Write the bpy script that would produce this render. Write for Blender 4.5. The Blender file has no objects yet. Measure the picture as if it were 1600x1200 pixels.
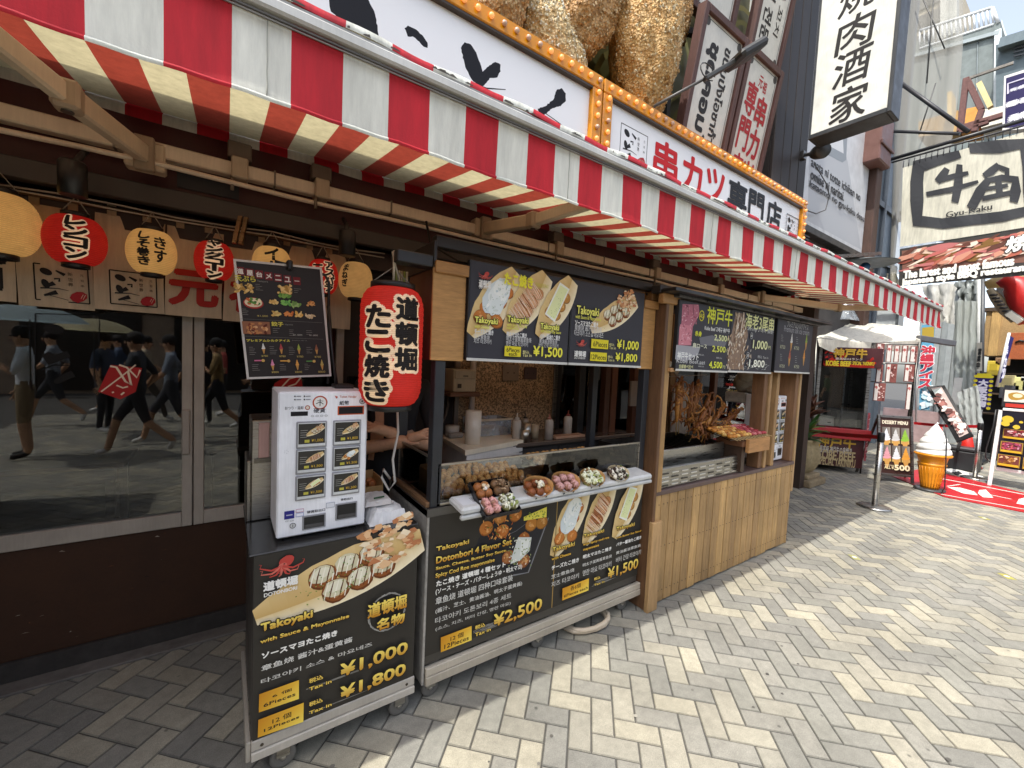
import bpy, math, random
from mathutils import Vector, Matrix
SC = bpy.context.scene
COL = SC.collection
rnd = random.Random(7)

# ---------------------------------------------------------------- camera
FPX, CAMH = 650.0, 1.60                       # focal length in photo pixels (1600 wide), eye height
PITCH, ROLL, AZ = map(math.radians, (3.24, 2.68, 55.4))
def _cam():
    f = Vector((0, math.cos(PITCH), -math.sin(PITCH))); r = Vector((1, 0, 0)); u = r.cross(f)
    r2 = r*math.cos(ROLL) + u*math.sin(ROLL); u2 = u*math.cos(ROLL) - r*math.sin(ROLL)
    ax = Vector((math.sin(AZ), math.cos(AZ), 0)); ay = Vector((-math.cos(AZ), math.sin(AZ), 0))
    w = lambda v: Vector((v.dot(ax), v.dot(ay), v.z))
    return w(r2), w(u2), w(f)
CR, CU, CF = _cam()
CO = Vector((0, 0, CAMH))
cd = bpy.data.cameras.new('camera'); cam = bpy.data.objects.new('camera', cd); COL.objects.link(cam)
cd.sensor_width = 36; cd.lens = 36*FPX/1600; cd.clip_start = .05; cd.clip_end = 500
cam.matrix_world = Matrix(((CR.x, CU.x, -CF.x, 0), (CR.y, CU.y, -CF.y, 0), (CR.z, CU.z, -CF.z, CAMH), (0, 0, 0, 1)))
SC.camera = cam
def ray(x, y): return CR*(x-800) - CU*(y-600) + CF*FPX
def onY(x, y, Y): d = ray(x, y); return CO + d*(Y/d.y)
def onX(x, y, X): d = ray(x, y); return CO + d*(X/d.x)
def onZ(x, y, Z=0): d = ray(x, y); return CO + d*((Z-CAMH)/d.z)

# ---------------------------------------------------------------- light
SUN = Vector((.50, .122, -1)).normalized()
w = bpy.data.worlds.new('World'); SC.world = w; w.use_nodes = True
nt = w.node_tree; bg = nt.nodes['Background']
sky = nt.nodes.new('ShaderNodeTexSky'); sky.sky_type = 'NISHITA'; sky.sun_disc = False
sky.sun_elevation = math.asin(-SUN.z); sky.sun_rotation = math.atan2(-SUN.x, -SUN.y); sky.air_density = 1; sky.dust_density = 3
hs = nt.nodes.new('ShaderNodeHueSaturation'); hs.inputs['Saturation'].default_value = .58
nt.links.new(sky.outputs[0], hs.inputs['Color']); nt.links.new(hs.outputs[0], bg.inputs[0]); bg.inputs[1].default_value = .15
sl = bpy.data.lights.new('sun', 'SUN'); sl.energy = 2.0; sl.angle = math.radians(.5); sl.color = (1, .97, .90)
so = bpy.data.objects.new('sun', sl); COL.objects.link(so); so.rotation_euler = SUN.to_track_quat('-Z', 'Y').to_euler(); so.location = (-4, -2, 12)
SC.view_settings.view_transform = 'Standard'; SC.view_settings.look = 'None'; SC.view_settings.gamma = 1
SC.view_settings.exposure = 1.38
SC.render.engine = 'CYCLES'; SC.cycles.max_bounces = 8; SC.cycles.transparent_max_bounces = 16; SC.cycles.caustics_reflective = False; SC.cycles.caustics_refractive = False
SC.cycles.use_denoising = True

# ---------------------------------------------------------------- materials
def hx(s):
    s = s.lstrip('#'); s = s if len(s) == 6 else ''.join(q+q for q in s); v = [int(s[i:i+2], 16)/255 for i in (0, 2, 4)]
    return tuple((c/12.92 if c <= .04045 else ((c+.055)/1.055)**2.4) for c in v)
def C(c):
    return hx(c) if isinstance(c, str) else c
def mul(c, k): c = C(c); return tuple(min(1, x*k) for x in c)
def mix(a, b, t): a, b = C(a), C(b); return tuple(x*(1-t)+y*t for x, y in zip(a, b))
def vary(c, a=.1): k = 1 + rnd.uniform(-a, a); return mul(c, k)
MATS = {}
def N(nt, t, **kw):
    n = nt.nodes.new(t)
    for k, v in kw.items():
        if k in n.inputs: n.inputs[k].default_value = v
        else: setattr(n, k, v)
    return n
def mat(name):
    if name in MATS: return MATS[name]
    m = bpy.data.materials.new(name); m.use_nodes = True; nt = m.node_tree; L = nt.links.new
    bs = nt.nodes['Principled BSDF']; out = nt.nodes['Material Output']
    at = N(nt, 'ShaderNodeAttribute', attribute_name='Col')
    tc = N(nt, 'ShaderNodeTexCoord'); co = tc.outputs['Object']
    def scl(v):
        mp = N(nt, 'ShaderNodeMapping'); mp.inputs['Scale'].default_value = v; L(co, mp.inputs['Vector']); return mp.outputs[0]
    def noise(vec, scale, detail=4, rough=.55):
        n = N(nt, 'ShaderNodeTexNoise'); n.inputs['Scale'].default_value = scale; n.inputs['Detail'].default_value = detail; n.inputs['Roughness'].default_value = rough
        L(vec, n.inputs['Vector']); return n.outputs['Fac']
    def rng(f, a, b, lo=.3, hi=.7):
        r = N(nt, 'ShaderNodeMapRange'); r.inputs['From Min'].default_value = lo; r.inputs['From Max'].default_value = hi
        r.inputs['To Min'].default_value = a; r.inputs['To Max'].default_value = b; L(f, r.inputs['Value']); return r.outputs[0]
    def times(c, f):
        v = N(nt, 'ShaderNodeVectorMath', operation='SCALE'); L(c, v.inputs[0]); L(f, v.inputs['Scale']); return v.outputs[0]
    def math2(op, a, b):
        v = N(nt, 'ShaderNodeMath', operation=op)
        for i, q in enumerate((a, b)):
            if isinstance(q, (int, float)): v.inputs[i].default_value = q
            else: L(q, v.inputs[i])
        return v.outputs[0]
    def bump(f, s, d=.002):
        b = N(nt, 'ShaderNodeBump'); b.inputs['Strength'].default_value = s; b.inputs['Distance'].default_value = d; L(f, b.inputs['Height']); L(b.outputs[0], bs.inputs['Normal'])
    colr = at.outputs['Color']; R = .8
    if name == 'print':
        R = .5; bs.inputs['Specular IOR Level'].default_value = .22
    elif name == 'matte':
        f = noise(co, 5); g = noise(co, 60, 2)
        colr = times(times(colr, rng(f, .84, 1.14)), rng(g, .92, 1.08)); R = .82; bump(g, .15)
    elif name == 'satin':
        f = noise(co, 7); g = noise(scl((40, 40, 4)), 3, 3)
        colr = times(times(colr, rng(f, .88, 1.1)), rng(g, .94, 1.05)); L(rng(f, .34, .55), bs.inputs['Roughness']); R = None
    elif name == 'gloss':
        f = noise(co, 9); colr = times(colr, rng(f, .92, 1.06)); L(rng(f, .1, .26), bs.inputs['Roughness']); R = None
    elif name == 'metal':
        f = noise(scl((2, 2, 30)), 4); bs.inputs['Metallic'].default_value = 1; colr = times(colr, rng(f, .75, 1.1)); L(rng(f, .22, .45), bs.inputs['Roughness']); R = None
    elif name in ('wood_upright', 'wood_level'):
        v = (16, 16, 1.6) if name == 'wood_upright' else (1.6, 16, 16)
        f = noise(scl(v), 3, 6, .65); g = noise(scl(tuple(x*5 for x in v)), 3, 3); h = noise(co, 2.2, 3)
        colr = times(times(times(colr, rng(f, .74, 1.16)), rng(g, .86, 1.10)), rng(h, .78, 1.12)); R = .62; bump(f, .35, .003)
    elif name in ('fabric', 'cloth'):
        f = noise(scl((9, 9, 1.2)), 3, 5, .7); g = noise(co, 2.5, 3); h = noise(co, 160, 1)
        colr = times(times(colr, rng(f, .76, 1.06)), rng(g, .9, 1.06)); R = .75; bump(math2('ADD', math2('MULTIPLY', h, .25), g), .3, .006 if name == 'cloth' else .012)
        tr = N(nt, 'ShaderNodeBsdfTranslucent'); ms = N(nt, 'ShaderNodeMixShader'); ms.inputs[0].default_value = .5 if name == 'fabric' else .2
        L(colr, tr.inputs['Color']); L(bs.outputs[0], ms.inputs[1]); L(tr.outputs[0], ms.inputs[2]); L(ms.outputs[0], out.inputs['Surface'])
    elif name == 'paper':
        wv = N(nt, 'ShaderNodeTexWave', wave_type='BANDS', bands_direction='Z'); wv.inputs['Scale'].default_value = 42; wv.inputs['Distortion'].default_value = .4; L(co, wv.inputs['Vector'])
        f = noise(co, 25, 3); colr = times(times(colr, rng(wv.outputs['Fac'], .86, 1.05, 0, 1)), rng(f, .9, 1.06)); R = .7; bump(wv.outputs['Fac'], .5, .004)
        tr = N(nt, 'ShaderNodeBsdfTranslucent'); ms = N(nt, 'ShaderNodeMixShader'); ms.inputs[0].default_value = .3
        L(colr, tr.inputs['Color']); L(bs.outputs[0], ms.inputs[1]); L(tr.outputs[0], ms.inputs[2]); L(ms.outputs[0], out.inputs['Surface'])
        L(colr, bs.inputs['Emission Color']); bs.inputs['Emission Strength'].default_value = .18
    elif name == 'bulb':
        L(colr, bs.inputs['Emission Color']); bs.inputs['Emission Strength'].default_value = .22; R = .2
    elif name == 'stone':
        f = noise(co, 14, 6, .7); g = noise(co, 3, 3); colr = times(times(colr, rng(f, .7, 1.2)), rng(g, .85, 1.1)); R = .9; bump(f, .6, .006)
    elif name == 'paver':
        f = noise(co, 260, 2, .7); g = noise(co, 2.2, 4); h = noise(co, 24, 4, .7); q = noise(co, 900, 1)
        colr = times(times(times(times(colr, rng(f, .76, 1.2)), rng(g, .80, 1.10)), rng(h, .82, 1.10)), rng(q, .85, 1.15)); R = .88; bump(math2('ADD', f, math2('MULTIPLY', h, .5)), .35, .0016)
        sp = N(nt, 'ShaderNodeTexVoronoi'); sp.inputs['Scale'].default_value = 7; L(co, sp.inputs['Vector'])
        spots = rng(sp.outputs['Distance'], .45, 1, .035, .075); pick = rng(sp.outputs['Color'], 1, 0, .30, .32)
        k = math2('MAXIMUM', spots, pick); colr = times(colr, k)
    elif name == 'speckle':
        f = noise(co, 70, 3, .8); g = noise(co, 6, 3)
        colr = times(times(colr, rng(f, .3, 1.5, .42, .58)), rng(g, .8, 1.15)); R = .6
    elif name == 'crumb':
        vo = N(nt, 'ShaderNodeTexVoronoi'); vo.inputs['Scale'].default_value = 55; L(co, vo.inputs['Vector'])
        f = noise(co, 40, 4, .7); colr = times(times(colr, rng(vo.outputs['Distance'], 1.25, .8, 0, .75)), rng(f, .82, 1.2)); R = .55; bump(math2('ADD', f, vo.outputs['Distance']), 1, .012)
    elif name == 'food':
        f = noise(co, 60, 4, .65); g = noise(co, 220, 3, .7); colr = times(times(colr, rng(f, .6, 1.25)), rng(g, .8, 1.15)); R = .5; bump(math2('ADD', f, g), .6, .003)
    elif name == 'rust':
        f = noise(co, 18, 6, .7); g = noise(scl((30, 30, 3)), 2, 4); colr = times(times(colr, rng(f, .6, 1.1)), rng(g, .8, 1.1)); R = .6
    elif name in ('glass', 'clear_film'):
        nt.nodes.remove(bs); gl = N(nt, 'ShaderNodeBsdfGlossy'); gl.inputs['Roughness'].default_value = .0 if name == 'glass' else .12
        tr = N(nt, 'ShaderNodeBsdfTransparent'); tr.inputs[0].default_value = (.86, .88, .87, 1) if name == 'glass' else (.9, .92, .93, 1)
        fr = N(nt, 'ShaderNodeFresnel'); fr.inputs['IOR'].default_value = 1.5; ms = N(nt, 'ShaderNodeMixShader')
        L(math2('MULTIPLY', fr.outputs[0], 1.6 if name == 'glass' else 2.5), ms.inputs[0]); L(tr.outputs[0], ms.inputs[1]); L(gl.outputs[0], ms.inputs[2]); L(ms.outputs[0], out.inputs['Surface'])
        if name == 'clear_film':
            df = N(nt, 'ShaderNodeBsdfDiffuse'); df.inputs[0].default_value = (.75, .8, .84, 1); m2 = N(nt, 'ShaderNodeMixShader'); f = noise(co, 6, 4)
            L(rng(f, .05, .45), m2.inputs[0]); L(ms.outputs[0], m2.inputs[1]); L(df.outputs[0], m2.inputs[2]); L(m2.outputs[0], out.inputs['Surface'])
            bp = N(nt, 'ShaderNodeBump'); bp.inputs['Strength'].default_value = 1; bp.inputs['Distance'].default_value = .05; L(f, bp.inputs['Height']); L(bp.outputs[0], gl.inputs['Normal'])
        MATS[name] = m; return m
    elif name == 'net':
        nt.nodes.remove(bs); df = N(nt, 'ShaderNodeBsdfDiffuse'); L(colr, df.inputs[0]); tr = N(nt, 'ShaderNodeBsdfTransparent'); ms = N(nt, 'ShaderNodeMixShader'); ms.inputs[0].default_value = .6
        L(tr.outputs[0], ms.inputs[1]); L(df.outputs[0], ms.inputs[2]); L(ms.outputs[0], out.inputs['Surface']); MATS[name] = m; return m
    L(colr, bs.inputs['Base Color'])
    if R is not None: bs.inputs['Roughness'].default_value = R
    MATS[name] = m; return m

# ---------------------------------------------------------------- mesh builder
class MB:
    def __init__(s): s.v = []; s.f = []; s.c = []; s.m = []; s.sm = []; s.slots = []
    def slot(s, name):
        if name not in s.slots: s.slots.append(name)
        return s.slots.index(name)
    def face(s, idx, col, m='matte', smooth=False):
        s.f.append(tuple(idx)); s.c.append(col); s.m.append(s.slot(m)); s.sm.append(smooth)
    def add(s, vs): b = len(s.v); s.v.extend(tuple(x) for x in vs); return b
    def quad(s, a, b, c, d, col, m='matte'):
        i = s.add((a, b, c, d)); s.face((i, i+1, i+2, i+3), C(col), m)
    def box(s, x0, x1, y0, y1, z0, z1, col, m='matte', b=.0, M=None):
        col = C(col)
        x0, x1 = min(x0, x1), max(x0, x1); y0, y1 = min(y0, y1), max(y0, y1); z0, z1 = min(z0, z1), max(z0, z1)
        b = min(b, (x1-x0)*.4, (y1-y0)*.4, (z1-z0)*.4)
        X, Y, Z = (x0, x1), (y0, y1), (z0, z1); vs = []; ix = {}
        if b <= 1e-6:
            for i in (0, 1):
                for j in (0, 1):
                    for k in (0, 1): ix[i, j, k] = len(vs); vs.append((X[i], Y[j], Z[k]))
            fs = [(ix[0,0,0], ix[0,0,1], ix[0,1,1], ix[0,1,0]), (ix[1,0,0], ix[1,1,0], ix[1,1,1], ix[1,0,1]), (ix[0,0,0], ix[1,0,0], ix[1,0,1], ix[0,0,1]),
                  (ix[0,1,0], ix[0,1,1], ix[1,1,1], ix[1,1,0]), (ix[0,0,0], ix[0,1,0], ix[1,1,0], ix[1,0,0]), (ix[0,0,1], ix[1,0,1], ix[1,1,1], ix[0,1,1])]
        else:
            for i in (0, 1):
                for j in (0, 1):
                    for k in (0, 1):
                        p = [X[i], Y[j], Z[k]]; q = [b*(1-2*i), b*(1-2*j), b*(1-2*k)]
                        for a in range(3):   # vertex lying on face with normal axis a
                            t = [p[n] + (0 if n == a else q[n]) for n in range(3)]; ix[i, j, k, a] = len(vs); vs.append(t)
            fs = []
            for a in range(3):
                o = [n for n in range(3) if n != a]
                for sd in (0, 1):
                    cyc = []
                    for (p, q) in ((0, 0), (1, 0), (1, 1), (0, 1)):
                        t = [0, 0, 0]; t[a] = sd; t[o[0]] = p; t[o[1]] = q; cyc.append(ix[t[0], t[1], t[2], a])
                    fs.append(tuple(cyc))
            for a in range(3):       # edges along axis a
                o = [n for n in range(3) if n != a]
                for p in (0, 1):
                    for q in (0, 1):
                        t0 = [0, 0, 0]; t1 = [0, 0, 0]; t1[a] = 1
                        for t in (t0, t1): t[o[0]] = p; t[o[1]] = q
                        fs.append((ix[(*t0, o[0])], ix[(*t1, o[0])], ix[(*t1, o[1])], ix[(*t0, o[1])]))
            for i in (0, 1):
                for j in (0, 1):
                    for k in (0, 1): fs.append(tuple(ix[i, j, k, a] for a in range(3)))
            # orient outward
            c = Vector(((x0+x1)/2, (y0+y1)/2, (z0+z1)/2)); g = []
            for f in fs:
                P = [Vector(vs[n]) for n in f]; n = (P[1]-P[0]).cross(P[2]-P[0]); mid = sum(P, Vector())/len(P)
                g.append(f if n.dot(mid-c) > 0 else tuple(reversed(f)))
            fs = g
        if M is not None: vs = [M @ Vector(p) for p in vs]
        o = s.add(vs)
        for f in fs: s.face([o+n for n in f], col, m)
    def beam(s, p, q, w, h, col, m='matte', b=.0, up=(0, 0, 1)):
        p, q = Vector(p), Vector(q); d = (q-p); L = d.length; d.normalize(); up = Vector(up)
        if abs(d.dot(up)) > .99: up = Vector((0, 1, 0))
        sx = d.cross(up).normalized(); sz = sx.cross(d)
        M = Matrix(((d.x, sx.x, sz.x, p.x), (d.y, sx.y, sz.y, p.y), (d.z, sx.z, sz.z, p.z), (0, 0, 0, 1)))
        s.box(0, L, -w/2, w/2, -h/2, h/2, col, m, b, M)
    def tube(s, pts, r, col, m='satin', n=8, caps=True, closed=False):
        pts = [Vector(p) for p in pts]; col = C(col); rings = []; K = len(pts)
        rs = r if isinstance(r, (list, tuple)) else [r]*K
        pu = None
        for i, p in enumerate(pts):
            d = (pts[(i+1) % K]-pts[i-1]) if closed else (pts[min(i+1, K-1)]-pts[max(i-1, 0)])
            if d.length < 1e-9: d = Vector((0, 0, 1))
            d.normalize(); up = pu if pu is not None else (Vector((0, 0, 1)) if abs(d.z) < .9 else Vector((1, 0, 0)))
            a = d.cross(up)
            if a.length < 1e-6: a = d.orthogonal()
            a.normalize(); b = a.cross(d); pu = b
            o = s.add([p + (a*math.cos(2*math.pi*k/n) + b*math.sin(2*math.pi*k/n))*rs[i] for k in range(n)]); rings.append(o)
        for i in range(K if closed else K-1):
            A, B = rings[i], rings[(i+1) % K]
            for k in range(n): s.face((A+k, A+(k+1) % n, B+(k+1) % n, B+k), col, m, True)
        if caps and not closed:
            s.face([rings[0]+k for k in range(n)][::-1], col, m); s.face([rings[-1]+k for k in range(n)], col, m)
    def lathe(s, prof, c=(0, 0, 0), col='#888888', m='satin', n=20, M=None, cols=None):
        rings = []; c = Vector(c)
        for (r, z) in prof:
            P = [Vector((r*math.cos(2*math.pi*k/n), r*math.sin(2*math.pi*k/n), z)) for k in range(n)]
            rings.append(s.add([(M @ p if M is not None else p)+c for p in P]))
        for i in range(len(prof)-1):
            cc = C(cols[i] if cols else col)
            for k in range(n): s.face((rings[i]+k, rings[i]+(k+1) % n, rings[i+1]+(k+1) % n, rings[i+1]+k), cc, m, True)
        cc = C(cols[0] if cols else col)
        if prof[0][0] > 1e-6: s.face([rings[0]+k for k in range(n)][::-1], cc, m)
        if prof[-1][0] > 1e-6: s.face([rings[-1]+k for k in range(n)], C(cols[-1]) if cols else cc, m)
    def ball(s, c, r, col, m='food', n=10, k=6, j=0., M=None, colf=None):
        c = Vector(c); r = r if isinstance(r, (tuple, list)) else (r, r, r); rows = []
        for i in range(k+1):
            t = math.pi*i/k; row = []
            for q in range(n):
                a = 2*math.pi*q/n; e = 1+rnd.uniform(-j, j)
                p = Vector((r[0]*math.sin(t)*math.cos(a)*e, r[1]*math.sin(t)*math.sin(a)*e, -r[2]*math.cos(t)*e)); row.append((M @ p if M is not None else p)+c)
            if i in (0, k): rows.append([s.add([row[0]])]*n)
            else: o = s.add(row); rows.append([o+q for q in range(n)])
        for i in range(k):
            for q in range(n):
                cc = C(col) if colf is None else colf(i/k)
                idx = (rows[i][q], rows[i][(q+1) % n], rows[i+1][(q+1) % n], rows[i+1][q])
                idx = tuple(dict.fromkeys(idx)); s.face(idx, cc, m, True)
    def build(s, name, parent=None, label=None, cat=None, group=None, kind=None, loc=None):
        me = bpy.data.meshes.new(name); org = Vector(loc) if loc is not None else Vector()
        par = parent
        me.from_pydata([tuple(Vector(p)-org) for p in s.v] if loc is not None else s.v, [], s.f)
        for n in s.slots: me.materials.append(mat(n))
        me.polygons.foreach_set('material_index', s.m); me.polygons.foreach_set('use_smooth', s.sm)
        ca = me.color_attributes.new('Col', 'FLOAT_COLOR', 'CORNER'); buf = []
        for f, c in zip(s.f, s.c):
            if isinstance(c, list):
                for q in c: buf += (q[0], q[1], q[2], 1)
            else: buf += (c[0], c[1], c[2], 1)*len(f)
        ca.data.foreach_set('color', buf); me.update()
        o = bpy.data.objects.new(name, me); COL.objects.link(o)
        if loc is not None: o.location = org
        if par is not None:
            o.parent = par; o.matrix_parent_inverse = WORLD_INV[par.name]
        WORLD_INV[o.name] = Matrix.Translation(-org) if (loc is not None and par is None) else Matrix.Identity(4)
        tag(o, label, cat, group, kind); return o
WORLD_INV = {}
def tag(o, label=None, cat=None, group=None, kind=None):
    if label: o['label'] = label
    if cat: o['category'] = cat
    if group: o['group'] = group
    if kind: o['kind'] = kind
def thing(name, label, cat, loc=(0, 0, 0), group=None):
    o = bpy.data.objects.new(name, None); COL.objects.link(o); o.location = loc; o.empty_display_size = .1
    WORLD_INV[o.name] = Matrix.Translation(-Vector(loc)); tag(o, label, cat, group); return o
def sub(mb, name, part):          # a sub-part: part has an identity local matrix, so its parent's inverse is identity
    o = mb.build(name); o.parent = part; return o
def copy_thing(r, loc, rotz=0, label=None):
    def cp(o, par):
        c = o.copy(); COL.objects.link(c)
        if par is not None: c.parent = par; c.matrix_parent_inverse = o.matrix_parent_inverse.copy()
        for ch in [x for x in SC.objects if x.parent == o]: cp(ch, c)
        return c
    n = cp(r, None); n.location = loc; n.rotation_euler = (0, 0, rotz)
    if label: n['label'] = label
    return n

# ---------------------------------------------------------------- lettering and printed pictures on a flat plane
_G = {}
def glyphs(s):
    if s in _G: return _G[s]
    c = bpy.data.curves.new('lettering', 'FONT'); c.body = s; c.size = 1; c.resolution_u = 3
    o = bpy.data.objects.new('lettering', c); COL.objects.link(o)
    dg = bpy.context.evaluated_depsgraph_get(); me = bpy.data.meshes.new_from_object(o.evaluated_get(dg))
    vs = [(v.co.x, v.co.y) for v in me.vertices]; fs = [tuple(p.vertices) for p in me.polygons]
    bpy.data.objects.remove(o); bpy.data.curves.remove(c); bpy.data.meshes.remove(me)
    xs = [v[0] for v in vs] or [0, 1]; ys = [v[1] for v in vs] or [0, 1]
    _G[s] = (vs, fs, (min(xs), min(ys), max(xs), max(ys))); return _G[s]
class Plane:
    """a flat printed face: O lower-left corner, U and V unit vectors, N towards the viewer"""
    def __init__(s, mb, O, U, V, step=.00003, m='print'):
        s.mb = mb; s.O = Vector(O); s.U = Vector(U).normalized(); s.V = Vector(V).normalized(); s.N = s.U.cross(s.V).normalized(); s.d = step; s.l = 1; s.m = m
    def at(s, x, y):                                        # photo pixel -> (u, v) on this plane
        d = ray(x, y); p = CO + d*((s.O-CO).dot(s.N)/d.dot(s.N)); return ((p-s.O).dot(s.U), (p-s.O).dot(s.V))
    def P(s, u, v): return s.O + s.U*u + s.V*v + s.N*(s.l*s.d)
    def up(s): s.l += 1
    def poly(s, pts, col):
        i = s.mb.add([s.P(u, v) for u, v in pts])
        a = sum(pts[k-1][0]*pts[k][1]-pts[k][0]*pts[k-1][1] for k in range(len(pts)))
        idx = list(range(i, i+len(pts)))
        if isinstance(col, list): cc = [C(q) for q in col]
        else: cc = C(col)
        if a < 0:
            idx.reverse()
            if isinstance(cc, list): cc = cc[::-1]
        s.mb.face(idx, cc, s.m); s.up()
    def rect(s, u0, v0, u1, v1, col, col2=None):
        p = [(u0, v0), (u1, v0), (u1, v1), (u0, v1)]
        s.poly(p, col if col2 is None else [col, col2, col2, col])
    def ell(s, u, v, a, b, col, rot=0, n=14, j=0):
        c_, s_ = math.cos(rot), math.sin(rot); pts = []
        for k in range(n):
            t = 2*math.pi*k/n; e = 1+rnd.uniform(-j, j); x, y = a*math.cos(t)*e, b*math.sin(t)*e; pts.append((u+x*c_-y*s_, v+x*s_+y*c_))
        s.poly(pts, col)
    def stroke(s, pts, w, col):
        n = len(pts); ws = w if isinstance(w, (list, tuple)) else [w]*n; L = []; R = []
        for i, (x, y) in enumerate(pts):
            a = pts[max(i-1, 0)]; b = pts[min(i+1, n-1)]; dx, dy = b[0]-a[0], b[1]-a[1]; q = math.hypot(dx, dy) or 1
            L.append((x-dy/q*ws[i]/2, y+dx/q*ws[i]/2)); R.append((x+dy/q*ws[i]/2, y-dx/q*ws[i]/2))
        for i in range(n-1): s.poly([L[i], L[i+1], R[i+1], R[i]], col); s.l -= 1
        s.up()
    def raw(s, g, fx, col, grad=None, dx=0, dy=0):
        vs, fs, bb = g; pts = [fx(x, y) for x, y in vs]; b = s.mb.add([s.P(u+dx, v+dy) for u, v in pts])
        for f in fs:
            c = col
            if grad: c = [mix(grad[0], grad[1], max(0, min(1, (vs[k][1]-bb[1])/((bb[3]-bb[1]) or 1)))) for k in f]
            s.mb.face([b+k for k in f], c, s.m)
        s.up()
    def text(s, t, u0, v0, u1, v1, col, bold=0., line=0., lcol='#000000', lean=0., grad=None, rot=0):
        """ink of t fills the box u0..u1, v0..v1; bold and line are in metres"""
        g = glyphs(t); x0, y0, x1, y1 = g[2]; kx = (u1-u0)/((x1-x0) or 1); ky = (v1-v0)/((y1-y0) or 1); cu, cv = (u0+u1)/2, (v0+v1)/2; cr, sr = math.cos(rot), math.sin(rot)
        def fx(x, y):
            a = u0+(x-x0)*kx+lean*((y-y0)*ky-(v1-v0)/2); b = v0+(y-y0)*ky
            return (cu+(a-cu)*cr-(b-cv)*sr, cv+(a-cu)*sr+(b-cv)*cr)
        if line:
            for k in range(8): s.raw(g, fx, C(lcol), None, (bold+line)*math.cos(k*math.pi/4), (bold+line)*math.sin(k*math.pi/4))
        if bold:
            n = 6 if bold > .003 else 3
            for k in range(n): s.raw(g, fx, C(col), grad, bold*math.cos(k*2*math.pi/n+.3), bold*math.sin(k*2*math.pi/n+.3))
        s.raw(g, fx, C(col), grad)
    def T(s, t, bl, tr, col, bold=0., **k):                  # box given by two photo pixels: lower left and upper right of the ink
        u0, v0 = s.at(*bl); u1, v1 = s.at(*tr); s.text(t, u0, v0, u1, v1, col, bold, **k)
    def col_text(s, t, u, v0, v1, wd, col, bold=0., line=0., lcol='#000000', squash=1.):
        """characters stacked from v1 down to v0 around the axis u"""
        n = len(t); h = (v1-v0)/n
        passes = ([('line',)] if line else [])+[('ink',)]
        for ps in passes:
            for i, ch in enumerate(t):
                cv = v1-h*(i+.5); hh = h*.44*squash; ww = wd/2
                if ch in 'ーｰ':
                    ww, hh = wd*.09, h*.42
                    for (r, c) in (((bold+line), lcol),) if ps[0] == 'line' else ((bold, col),):
                        s.rect(u-ww-r, cv-hh-r, u+ww+r, cv+hh+r, c)
                    continue
                if ch in 'っょゃ': ww *= .7; hh *= .7
                g = glyphs(ch); x0, y0, x1, y1 = g[2]; kx = 2*ww/max(x1-x0, .62); ky = 2*hh/max(y1-y0, .62); mx, my = (x0+x1)/2, (y0+y1)/2
                fx = lambda x, y: (u+(x-mx)*kx, cv+(y-my)*ky)
                if ps[0] == 'line':
                    for k in range(16): s.raw(g, fx, C(lcol), None, (bold+line)*math.cos(k*math.pi/8), (bold+line)*math.sin(k*math.pi/8))
                else:
                    for k in range(6 if bold else 1): s.raw(g, fx, C(col), None, bold*math.cos(k*math.pi/3), bold*math.sin(k*math.pi/3))
# ================================================================ SETTING
# ---- herringbone pavement: bricks laid at 45 degrees to the shop front
def pavement():
    mb = MB(); m = 'paver'; W_, G_ = .0985, .0016
    mb.quad((-60, -60, -.006), (160, -60, -.006), (160, 60, -.006), (-60, 60, -.006), '#4c4a46', m)
    a45 = math.radians(-45); ca, sa = math.cos(a45), math.sin(a45); r = random.Random(3)
    light, grey = [hx('#9c9787'), hx('#979283'), hx('#a19b89'), hx('#8f8b7e')], [hx('#87857b'), hx('#838178'), hx('#8b887e'), hx('#807e76')]
    def brick(x0, y0, x1, y1):
        cx, cy = (x0+x1)/2*W_, (y0+y1)/2*W_
        X, Y = cx*ca-cy*sa, cx*sa+cy*ca
        if not (-3.2 < X < 22 and -7 < Y < 3.0): return
        if X > 9 and Y < -3: return
        a, b, c, d = x0*W_+G_, y0*W_+G_, x1*W_-G_, y1*W_-G_; dz = r.uniform(-.0008, .0008)
        col = r.choice(light if r.random() < .46 else grey); k = r.uniform(.93, 1.06); col = tuple(q*k for q in col); t = .004
        rot = lambda x, y, z: (x*ca-y*sa, x*sa+y*ca, z)
        o = mb.add([rot(a, b, -.004), rot(c, b, -.004), rot(c, d, -.004), rot(a, d, -.004), rot(a+t, b+t, dz), rot(c-t, b+t, dz), rot(c-t, d-t, dz), rot(a+t, d-t, dz)])
        dk = tuple(q*.62 for q in col)
        mb.face((o+4, o+5, o+6, o+7), col, m)
        for k in range(4): q = (k+1) % 4; mb.face((o+k, o+q, o+4+q, o+4+k), dk, m)
    for i in range(-190, 270):
        for j in range(-150, 150):
            bx, by = i+2*j, i-2*j
            X = (bx*ca-by*sa)*W_; Y = (bx*sa+by*ca)*W_
            if not (-3.6 < X < 22.4 and -7.4 < Y < 3.4): continue
            brick(bx, by, bx+2, by+1); brick(bx, by+1, bx+1, by+3)
    for _ in range(230):                                              # trodden gum and drip stains
        x, y = r.uniform(.2, 9), r.uniform(-.8, 2.6); q = r.uniform(.003, .011); n = r.randint(6, 9); o = len(mb.v); a0 = r.uniform(0, 6)
        mb.add([(x+q*r.uniform(.6, 1.3)*math.cos(a0+6.283*k/n)*1.2, y+q*r.uniform(.6, 1.2)*math.sin(a0+6.283*k/n), .0021) for k in range(n)]); mb.face(range(o, o+n), hx(r.choice(['#55524c', '#63605a', '#4a4742', '#6e6a62', '#8f8b80'])), 'matte')
    mb.build('pavement', kind='structure')
pavement()
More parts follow.
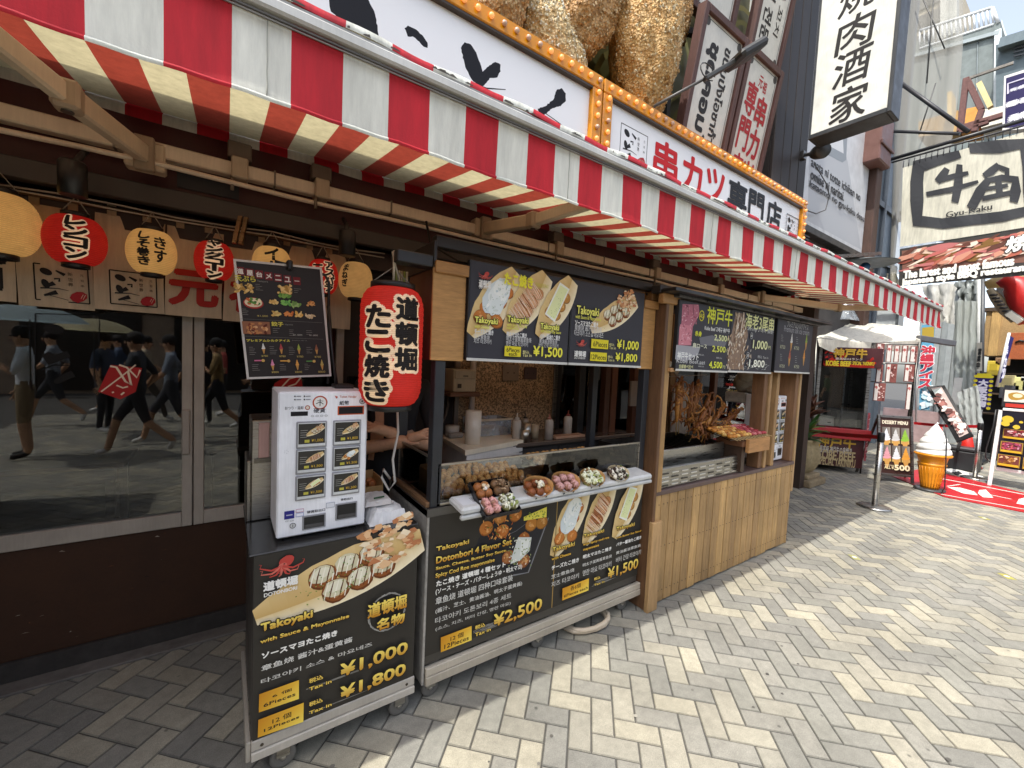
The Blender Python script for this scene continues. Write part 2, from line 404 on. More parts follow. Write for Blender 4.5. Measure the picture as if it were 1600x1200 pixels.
fm = MB(); fm.box(-4, 9, 2.84, 6.5, -.003, .012, '#2a211b', 'satin'); fm.build('shop_floor', kind='structure')

# ---- the shop behind the stalls
shop = thing('shop_building', 'dark brown street front shop with maroon fascia and aluminium framed windows', 'building', (1, 2.8, 0))
b = MB(); b.box(-4, .62, 2.80, 2.84, .10, .625, '#3b220f', 'matte', .004); b.box(-4, .62, 2.785, 2.84, .0, .098, '#3b3733', 'stone')
rl = random.Random(17)
for k in range(46):
    x, z = rl.uniform(-1.2, .58), rl.uniform(.12, .6); w_ = rl.uniform(.002, .012)
    o = b.add([(x, 2.7994, z), (x+w_*rl.uniform(.8, 3), 2.7994, z+rl.uniform(-.004, .004)), (x+w_*1.2, 2.7994, z+rl.uniform(.002, .006))]); b.face((o, o+1, o+2), hx(rl.choice(['#8a7a6a', '#2a1407', '#6a3a18', '#b5a898'])), 'matte')
b.box(-4, .62, 2.69, 2.7845, -.002, .012, '#6f6b65', 'stone', .004)
b.build('lower_panel', shop)
b = MB(); b.box(-4, 6.6, 2.64, 2.84, 2.30, 3.1, '#4a2320', 'satin'); b.box(-4, 6.6, 2.58, 2.638, 2.245, 2.33, '#35312e', 'satin', .004)
b.box(-4, 6.6, 2.70, 2.84, 2.13, 2.243, '#2b1d18', 'satin'); b.box(-.2, .05, 2.632, 2.639, 2.36, 2.44, '#2a2a2c', 'satin'); b.box(1.6, 1.9, 2.632, 2.639, 2.36, 2.47, '#26262a', 'satin')
b.box(3.0, 3.9, 2.60, 2.637, 2.34, 2.44, '#26262a', 'satin', .005)
b.build('fascia_beam', shop)
b = MB(); b.box(-4, 7.0, 2.86, 3.0, 3.1, 9, '#5a4a40', 'matte'); b.box(-4, 9, 6.3, 6.4, 0, 3, '#3a2a20', 'matte'); b.box(-4, 9, 2.9, 6.3, 2.62, 2.66, '#2c241f'); b.box(-4.1, -4, 2.8, 6.3, 0, 3, '#33261e')
b.box(6.6, 6.75, 2.4, 6.3, 0, 3.1, '#3a2c24', 'wood_upright')
b.build('wall', shop)
b = MB(); b.box(.62, 1.44, 2.80, 2.90, 0, 2.13, '#2b2420', 'matte'); b.build('side_wall', shop)
b = MB(); b.box(1.44, 2.36, 2.79, 2.88, 0, 2.13, '#a98a66', 'speckle')
b.box(2.36, 2.40, 2.775, 2.87, 0, 2.13, '#8c8478', 'metal', .003); b.box(1.405, 1.44, 2.775, 2.87, 0, 2.13, '#7a6f64', 'satin', .003)
b.build('speckled_panel', shop)
def window(x0, x1, z0, z1, Y=2.8, col='#a39a8e', fw=.045, bottom=.075):
    f = MB(); f.box(x0, x0+fw, Y-.02, Y+.035, z0, z1, col, 'satin', .003); f.box(x1-fw, x1, Y-.02, Y+.035, z0, z1, col, 'satin', .003)
    f.box(x0+fw, x1-fw, Y-.018, Y+.033, z0, z0+bottom, col, 'satin', .003); f.box(x0+fw, x1-fw, Y-.018, Y+.033, z1-fw, z1, col, 'satin', .003)
    o = f.build('window', shop)
    g = MB(); g.box(x0+fw, x1-fw, Y+.004, Y+.010, z0+bottom, z1-fw, '#ffffff', 'glass'); sub(g, 'pane', o)
    return o
window(-2.2, -.145, .627, 2.12); window(-4, -2.205, .627, 2.12); window(-.14, .615, .627, 2.12)
for x0, x1 in ((2.40, 3.05), (3.055, 3.75), (3.755, 4.6), (4.605, 6.55)): window(x0, x1, .1, 2.12, col='#2a2725', fw=.05)
b = MB(); b.box(-.19, -.155, 2.765, 2.778, 1.02, 1.26, '#9a9186', 'satin', .006); b.build('pull_handle', shop)
b = MB(); b.box(-1.86, -1.80, -.45, 2.78, 0, 2.42, '#3a2a1f', 'wood_upright', .004)  # unseen partition added to block light and darken the ground at the left
for k in range(14): b.box(-1.80, -1.79, -.40+.222*k, -.195+.222*k, .02, 2.4, '#47331f', 'wood_upright', .003)
b.build('added_shade_partition', label='unseen plank partition added beyond the left edge to shade the ground', cat='partition', loc=(-1.83, 1.7, 0))
# plain furniture inside the dark dining room
for x, y in ((-2.6, 4.0), (-1.1, 4.3), (.3, 4.6)):
    t = thing('dining_table', ['dark wooden dining table inside the shop at the far left', 'dark wooden dining table inside the shop behind the walking reflection', 'dark wooden dining table inside the shop behind the window frame'][int(x > -2)+int(x > 0)], 'table', (x, y, 0), 'dining tables inside the shop')
    b = MB(); b.box(x-.5, x+.5, y-.3, y+.3, .70, .735, '#5a3d28', 'wood_level', .004); b.build('tabletop', t)
    for sx in (-.42, .42):
        for sy in (-.24, .24): b = MB(); b.box(x+sx-.025, x+sx+.025, y+sy-.025, y+sy+.025, .012, .70, '#2a1d15', 'satin'); b.build('leg', t)

# ---- window stickers: red stamp and brush logo
def logo(pl, u, v, w, h, stamp=True, frame=.006, ink='#201c1a', red='#a8242a'):
    """framed brush logo: three big brush characters, small column of characters, red stamp"""
    F = lambda x, y: (u+x*w, v+y*h)
    for a, c in (((0, 0), (1, 0)), ((1, 0), (1, 1)), ((1, 1), (0, 1)), ((0, 1), (0, 0))): pl.stroke([F(*a), F(*c)], frame, ink)
    S = min(w, h)
    pl.ell(*F(.22, .80), S*.13, S*.09, ink, -.5); pl.stroke([F(.40, .86), F(.56, .76)], [S*.04, S*.09], ink)
    pl.stroke([F(.36, .62), F(.46, .64), F(.45, .55)], S*.045, ink)
    pl.ell(*F(.20, .46), S*.075, S*.13, ink, .35); pl.stroke([F(.20, .38), F(.36, .50)], [S*.05, S*.12], ink); pl.stroke([F(.10, .33), F(.42, .36), F(.62, .32)], [S*.04, S*.02, S*.01], ink)
    pl.stroke([F(.16, .13), F(.40, .25)], [S*.05, S*.12], ink); pl.stroke([F(.24, .15), F(.42, .10), F(.60, .05)], S*.014, ink)
    for i, ch in enumerate('新世界'): x, y = F(.66, .80-.15*i); pl.text(ch, x-S*.05, y-S*.05, x+S*.05, y+S*.05, ink)
    for i, ch in enumerate('元祖串'): x, y = F(.88, .80-.15*i); pl.text(ch, x-S*.035, y-S*.035, x+S*.035, y+S*.035, ink)
    if stamp:
        x, y = F(.80, .17); pl.ell(x, y, S*.20, S*.15, red, .5, 9, .08)
        for k in range(5): pl.stroke([(x-S*.12+k*S*.05, y-S*.06), (x-S*.06+k*S*.05, y+S*.08)], S*.012, '#d8c4b0')
b = MB(); pl = Plane(b, (0, 2.7995, 0), (1, 0, 0), (0, 0, 1))
q = [pl.at(*p) for p in ((153, 612), (173, 570), (222, 575), (212, 612), (188, 624))]; pl.poly(q, '#a8201f')
A = lambda *ps: [pl.at(*p) for p in ps]
for s_, wd in ((((158, 612), (190, 588), (212, 570)), .006), (((172, 572), (182, 574), (196, 596), (205, 602), (200, 580)), .009), (((186, 570), (198, 574), (214, 590), (219, 578)), .008), (((182, 602), (192, 606), (200, 604)), .007), (((176, 612), (177, 614)), .008), (((189, 617), (194, 613)), .007)): pl.stroke(A(*s_), wd, '#e6d3ba')
o = b.build('window_sticker', label='red stamp sticker with cream brush strokes on the left window pane', cat='sticker', loc=(-.33, 2.7995, 1.35))
b = MB(); pl = Plane(b, (0, 2.7995, 0), (1, 0, 0), (0, 0, 1))
q = [pl.at(*p) for p in ((428, 600), (446, 588), (470, 586), (474, 612), (430, 615))]; pl.poly(q, '#a8201f')
for s_ in (((440, 605), (452, 592), (466, 588)), ((450, 604), (462, 600), (470, 590))): pl.stroke(A(*s_), .008, '#e6d3ba')
b.build('window_sticker', label='red stamp sticker partly hidden behind the hanging menu poster', cat='sticker', loc=(.32, 2.7995, 1.4))
b = MB(); pl = Plane(b, (0, 2.7995, 0), (1, 0, 0), (0, 0, 1)); ik = '#15110f'
pl.ell(*pl.at(84, 514), .034, .022, ik, -.2); pl.stroke(A((70, 552), (80, 562), (92, 558), (108, 553)), [.03, .05, .03, .03], ik); pl.stroke(A((64, 578), (84, 570), (110, 572)), [.006, .006, .003], ik); pl.stroke(A((86, 598), (104, 588), (115, 584)), [.02, .03, .03], ik)
pl.stroke(A((55, 490), (55, 622), (140, 622)), .004, ik); pl.stroke(A((55, 490), (155, 492), (155, 540)), .004, ik)
b.build('window_lettering', label='black brush lettering in a thin frame on the left window pane', cat='window lettering', loc=(-.5, 2.7995, 1.5))

# ---- cream conduit rail and cable under the awning
b = MB(); b.box(-4, 6.5, 2.50, 2.56, 2.435, 2.50, '#cbbba4', 'satin', .006)
for k in range(14):
    x = -1.6+k*.6; b.box(x-.004, x+.004, 2.494, 2.566, 2.43, 2.506, '#6b6054', 'satin')
rail = b.build('mounting_rail', label='cream square rail running under the awning along the fascia', cat='rail', loc=(1, 2.53, 2.47))
b = MB(); pts = [(-4+k*.25, 2.50+.012*math.sin(k*1.1), 2.405-.012*abs(math.sin(k*.65))) for k in range(42)]
b.tube(pts, .012, '#cfc0aa', 'satin'); b.build('power_cable', label='pale round cable sagging along below the cream rail', cat='cable', loc=(1, 2.5, 2.4))
b = MB(); pts = [(-4+k*.2, 2.60, 2.225-.02*abs(math.sin(k*.9))) for k in range(25)]; b.tube(pts, .004, '#8d8579', 'satin', 6); pts = [(-4+k*.2, 2.61, 2.205-.012*abs(math.sin(k*.7+1))) for k in range(25)]; b.tube(pts, .004, '#9d9588', 'satin', 6)
b.build('lantern_wire', label='thin pale twin wires from which the round lanterns hang', cat='wire', loc=(-1, 2.6, 2.2))
b = MB(); b.tube([(1.0, 2.45, 2.42), (1.02, 2.42, 2.28), (1.1, 2.2, 2.16), (1.3, 2.0, 2.10), (1.42, 1.9, 2.13), (1.45, 1.85, 2.06)], .008, '#1c1a19', 'satin'); b.build('black_cable', label='black cable drooping from the rail to the takoyaki menu boards', cat='cable', loc=(1.2, 2.2, 2.2))
b = MB(); b.tube([(2.22, 1.75, 2.06), (2.28, 1.7, 2.11), (2.34, 1.66, 2.08), (2.38, 1.64, 1.98)], .009, '#1c1a19', 'satin'); b.build('black_cable', label='short black cable looping over the wooden post top', cat='cable', loc=(2.3, 1.7, 2.06))

# ---- AWNING
STRIPE = .1285; X0s = -.25-STRIPE*24; AWN_END = 7.16
RED, WHT = hx('#cd2430'), hx('#ececdf')
aw = thing('striped_awning', 'long red and white striped retractable awning over the food stalls', 'awning', (2, 1.3, 2.4))
def stripes(mb, prof, wob, m='fabric', x_end=AWN_END, cols=None):
    """prof(t) -> (y, z) rows; columns follow stripe boundaries, three columns a stripe"""
    rows = len(prof); xs = []; x = X0s; k = 0
    while x < x_end-1e-6:
        for q in range(4): xs.append((x+STRIPE*q/4, k))
        x += STRIPE; k += 1
    xs.append((min(x, x_end+.02), k)); ids = []
    for i, (y, z) in enumerate(prof): ids.append(mb.add([(px_, y+wob(px_, i)[0], z+wob(px_, i)[1]) for px_, _ in xs]))
    for i in range(rows-1):
        for c in range(len(xs)-1):
            col = (cols or (WHT, RED))[xs[c][1] % 2]
            mb.face((ids[i]+c, ids[i]+c+1, ids[i+1]+c+1, ids[i+1]+c), col, m, True)
r5 = random.Random(5); PH = [r5.uniform(0, 6) for _ in range(9)]
def sway(x, i):
    end = max(0, (x-6.6)/.56)
    return (.004*i/6*math.sin(x*5.1+PH[0])+.003*i/6*math.sin(x*13+PH[1])+end*end*.03*math.sin(x*28)*i/6, .002*math.sin(x*3+PH[2])*(i/6)+.0012*math.sin(x*48))
b = MB(); stripes(b, [(1.283, 2.452-.0362*k) for k in range(7)], lambda x, i: sway(x, i), 'cloth')
for xs_ in [X0s+STRIPE*(k+.5)+.01 for k in range(2, 72, 8)]:
    if xs_ < AWN_END-.1: b.tube([(xs_+.0015*math.sin(i*3+xs_), 1.2815-.0362*0+sway(xs_, i)[0], 2.452-.0362*i+sway(xs_, i)[1]) for i in range(7)], .0013, '#a9a89c', 'satin', 5)
b.tube([(x_, 1.2815+sway(x_, 6)[0], 2.2415+sway(x_, 6)[1]) for x_ in [X0s+.03*q for q in range(int((AWN_END-X0s)/.03))]], .0007, '#6d5a55', 'satin', 4)
b.build('valance', aw)
b = MB(); stripes(b, [(1.278, 2.232), (1.274, 2.238), (1.2775, 2.243)], lambda x, i: sway(x, 6), 'cloth'); b.build('hem_piping', aw)
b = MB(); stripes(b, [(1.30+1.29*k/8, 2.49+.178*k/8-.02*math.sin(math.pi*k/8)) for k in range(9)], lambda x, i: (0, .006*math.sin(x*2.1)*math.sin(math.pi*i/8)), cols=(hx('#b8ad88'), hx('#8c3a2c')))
b.build('canopy', aw)
b = MB(); stripes(b, [(2.65+.045*math.cos(a), 2.715+.045*math.sin(a)) for a in [math.pi*.5+math.pi*1.0*k/7 for k in range(8)]], lambda x, i: (0, 0)); stripes(b, [(2.595, 2.668), (2.585, 2.65), (2.583, 2.615)], lambda x, i: (.004*math.sin(x*11), .004*math.sin(x*7))); b.build('roller', aw)
b = MB(); b.box(X0s, AWN_END, 1.255, 1.30, 2.444, 2.476, '#b8b7b2', 'satin', .006); b.box(X0s, AWN_END+.02, 1.262, 1.31, 2.4765, 2.483, '#8f8e8a', 'satin'); b.tube([(X0s, 1.272, 2.436), (AWN_END, 1.272, 2.436)], .004, '#55524e'); b.tube([(X0s, 1.268, 2.425), (AWN_END, 1.268, 2.425)], .0025, '#6e6a64')
b.build('front_bar', aw)
b = MB(); stripes(b, [(1.262, 2.4835), (1.258, 2.50), (1.275, 2.512), (1.30, 2.505)], lambda x, i: (0, .004*math.sin(x*9)+.003*math.sin(x*23)), 'rust')
# grime stains with ragged edges along the lip
for k in range(420):
    x = r5.uniform(-2.5, AWN_END); wd = r5.uniform(.006, .04)
    if math.sin(x*24.5) < -.2: continue
    o = b.add([(x, 1.2555, 2.4838), (x+wd, 1.2555, 2.4838), (x+wd*r5.uniform(.5, 1), 1.2545, 2.4838+r5.uniform(.002, .009)), (x+wd*r5.uniform(0, .4), 1.2545, 2.4838+r5.uniform(.002, .008))]); b.face((o, o+1, o+2, o+3), hx('#5a544d'), 'matte')
b.build('fabric_lip', aw)
def arm(xs, el, fr, lab=None):
    b = MB(); s_, e_, f_ = Vector(xs), Vector(el), Vector(fr); c = '#c8b69c'
    b.beam(s_, e_, .05, .075, c, 'satin', .008); b.beam(e_, f_, .042, .065, c, 'satin', .008)
    b.beam(e_+Vector((0, 0, -.045)), e_+Vector((0, 0, .045)), .07, .07, '#a39078', 'satin', .01); b.tube([e_+Vector((0, 0, -.05)), e_+Vector((0, 0, .05))], .016, '#3a342d', 'satin')
    o = b.build('folding_arm', aw); k = MB(); k.box(s_.x-.07, s_.x+.07, 2.49, 2.57, s_.z-.06, s_.z+.06, '#b9a68c', 'satin', .008); k.box(s_.x-.035, s_.x+.035, 2.46, 2.50, s_.z-.075, s_.z+.07, '#8f7e68', 'satin', .005); sub(k, 'bracket', o)
arm((1.434, 2.5, 2.48), (1.44, 1.95, 2.40), (1.62, 1.32, 2.45)); arm((5.30, 2.5, 2.50), (6.03, 1.95, 2.41), (6.75, 1.32, 2.44)); arm((-.30, 2.5, 2.43), (-.42, 1.95, 2.37), (-.75, 1.32, 2.46))
for x in (-1.3, .05, .42, 2.1, 3.3, 4.4):
    b = MB(); b.box(x-.035, x+.035, 2.47, 2.57, 2.42, 2.52, '#a4937c', 'satin', .006); b.box(x-.05, x+.05, 2.50, 2.58, 2.5205, 2.60, '#5d5145', 'satin', .006); b.tube([(x-.03, 2.49, 2.43), (x-.03, 2.49, 2.36)], .008, '#6b5f50'); b.build('wall_bracket', aw)

# ---- big lit signboards above the awning
def marquee(name, label, x0, x1, z0, z1, Y, paint, right_end=True, left_end=True, dp=.41):  # dp: depth, stretched back so the box shades the inner canopy
    t = thing(name, label, 'signboard', ((x0+x1)/2, Y, z1)); fw = .0935
    b = MB(); b.box(x0, x1, Y+.03, Y+dp, z0, z1-.004, '#d8d5cc', 'satin'); pl = Plane(b, (x0, Y+.0295, z0), (1, 0, 0), (0, 0, 1), .0001)
    pl.rect(fw*.3, 0, x1-x0-fw*.3, z1-z0-fw*.6, '#eceded'); paint(pl)
    if dp < .3: b.box(x0, 5.08, Y+dp+.006, Y+.41, z0, z1-.01, '#4a4640', 'satin')  # hidden backing box added to keep sun off the inner canopy
    b.build('panel', t)
    b = MB(); O = '#cb8408'
    b.box(x0, x1, Y-.012, Y+dp+.005, z1-fw, z1, O, 'gloss', .006)
    e = []
    if left_end: b.box(x0, x0+fw, Y-.010, Y+dp+.005, z0, z1-fw-.001, O, 'gloss', .006); e.append(x0+fw/2)
    if right_end: b.box(x1-fw, x1, Y-.010, Y+dp+.005, z0, z1-fw-.001, O, 'gloss', .006); e.append(x1-fw/2)
    b.box(x0+(fw if left_end else 0), x1-(fw if right_end else 0), Y-.004, Y+.03, z1-fw-.014, z1-fw-.0012, '#3b2f22', 'satin')
    b.build('frame', t)
    lit = MB(); n = 0
    pos = []
    k = 0
    x = x1-.045 if right_end else x1-.02
    while x > max(x0+.02, .2) and len(pos) < 62: pos.append((x, Y-.014, z1-fw/2)); x -= .0885
    for ex in e:
        for q in range(1, 6): pos.append((ex, Y-.012, z1-fw/2-.078*q))
    for p in pos:
        on = r5.random() < .75
        bb = MB(); cc = hx('#f2a860') if on else hx('#c9a68c')
        bb.ball((p[0], p[1]-.008, p[2]), (.017, .015, .017), cc, 'bulb' if on else 'gloss', 10, 6); bb.build('bulb', t)
    return t
def paintA(pl):
    ik = '#17161a'; J = lambda *ps: [pl.at(*p) for p in ps]
    def brush(pts, col=ik):
        q = J(*pts); out = []
        for i in range(len(q)):
            a, c = Vector(q[i]), Vector(q[(i+1) % len(q)]); out.append(tuple(a)); n = max(1, int((c-a).length/.012))
            for k in range(1, n): out.append(tuple(a+(c-a)*k/n+Vector((r5.uniform(-.003, .003), r5.uniform(-.003, .003)))))
        pl.poly(out, col)
    brush(((513, -6), (517, 18), (538, 34), (565, 52), (592, 58), (590, 40), (586, 22), (574, -4)))
    brush(((632, 44), (637, 40), (650, 46), (660, 55), (668, 67), (668, 75), (662, 73), (655, 65), (645, 57), (637, 57)))
    brush(((720, 75), (726, 66), (735, 69), (744, 82), (750, 98), (754, 112), (763, 104), (774, 97), (782, 101), (782, 112), (777, 121), (765, 122), (756, 134), (748, 134), (737, 124), (727, 105)))
    brush(((840, 170), (852, 166), (865, 155), (870, 140), (878, 138), (884, 146), (884, 158), (876, 166), (862, 170), (850, 180), (843, 180)))
    pl.stroke(J((852, 177), (865, 186), (880, 197)), .006, ik); pl.stroke(J((736, 130), (760, 138), (790, 140)), [.02, .008, .004], ik)
marquee('marquee_signboard', 'white signboard with huge black brush strokes and orange bulb frame', -3.3, 2.172, 2.90, 3.613, 2.2, paintA, True, False)
def paintB(pl):
    u0, v0 = pl.at(969, 252); u1, v1 = pl.at(1012, 215); logo(pl, pl.at(971, 190)[0], pl.at(971, 245)[1]-.02, pl.at(1012, 215)[0]-pl.at(971, 190)[0], .26, True)
    v1 = pl.at(1150, 287)[1]; v0 = pl.at(1150, 333)[1]
    for ch, xa, xb, col in (('串', 1021, 1059, '#c4161c'), ('カ', 1066, 1097, '#c4161c'), ('ツ', 1103, 1131, '#c4161c'), ('専', 1137, 1167, '#1a1a1c'), ('門', 1169, 1193, '#1a1a1c'), ('店', 1197, 1220, '#1a1a1c')):
        ya = 612-(1765-xa)*.50; ua = pl.at(xa, ya)[0]; ub = pl.at(xb, 612-(1765-xb)*.5)[0]; pl.text(ch, ua+.01, v0, ub-.01, v1+.02, col, .0105)
    ua = pl.at(1228, 345)[0]; ub = pl.at(1247, 350)[0]; logo(pl, ua, v0-.02, ub-ua, .26, True, .008)
marquee('marquee_signboard', 'white signboard with red and black characters framed by orange bulbs', 2.184, 5.566, 2.90, 3.613, 2.2, paintB, dp=.185)
# ================================================================ UPPER STOREYS, SIGNS, BACKGROUND
from mathutils import noise as mnoise
def slab(mb, pts, d, col, m='matte'):
    """closed outline pts (3-D, one plane) pushed back by vector d into a solid"""
    pts = [Vector(p) for p in pts]; d = Vector(d); n = len(pts); a = mb.add(pts); c = mb.add([p+d for p in pts]); col = C(col)
    mb.face(range(a, a+n), col, m); mb.face(range(c+n-1, c-1, -1), col, m)
    for k in range(n): q = (k+1) % n; mb.face((a+k, a+q, c+q, c+k), col, m)
# olive backdrop behind the giant skewers
b = MB(); b.box(-3, 5.2, 2.62, 2.70, 3.0, 9, '#5d5a34', 'satin'); pl = Plane(b, (-3, 2.62, 3.0), (1, 0, 0), (0, 0, 1), .0004)
for i in range(9):
    for j in range(7):
        u, v = .9*i+(.45 if j % 2 else 0), .25+.62*j
        for rr in (.40, .26): pl.stroke([(u+rr*math.cos(t*.35), v+rr*math.sin(t*.35)) for t in range(0, 10)], .05, '#8a8350' if rr > .3 else '#74703f')
b.build('backdrop_panel', label='olive green patterned backdrop board behind the giant fried skewers', cat='backdrop', loc=(1, 2.66, 5))
def lump(label, c, r, rot, seed, tone):
    rr = random.Random(seed); b = MB(); M = Matrix.Rotation(rot, 3, 'Y'); c = Vector(c); n, k = 46, 36; rows = []
    cols = [hx(x) for x in tone]
    def pos(t, a):
        d = Vector((math.sin(t)*math.cos(a), math.sin(t)*math.sin(a), -math.cos(t)))
        s_ = 1+.11*mnoise.noise(d*2.1+Vector((seed, 0, 0)))+.07*mnoise.noise(d*7+Vector((0, seed, 0)))+.035*mnoise.noise(d*19)
        return c+M @ Vector((d.x*r[0], d.y*r[1], d.z*r[2]))*s_, d
    for i in range(k+1): rows.append(b.add([pos(math.pi*i/k, 2*math.pi*q/n)[0] for q in range(n)]))
    for i in range(k):
        for q in range(n):
            b.face((rows[i]+q, rows[i]+(q+1) % n, rows[i+1]+(q+1) % n, rows[i+1]+q), rr.choice(cols[:3]), 'crumb', True)
    for _ in range(4200):
        t, a = math.acos(rr.uniform(-1, 1)), rr.uniform(0, 2*math.pi); p, d = pos(t, a); nrm = (M @ Vector((d.x/r[0], d.y/r[1], d.z/r[2]))).normalized()
        if nrm.y > .4: continue
        s_ = rr.uniform(.006, .015); x = nrm.orthogonal().normalized(); x = Matrix.Rotation(rr.uniform(0, 6.28), 3, nrm) @ x; y = nrm.cross(x); tip = p+nrm*s_*rr.uniform(.5, 1.1)+x*s_*rr.uniform(-.4, .4)
        o = b.add([p-x*s_-y*s_*.4, p+x*s_-y*s_*.5, p+y*s_, tip]); cc = rr.choice(cols)
        b.face((o, o+1, o+3), cc, 'crumb', True); b.face((o+1, o+2, o+3), cc, 'crumb', True); b.face((o+2, o, o+3), cc, 'crumb', True)
    return b.build('fried_skewer_sculpture', label=label, cat='sculpture', group='giant breaded skewer sculptures above the sign', loc=c)
GOLD = ['#c79c5c', '#d2aa6c', '#bb8d4c', '#e3c590', '#f0dfb6']
def oc(x, y, Y): p = onY(x, y, Y); return (p.x, p.y, p.z)
lump('tall oval golden fried skewer sculpture, rightmost of the giant ones', oc(1008, 44, 2.30), (.33, .26, .66), -.06, 3, GOLD)
lump('large brown fried skewer sculpture left of the tall oval one', oc(915, 6, 2.38), (.27, .22, .52), .5, 8, ['#bb8c50', '#c7995e', '#aa7d44', '#d9b57e', '#e8ca98'])
lump('pale crisp fried skewer sculpture lowest in front over the orange frame', oc(866, 88, 2.40), (.22, .17, .44), -.62, 11, ['#d6b680', '#e0c490', '#c8a468', '#f0dfb8', '#f8eed4'])
lump('brown fried skewer sculpture at the top left over the bulbs', oc(770, -4, 2.36), (.22, .18, .40), .3, 15, ['#bb8c50', '#c7995e', '#aa7d44', '#d9b57e', '#e8ca98'])
lump('far right upper fried skewer sculpture beside the dark steel frame', oc(1052, -30, 2.46), (.16, .16, .55), -.2, 17, ['#bb8c50', '#c7995e', '#aa7d44', '#d9b57e', '#e8ca98'])
b = MB()
b.beam((3.22, 2.45, 3.0), (3.22, 2.45, 5.2), .05, .05, '#1c1a18'); b.beam((3.12, 2.45, 4.55), (3.65, 2.30, 4.62), .05, .05, '#1c1a18'); b.beam((3.05, 2.5, 3.0), (3.05, 2.5, 5.2), .03, .03, '#26241f')
b.build('steel_bars', label='black steel bars between the skewer sculptures and the slanted signs', cat='frame', loc=(3.2, 2.4, 4))

# four slanted framed menu signs
def slant(label, x0, x1, yb, zb, yt, zt, paint):
    t = thing('framed_sign', label, 'sign', (x0, yb, zb), 'slanted wooden framed signs'); V = Vector((0, yt-yb, zt-zb)); L = V.length; V.normalize(); U = Vector((1, 0, 0)); Nn = U.cross(V); W_ = x1-x0
    M = Matrix(((U.x, V.x, Nn.x, x0), (U.y, V.y, Nn.y, yb), (U.z, V.z, Nn.z, zb), (0, 0, 0, 1))); fw = .06
    b = MB()
    for a in ((0, fw, 0, L), (W_-fw, W_, 0, L), (fw, W_-fw, 0, fw), (fw, W_-fw, L-fw, L)): b.box(a[0], a[1], a[2], a[3], -.06, .03, '#54342c', 'wood_upright', .006, M)
    b.build('frame', t)
    b = MB(); b.box(fw, W_-fw, fw, L-fw, -.04, .0, '#c9c6bc', 'satin', 0, M); pl = Plane(b, (M @ Vector((0, 0, .0003))), U, V, .0001)
    e = fw+.022; ik = '#2b2523'
    for a, c in (((e, e), (W_-e, e)), ((W_-e, e), (W_-e, L-e)), ((W_-e, L-e), (e, L-e)), ((e, L-e), (e, e))): pl.stroke([a, c], .006, ik)
    for cx, cy in ((e, e), (W_-e, e), (W_-e, L-e), (e, L-e)): pl.ell(cx+.02*(1 if cx < W_/2 else -1), cy+.02*(1 if cy < L/2 else -1), .035, .035, '#4a4642')
    paint(pl, W_, L); b.build('panel', t)
def thai(pl, W_, L):
    pl.text('ชุดคอมโบ', W_*.36-.46, L*.46-.10, W_*.36+.46, L*.46+.10, '#241f1e', .012, rot=-math.pi/2)
    pl.text('ขนมปังโอซาก้าแท้', W_*.66-.48, L*.48-.06, W_*.66+.48, L*.48+.06, '#2e2826', .005, rot=-math.pi/2)
def kanji(pl, W_, L):
    r_ = '#a3262c'
    pl.text('元', W_*.44, L-.26, W_*.55, L-.16, r_, .003); pl.text('祖', W_*.57, L-.28, W_*.68, L-.18, r_, .003)
    pl.col_text('専門店', W_*.34, .06, L-.24, .19, r_, .008); pl.col_text('串カツ', W_*.66, .06, L-.30, .19, r_, .008)
def kor1(pl, W_, L):
    pl.text('튀김 전문', W_*.36-.34, .52-.08, W_*.36+.34, .52+.08, '#241f1e', .006, rot=-math.pi/2); pl.text('명물 꼬치', W_*.68-.3, .62-.05, W_*.68+.3, .62+.05, '#2e2826', .002, rot=-math.pi/2)
def kor2(pl, W_, L):
    pl.text('원조 쿠시카츠', W_*.4-.4, .62-.08, W_*.4+.4, .62+.08, '#241f1e', .006, rot=-math.pi/2)
slant('slanted wooden framed sign with black curly lettering behind the spot lamp', 3.30, 4.02, 2.40, 3.45, 2.20, 4.70, thai)
slant('slanted wooden framed sign with red characters beside the dark timber column', 4.05, 4.735, 2.40, 3.45, 2.20, 4.70, kanji)
slant('slanted framed sign with large blocky black letters, highest beside the column', 4.28, 4.92, 2.34, 4.80, 2.14, 6.1, kor1)
slant('slanted framed sign cut by the top edge above the curly lettered one', 3.40, 4.10, 2.42, 4.86, 2.22, 6.1, kor2)
# spot lamp on an arm reaching out in front of the signs
t = thing('arm_spotlight', 'black flat floodlight on a long thin arm in front of the slanted signs', 'lamp', oc(1022, 166, 2.05))
b = MB(); p0, p1 = Vector(oc(1022, 166, 2.05)), Vector(oc(1112, 117, 1.80)); b.tube([p0, p0.lerp(p1, .5), p1], .011, '#4c4a47', 'satin'); b.build('arm', t)
b = MB(); p2 = Vector(oc(1185, 74, 1.66)); b.beam(p1-(p2-p1)*.15, p1.lerp(p2, .55), .05, .03, '#33322f', 'satin', .005); b.beam(p1.lerp(p2, .45), p2, .21, .06, '#22211f', 'satin', .02); b.tube([p1+Vector((.09*math.cos(a*.5)-.05, 0, .05*math.sin(a*.5))) for a in range(12)], .004, '#2b2927'); b.build('lamp_head', t)

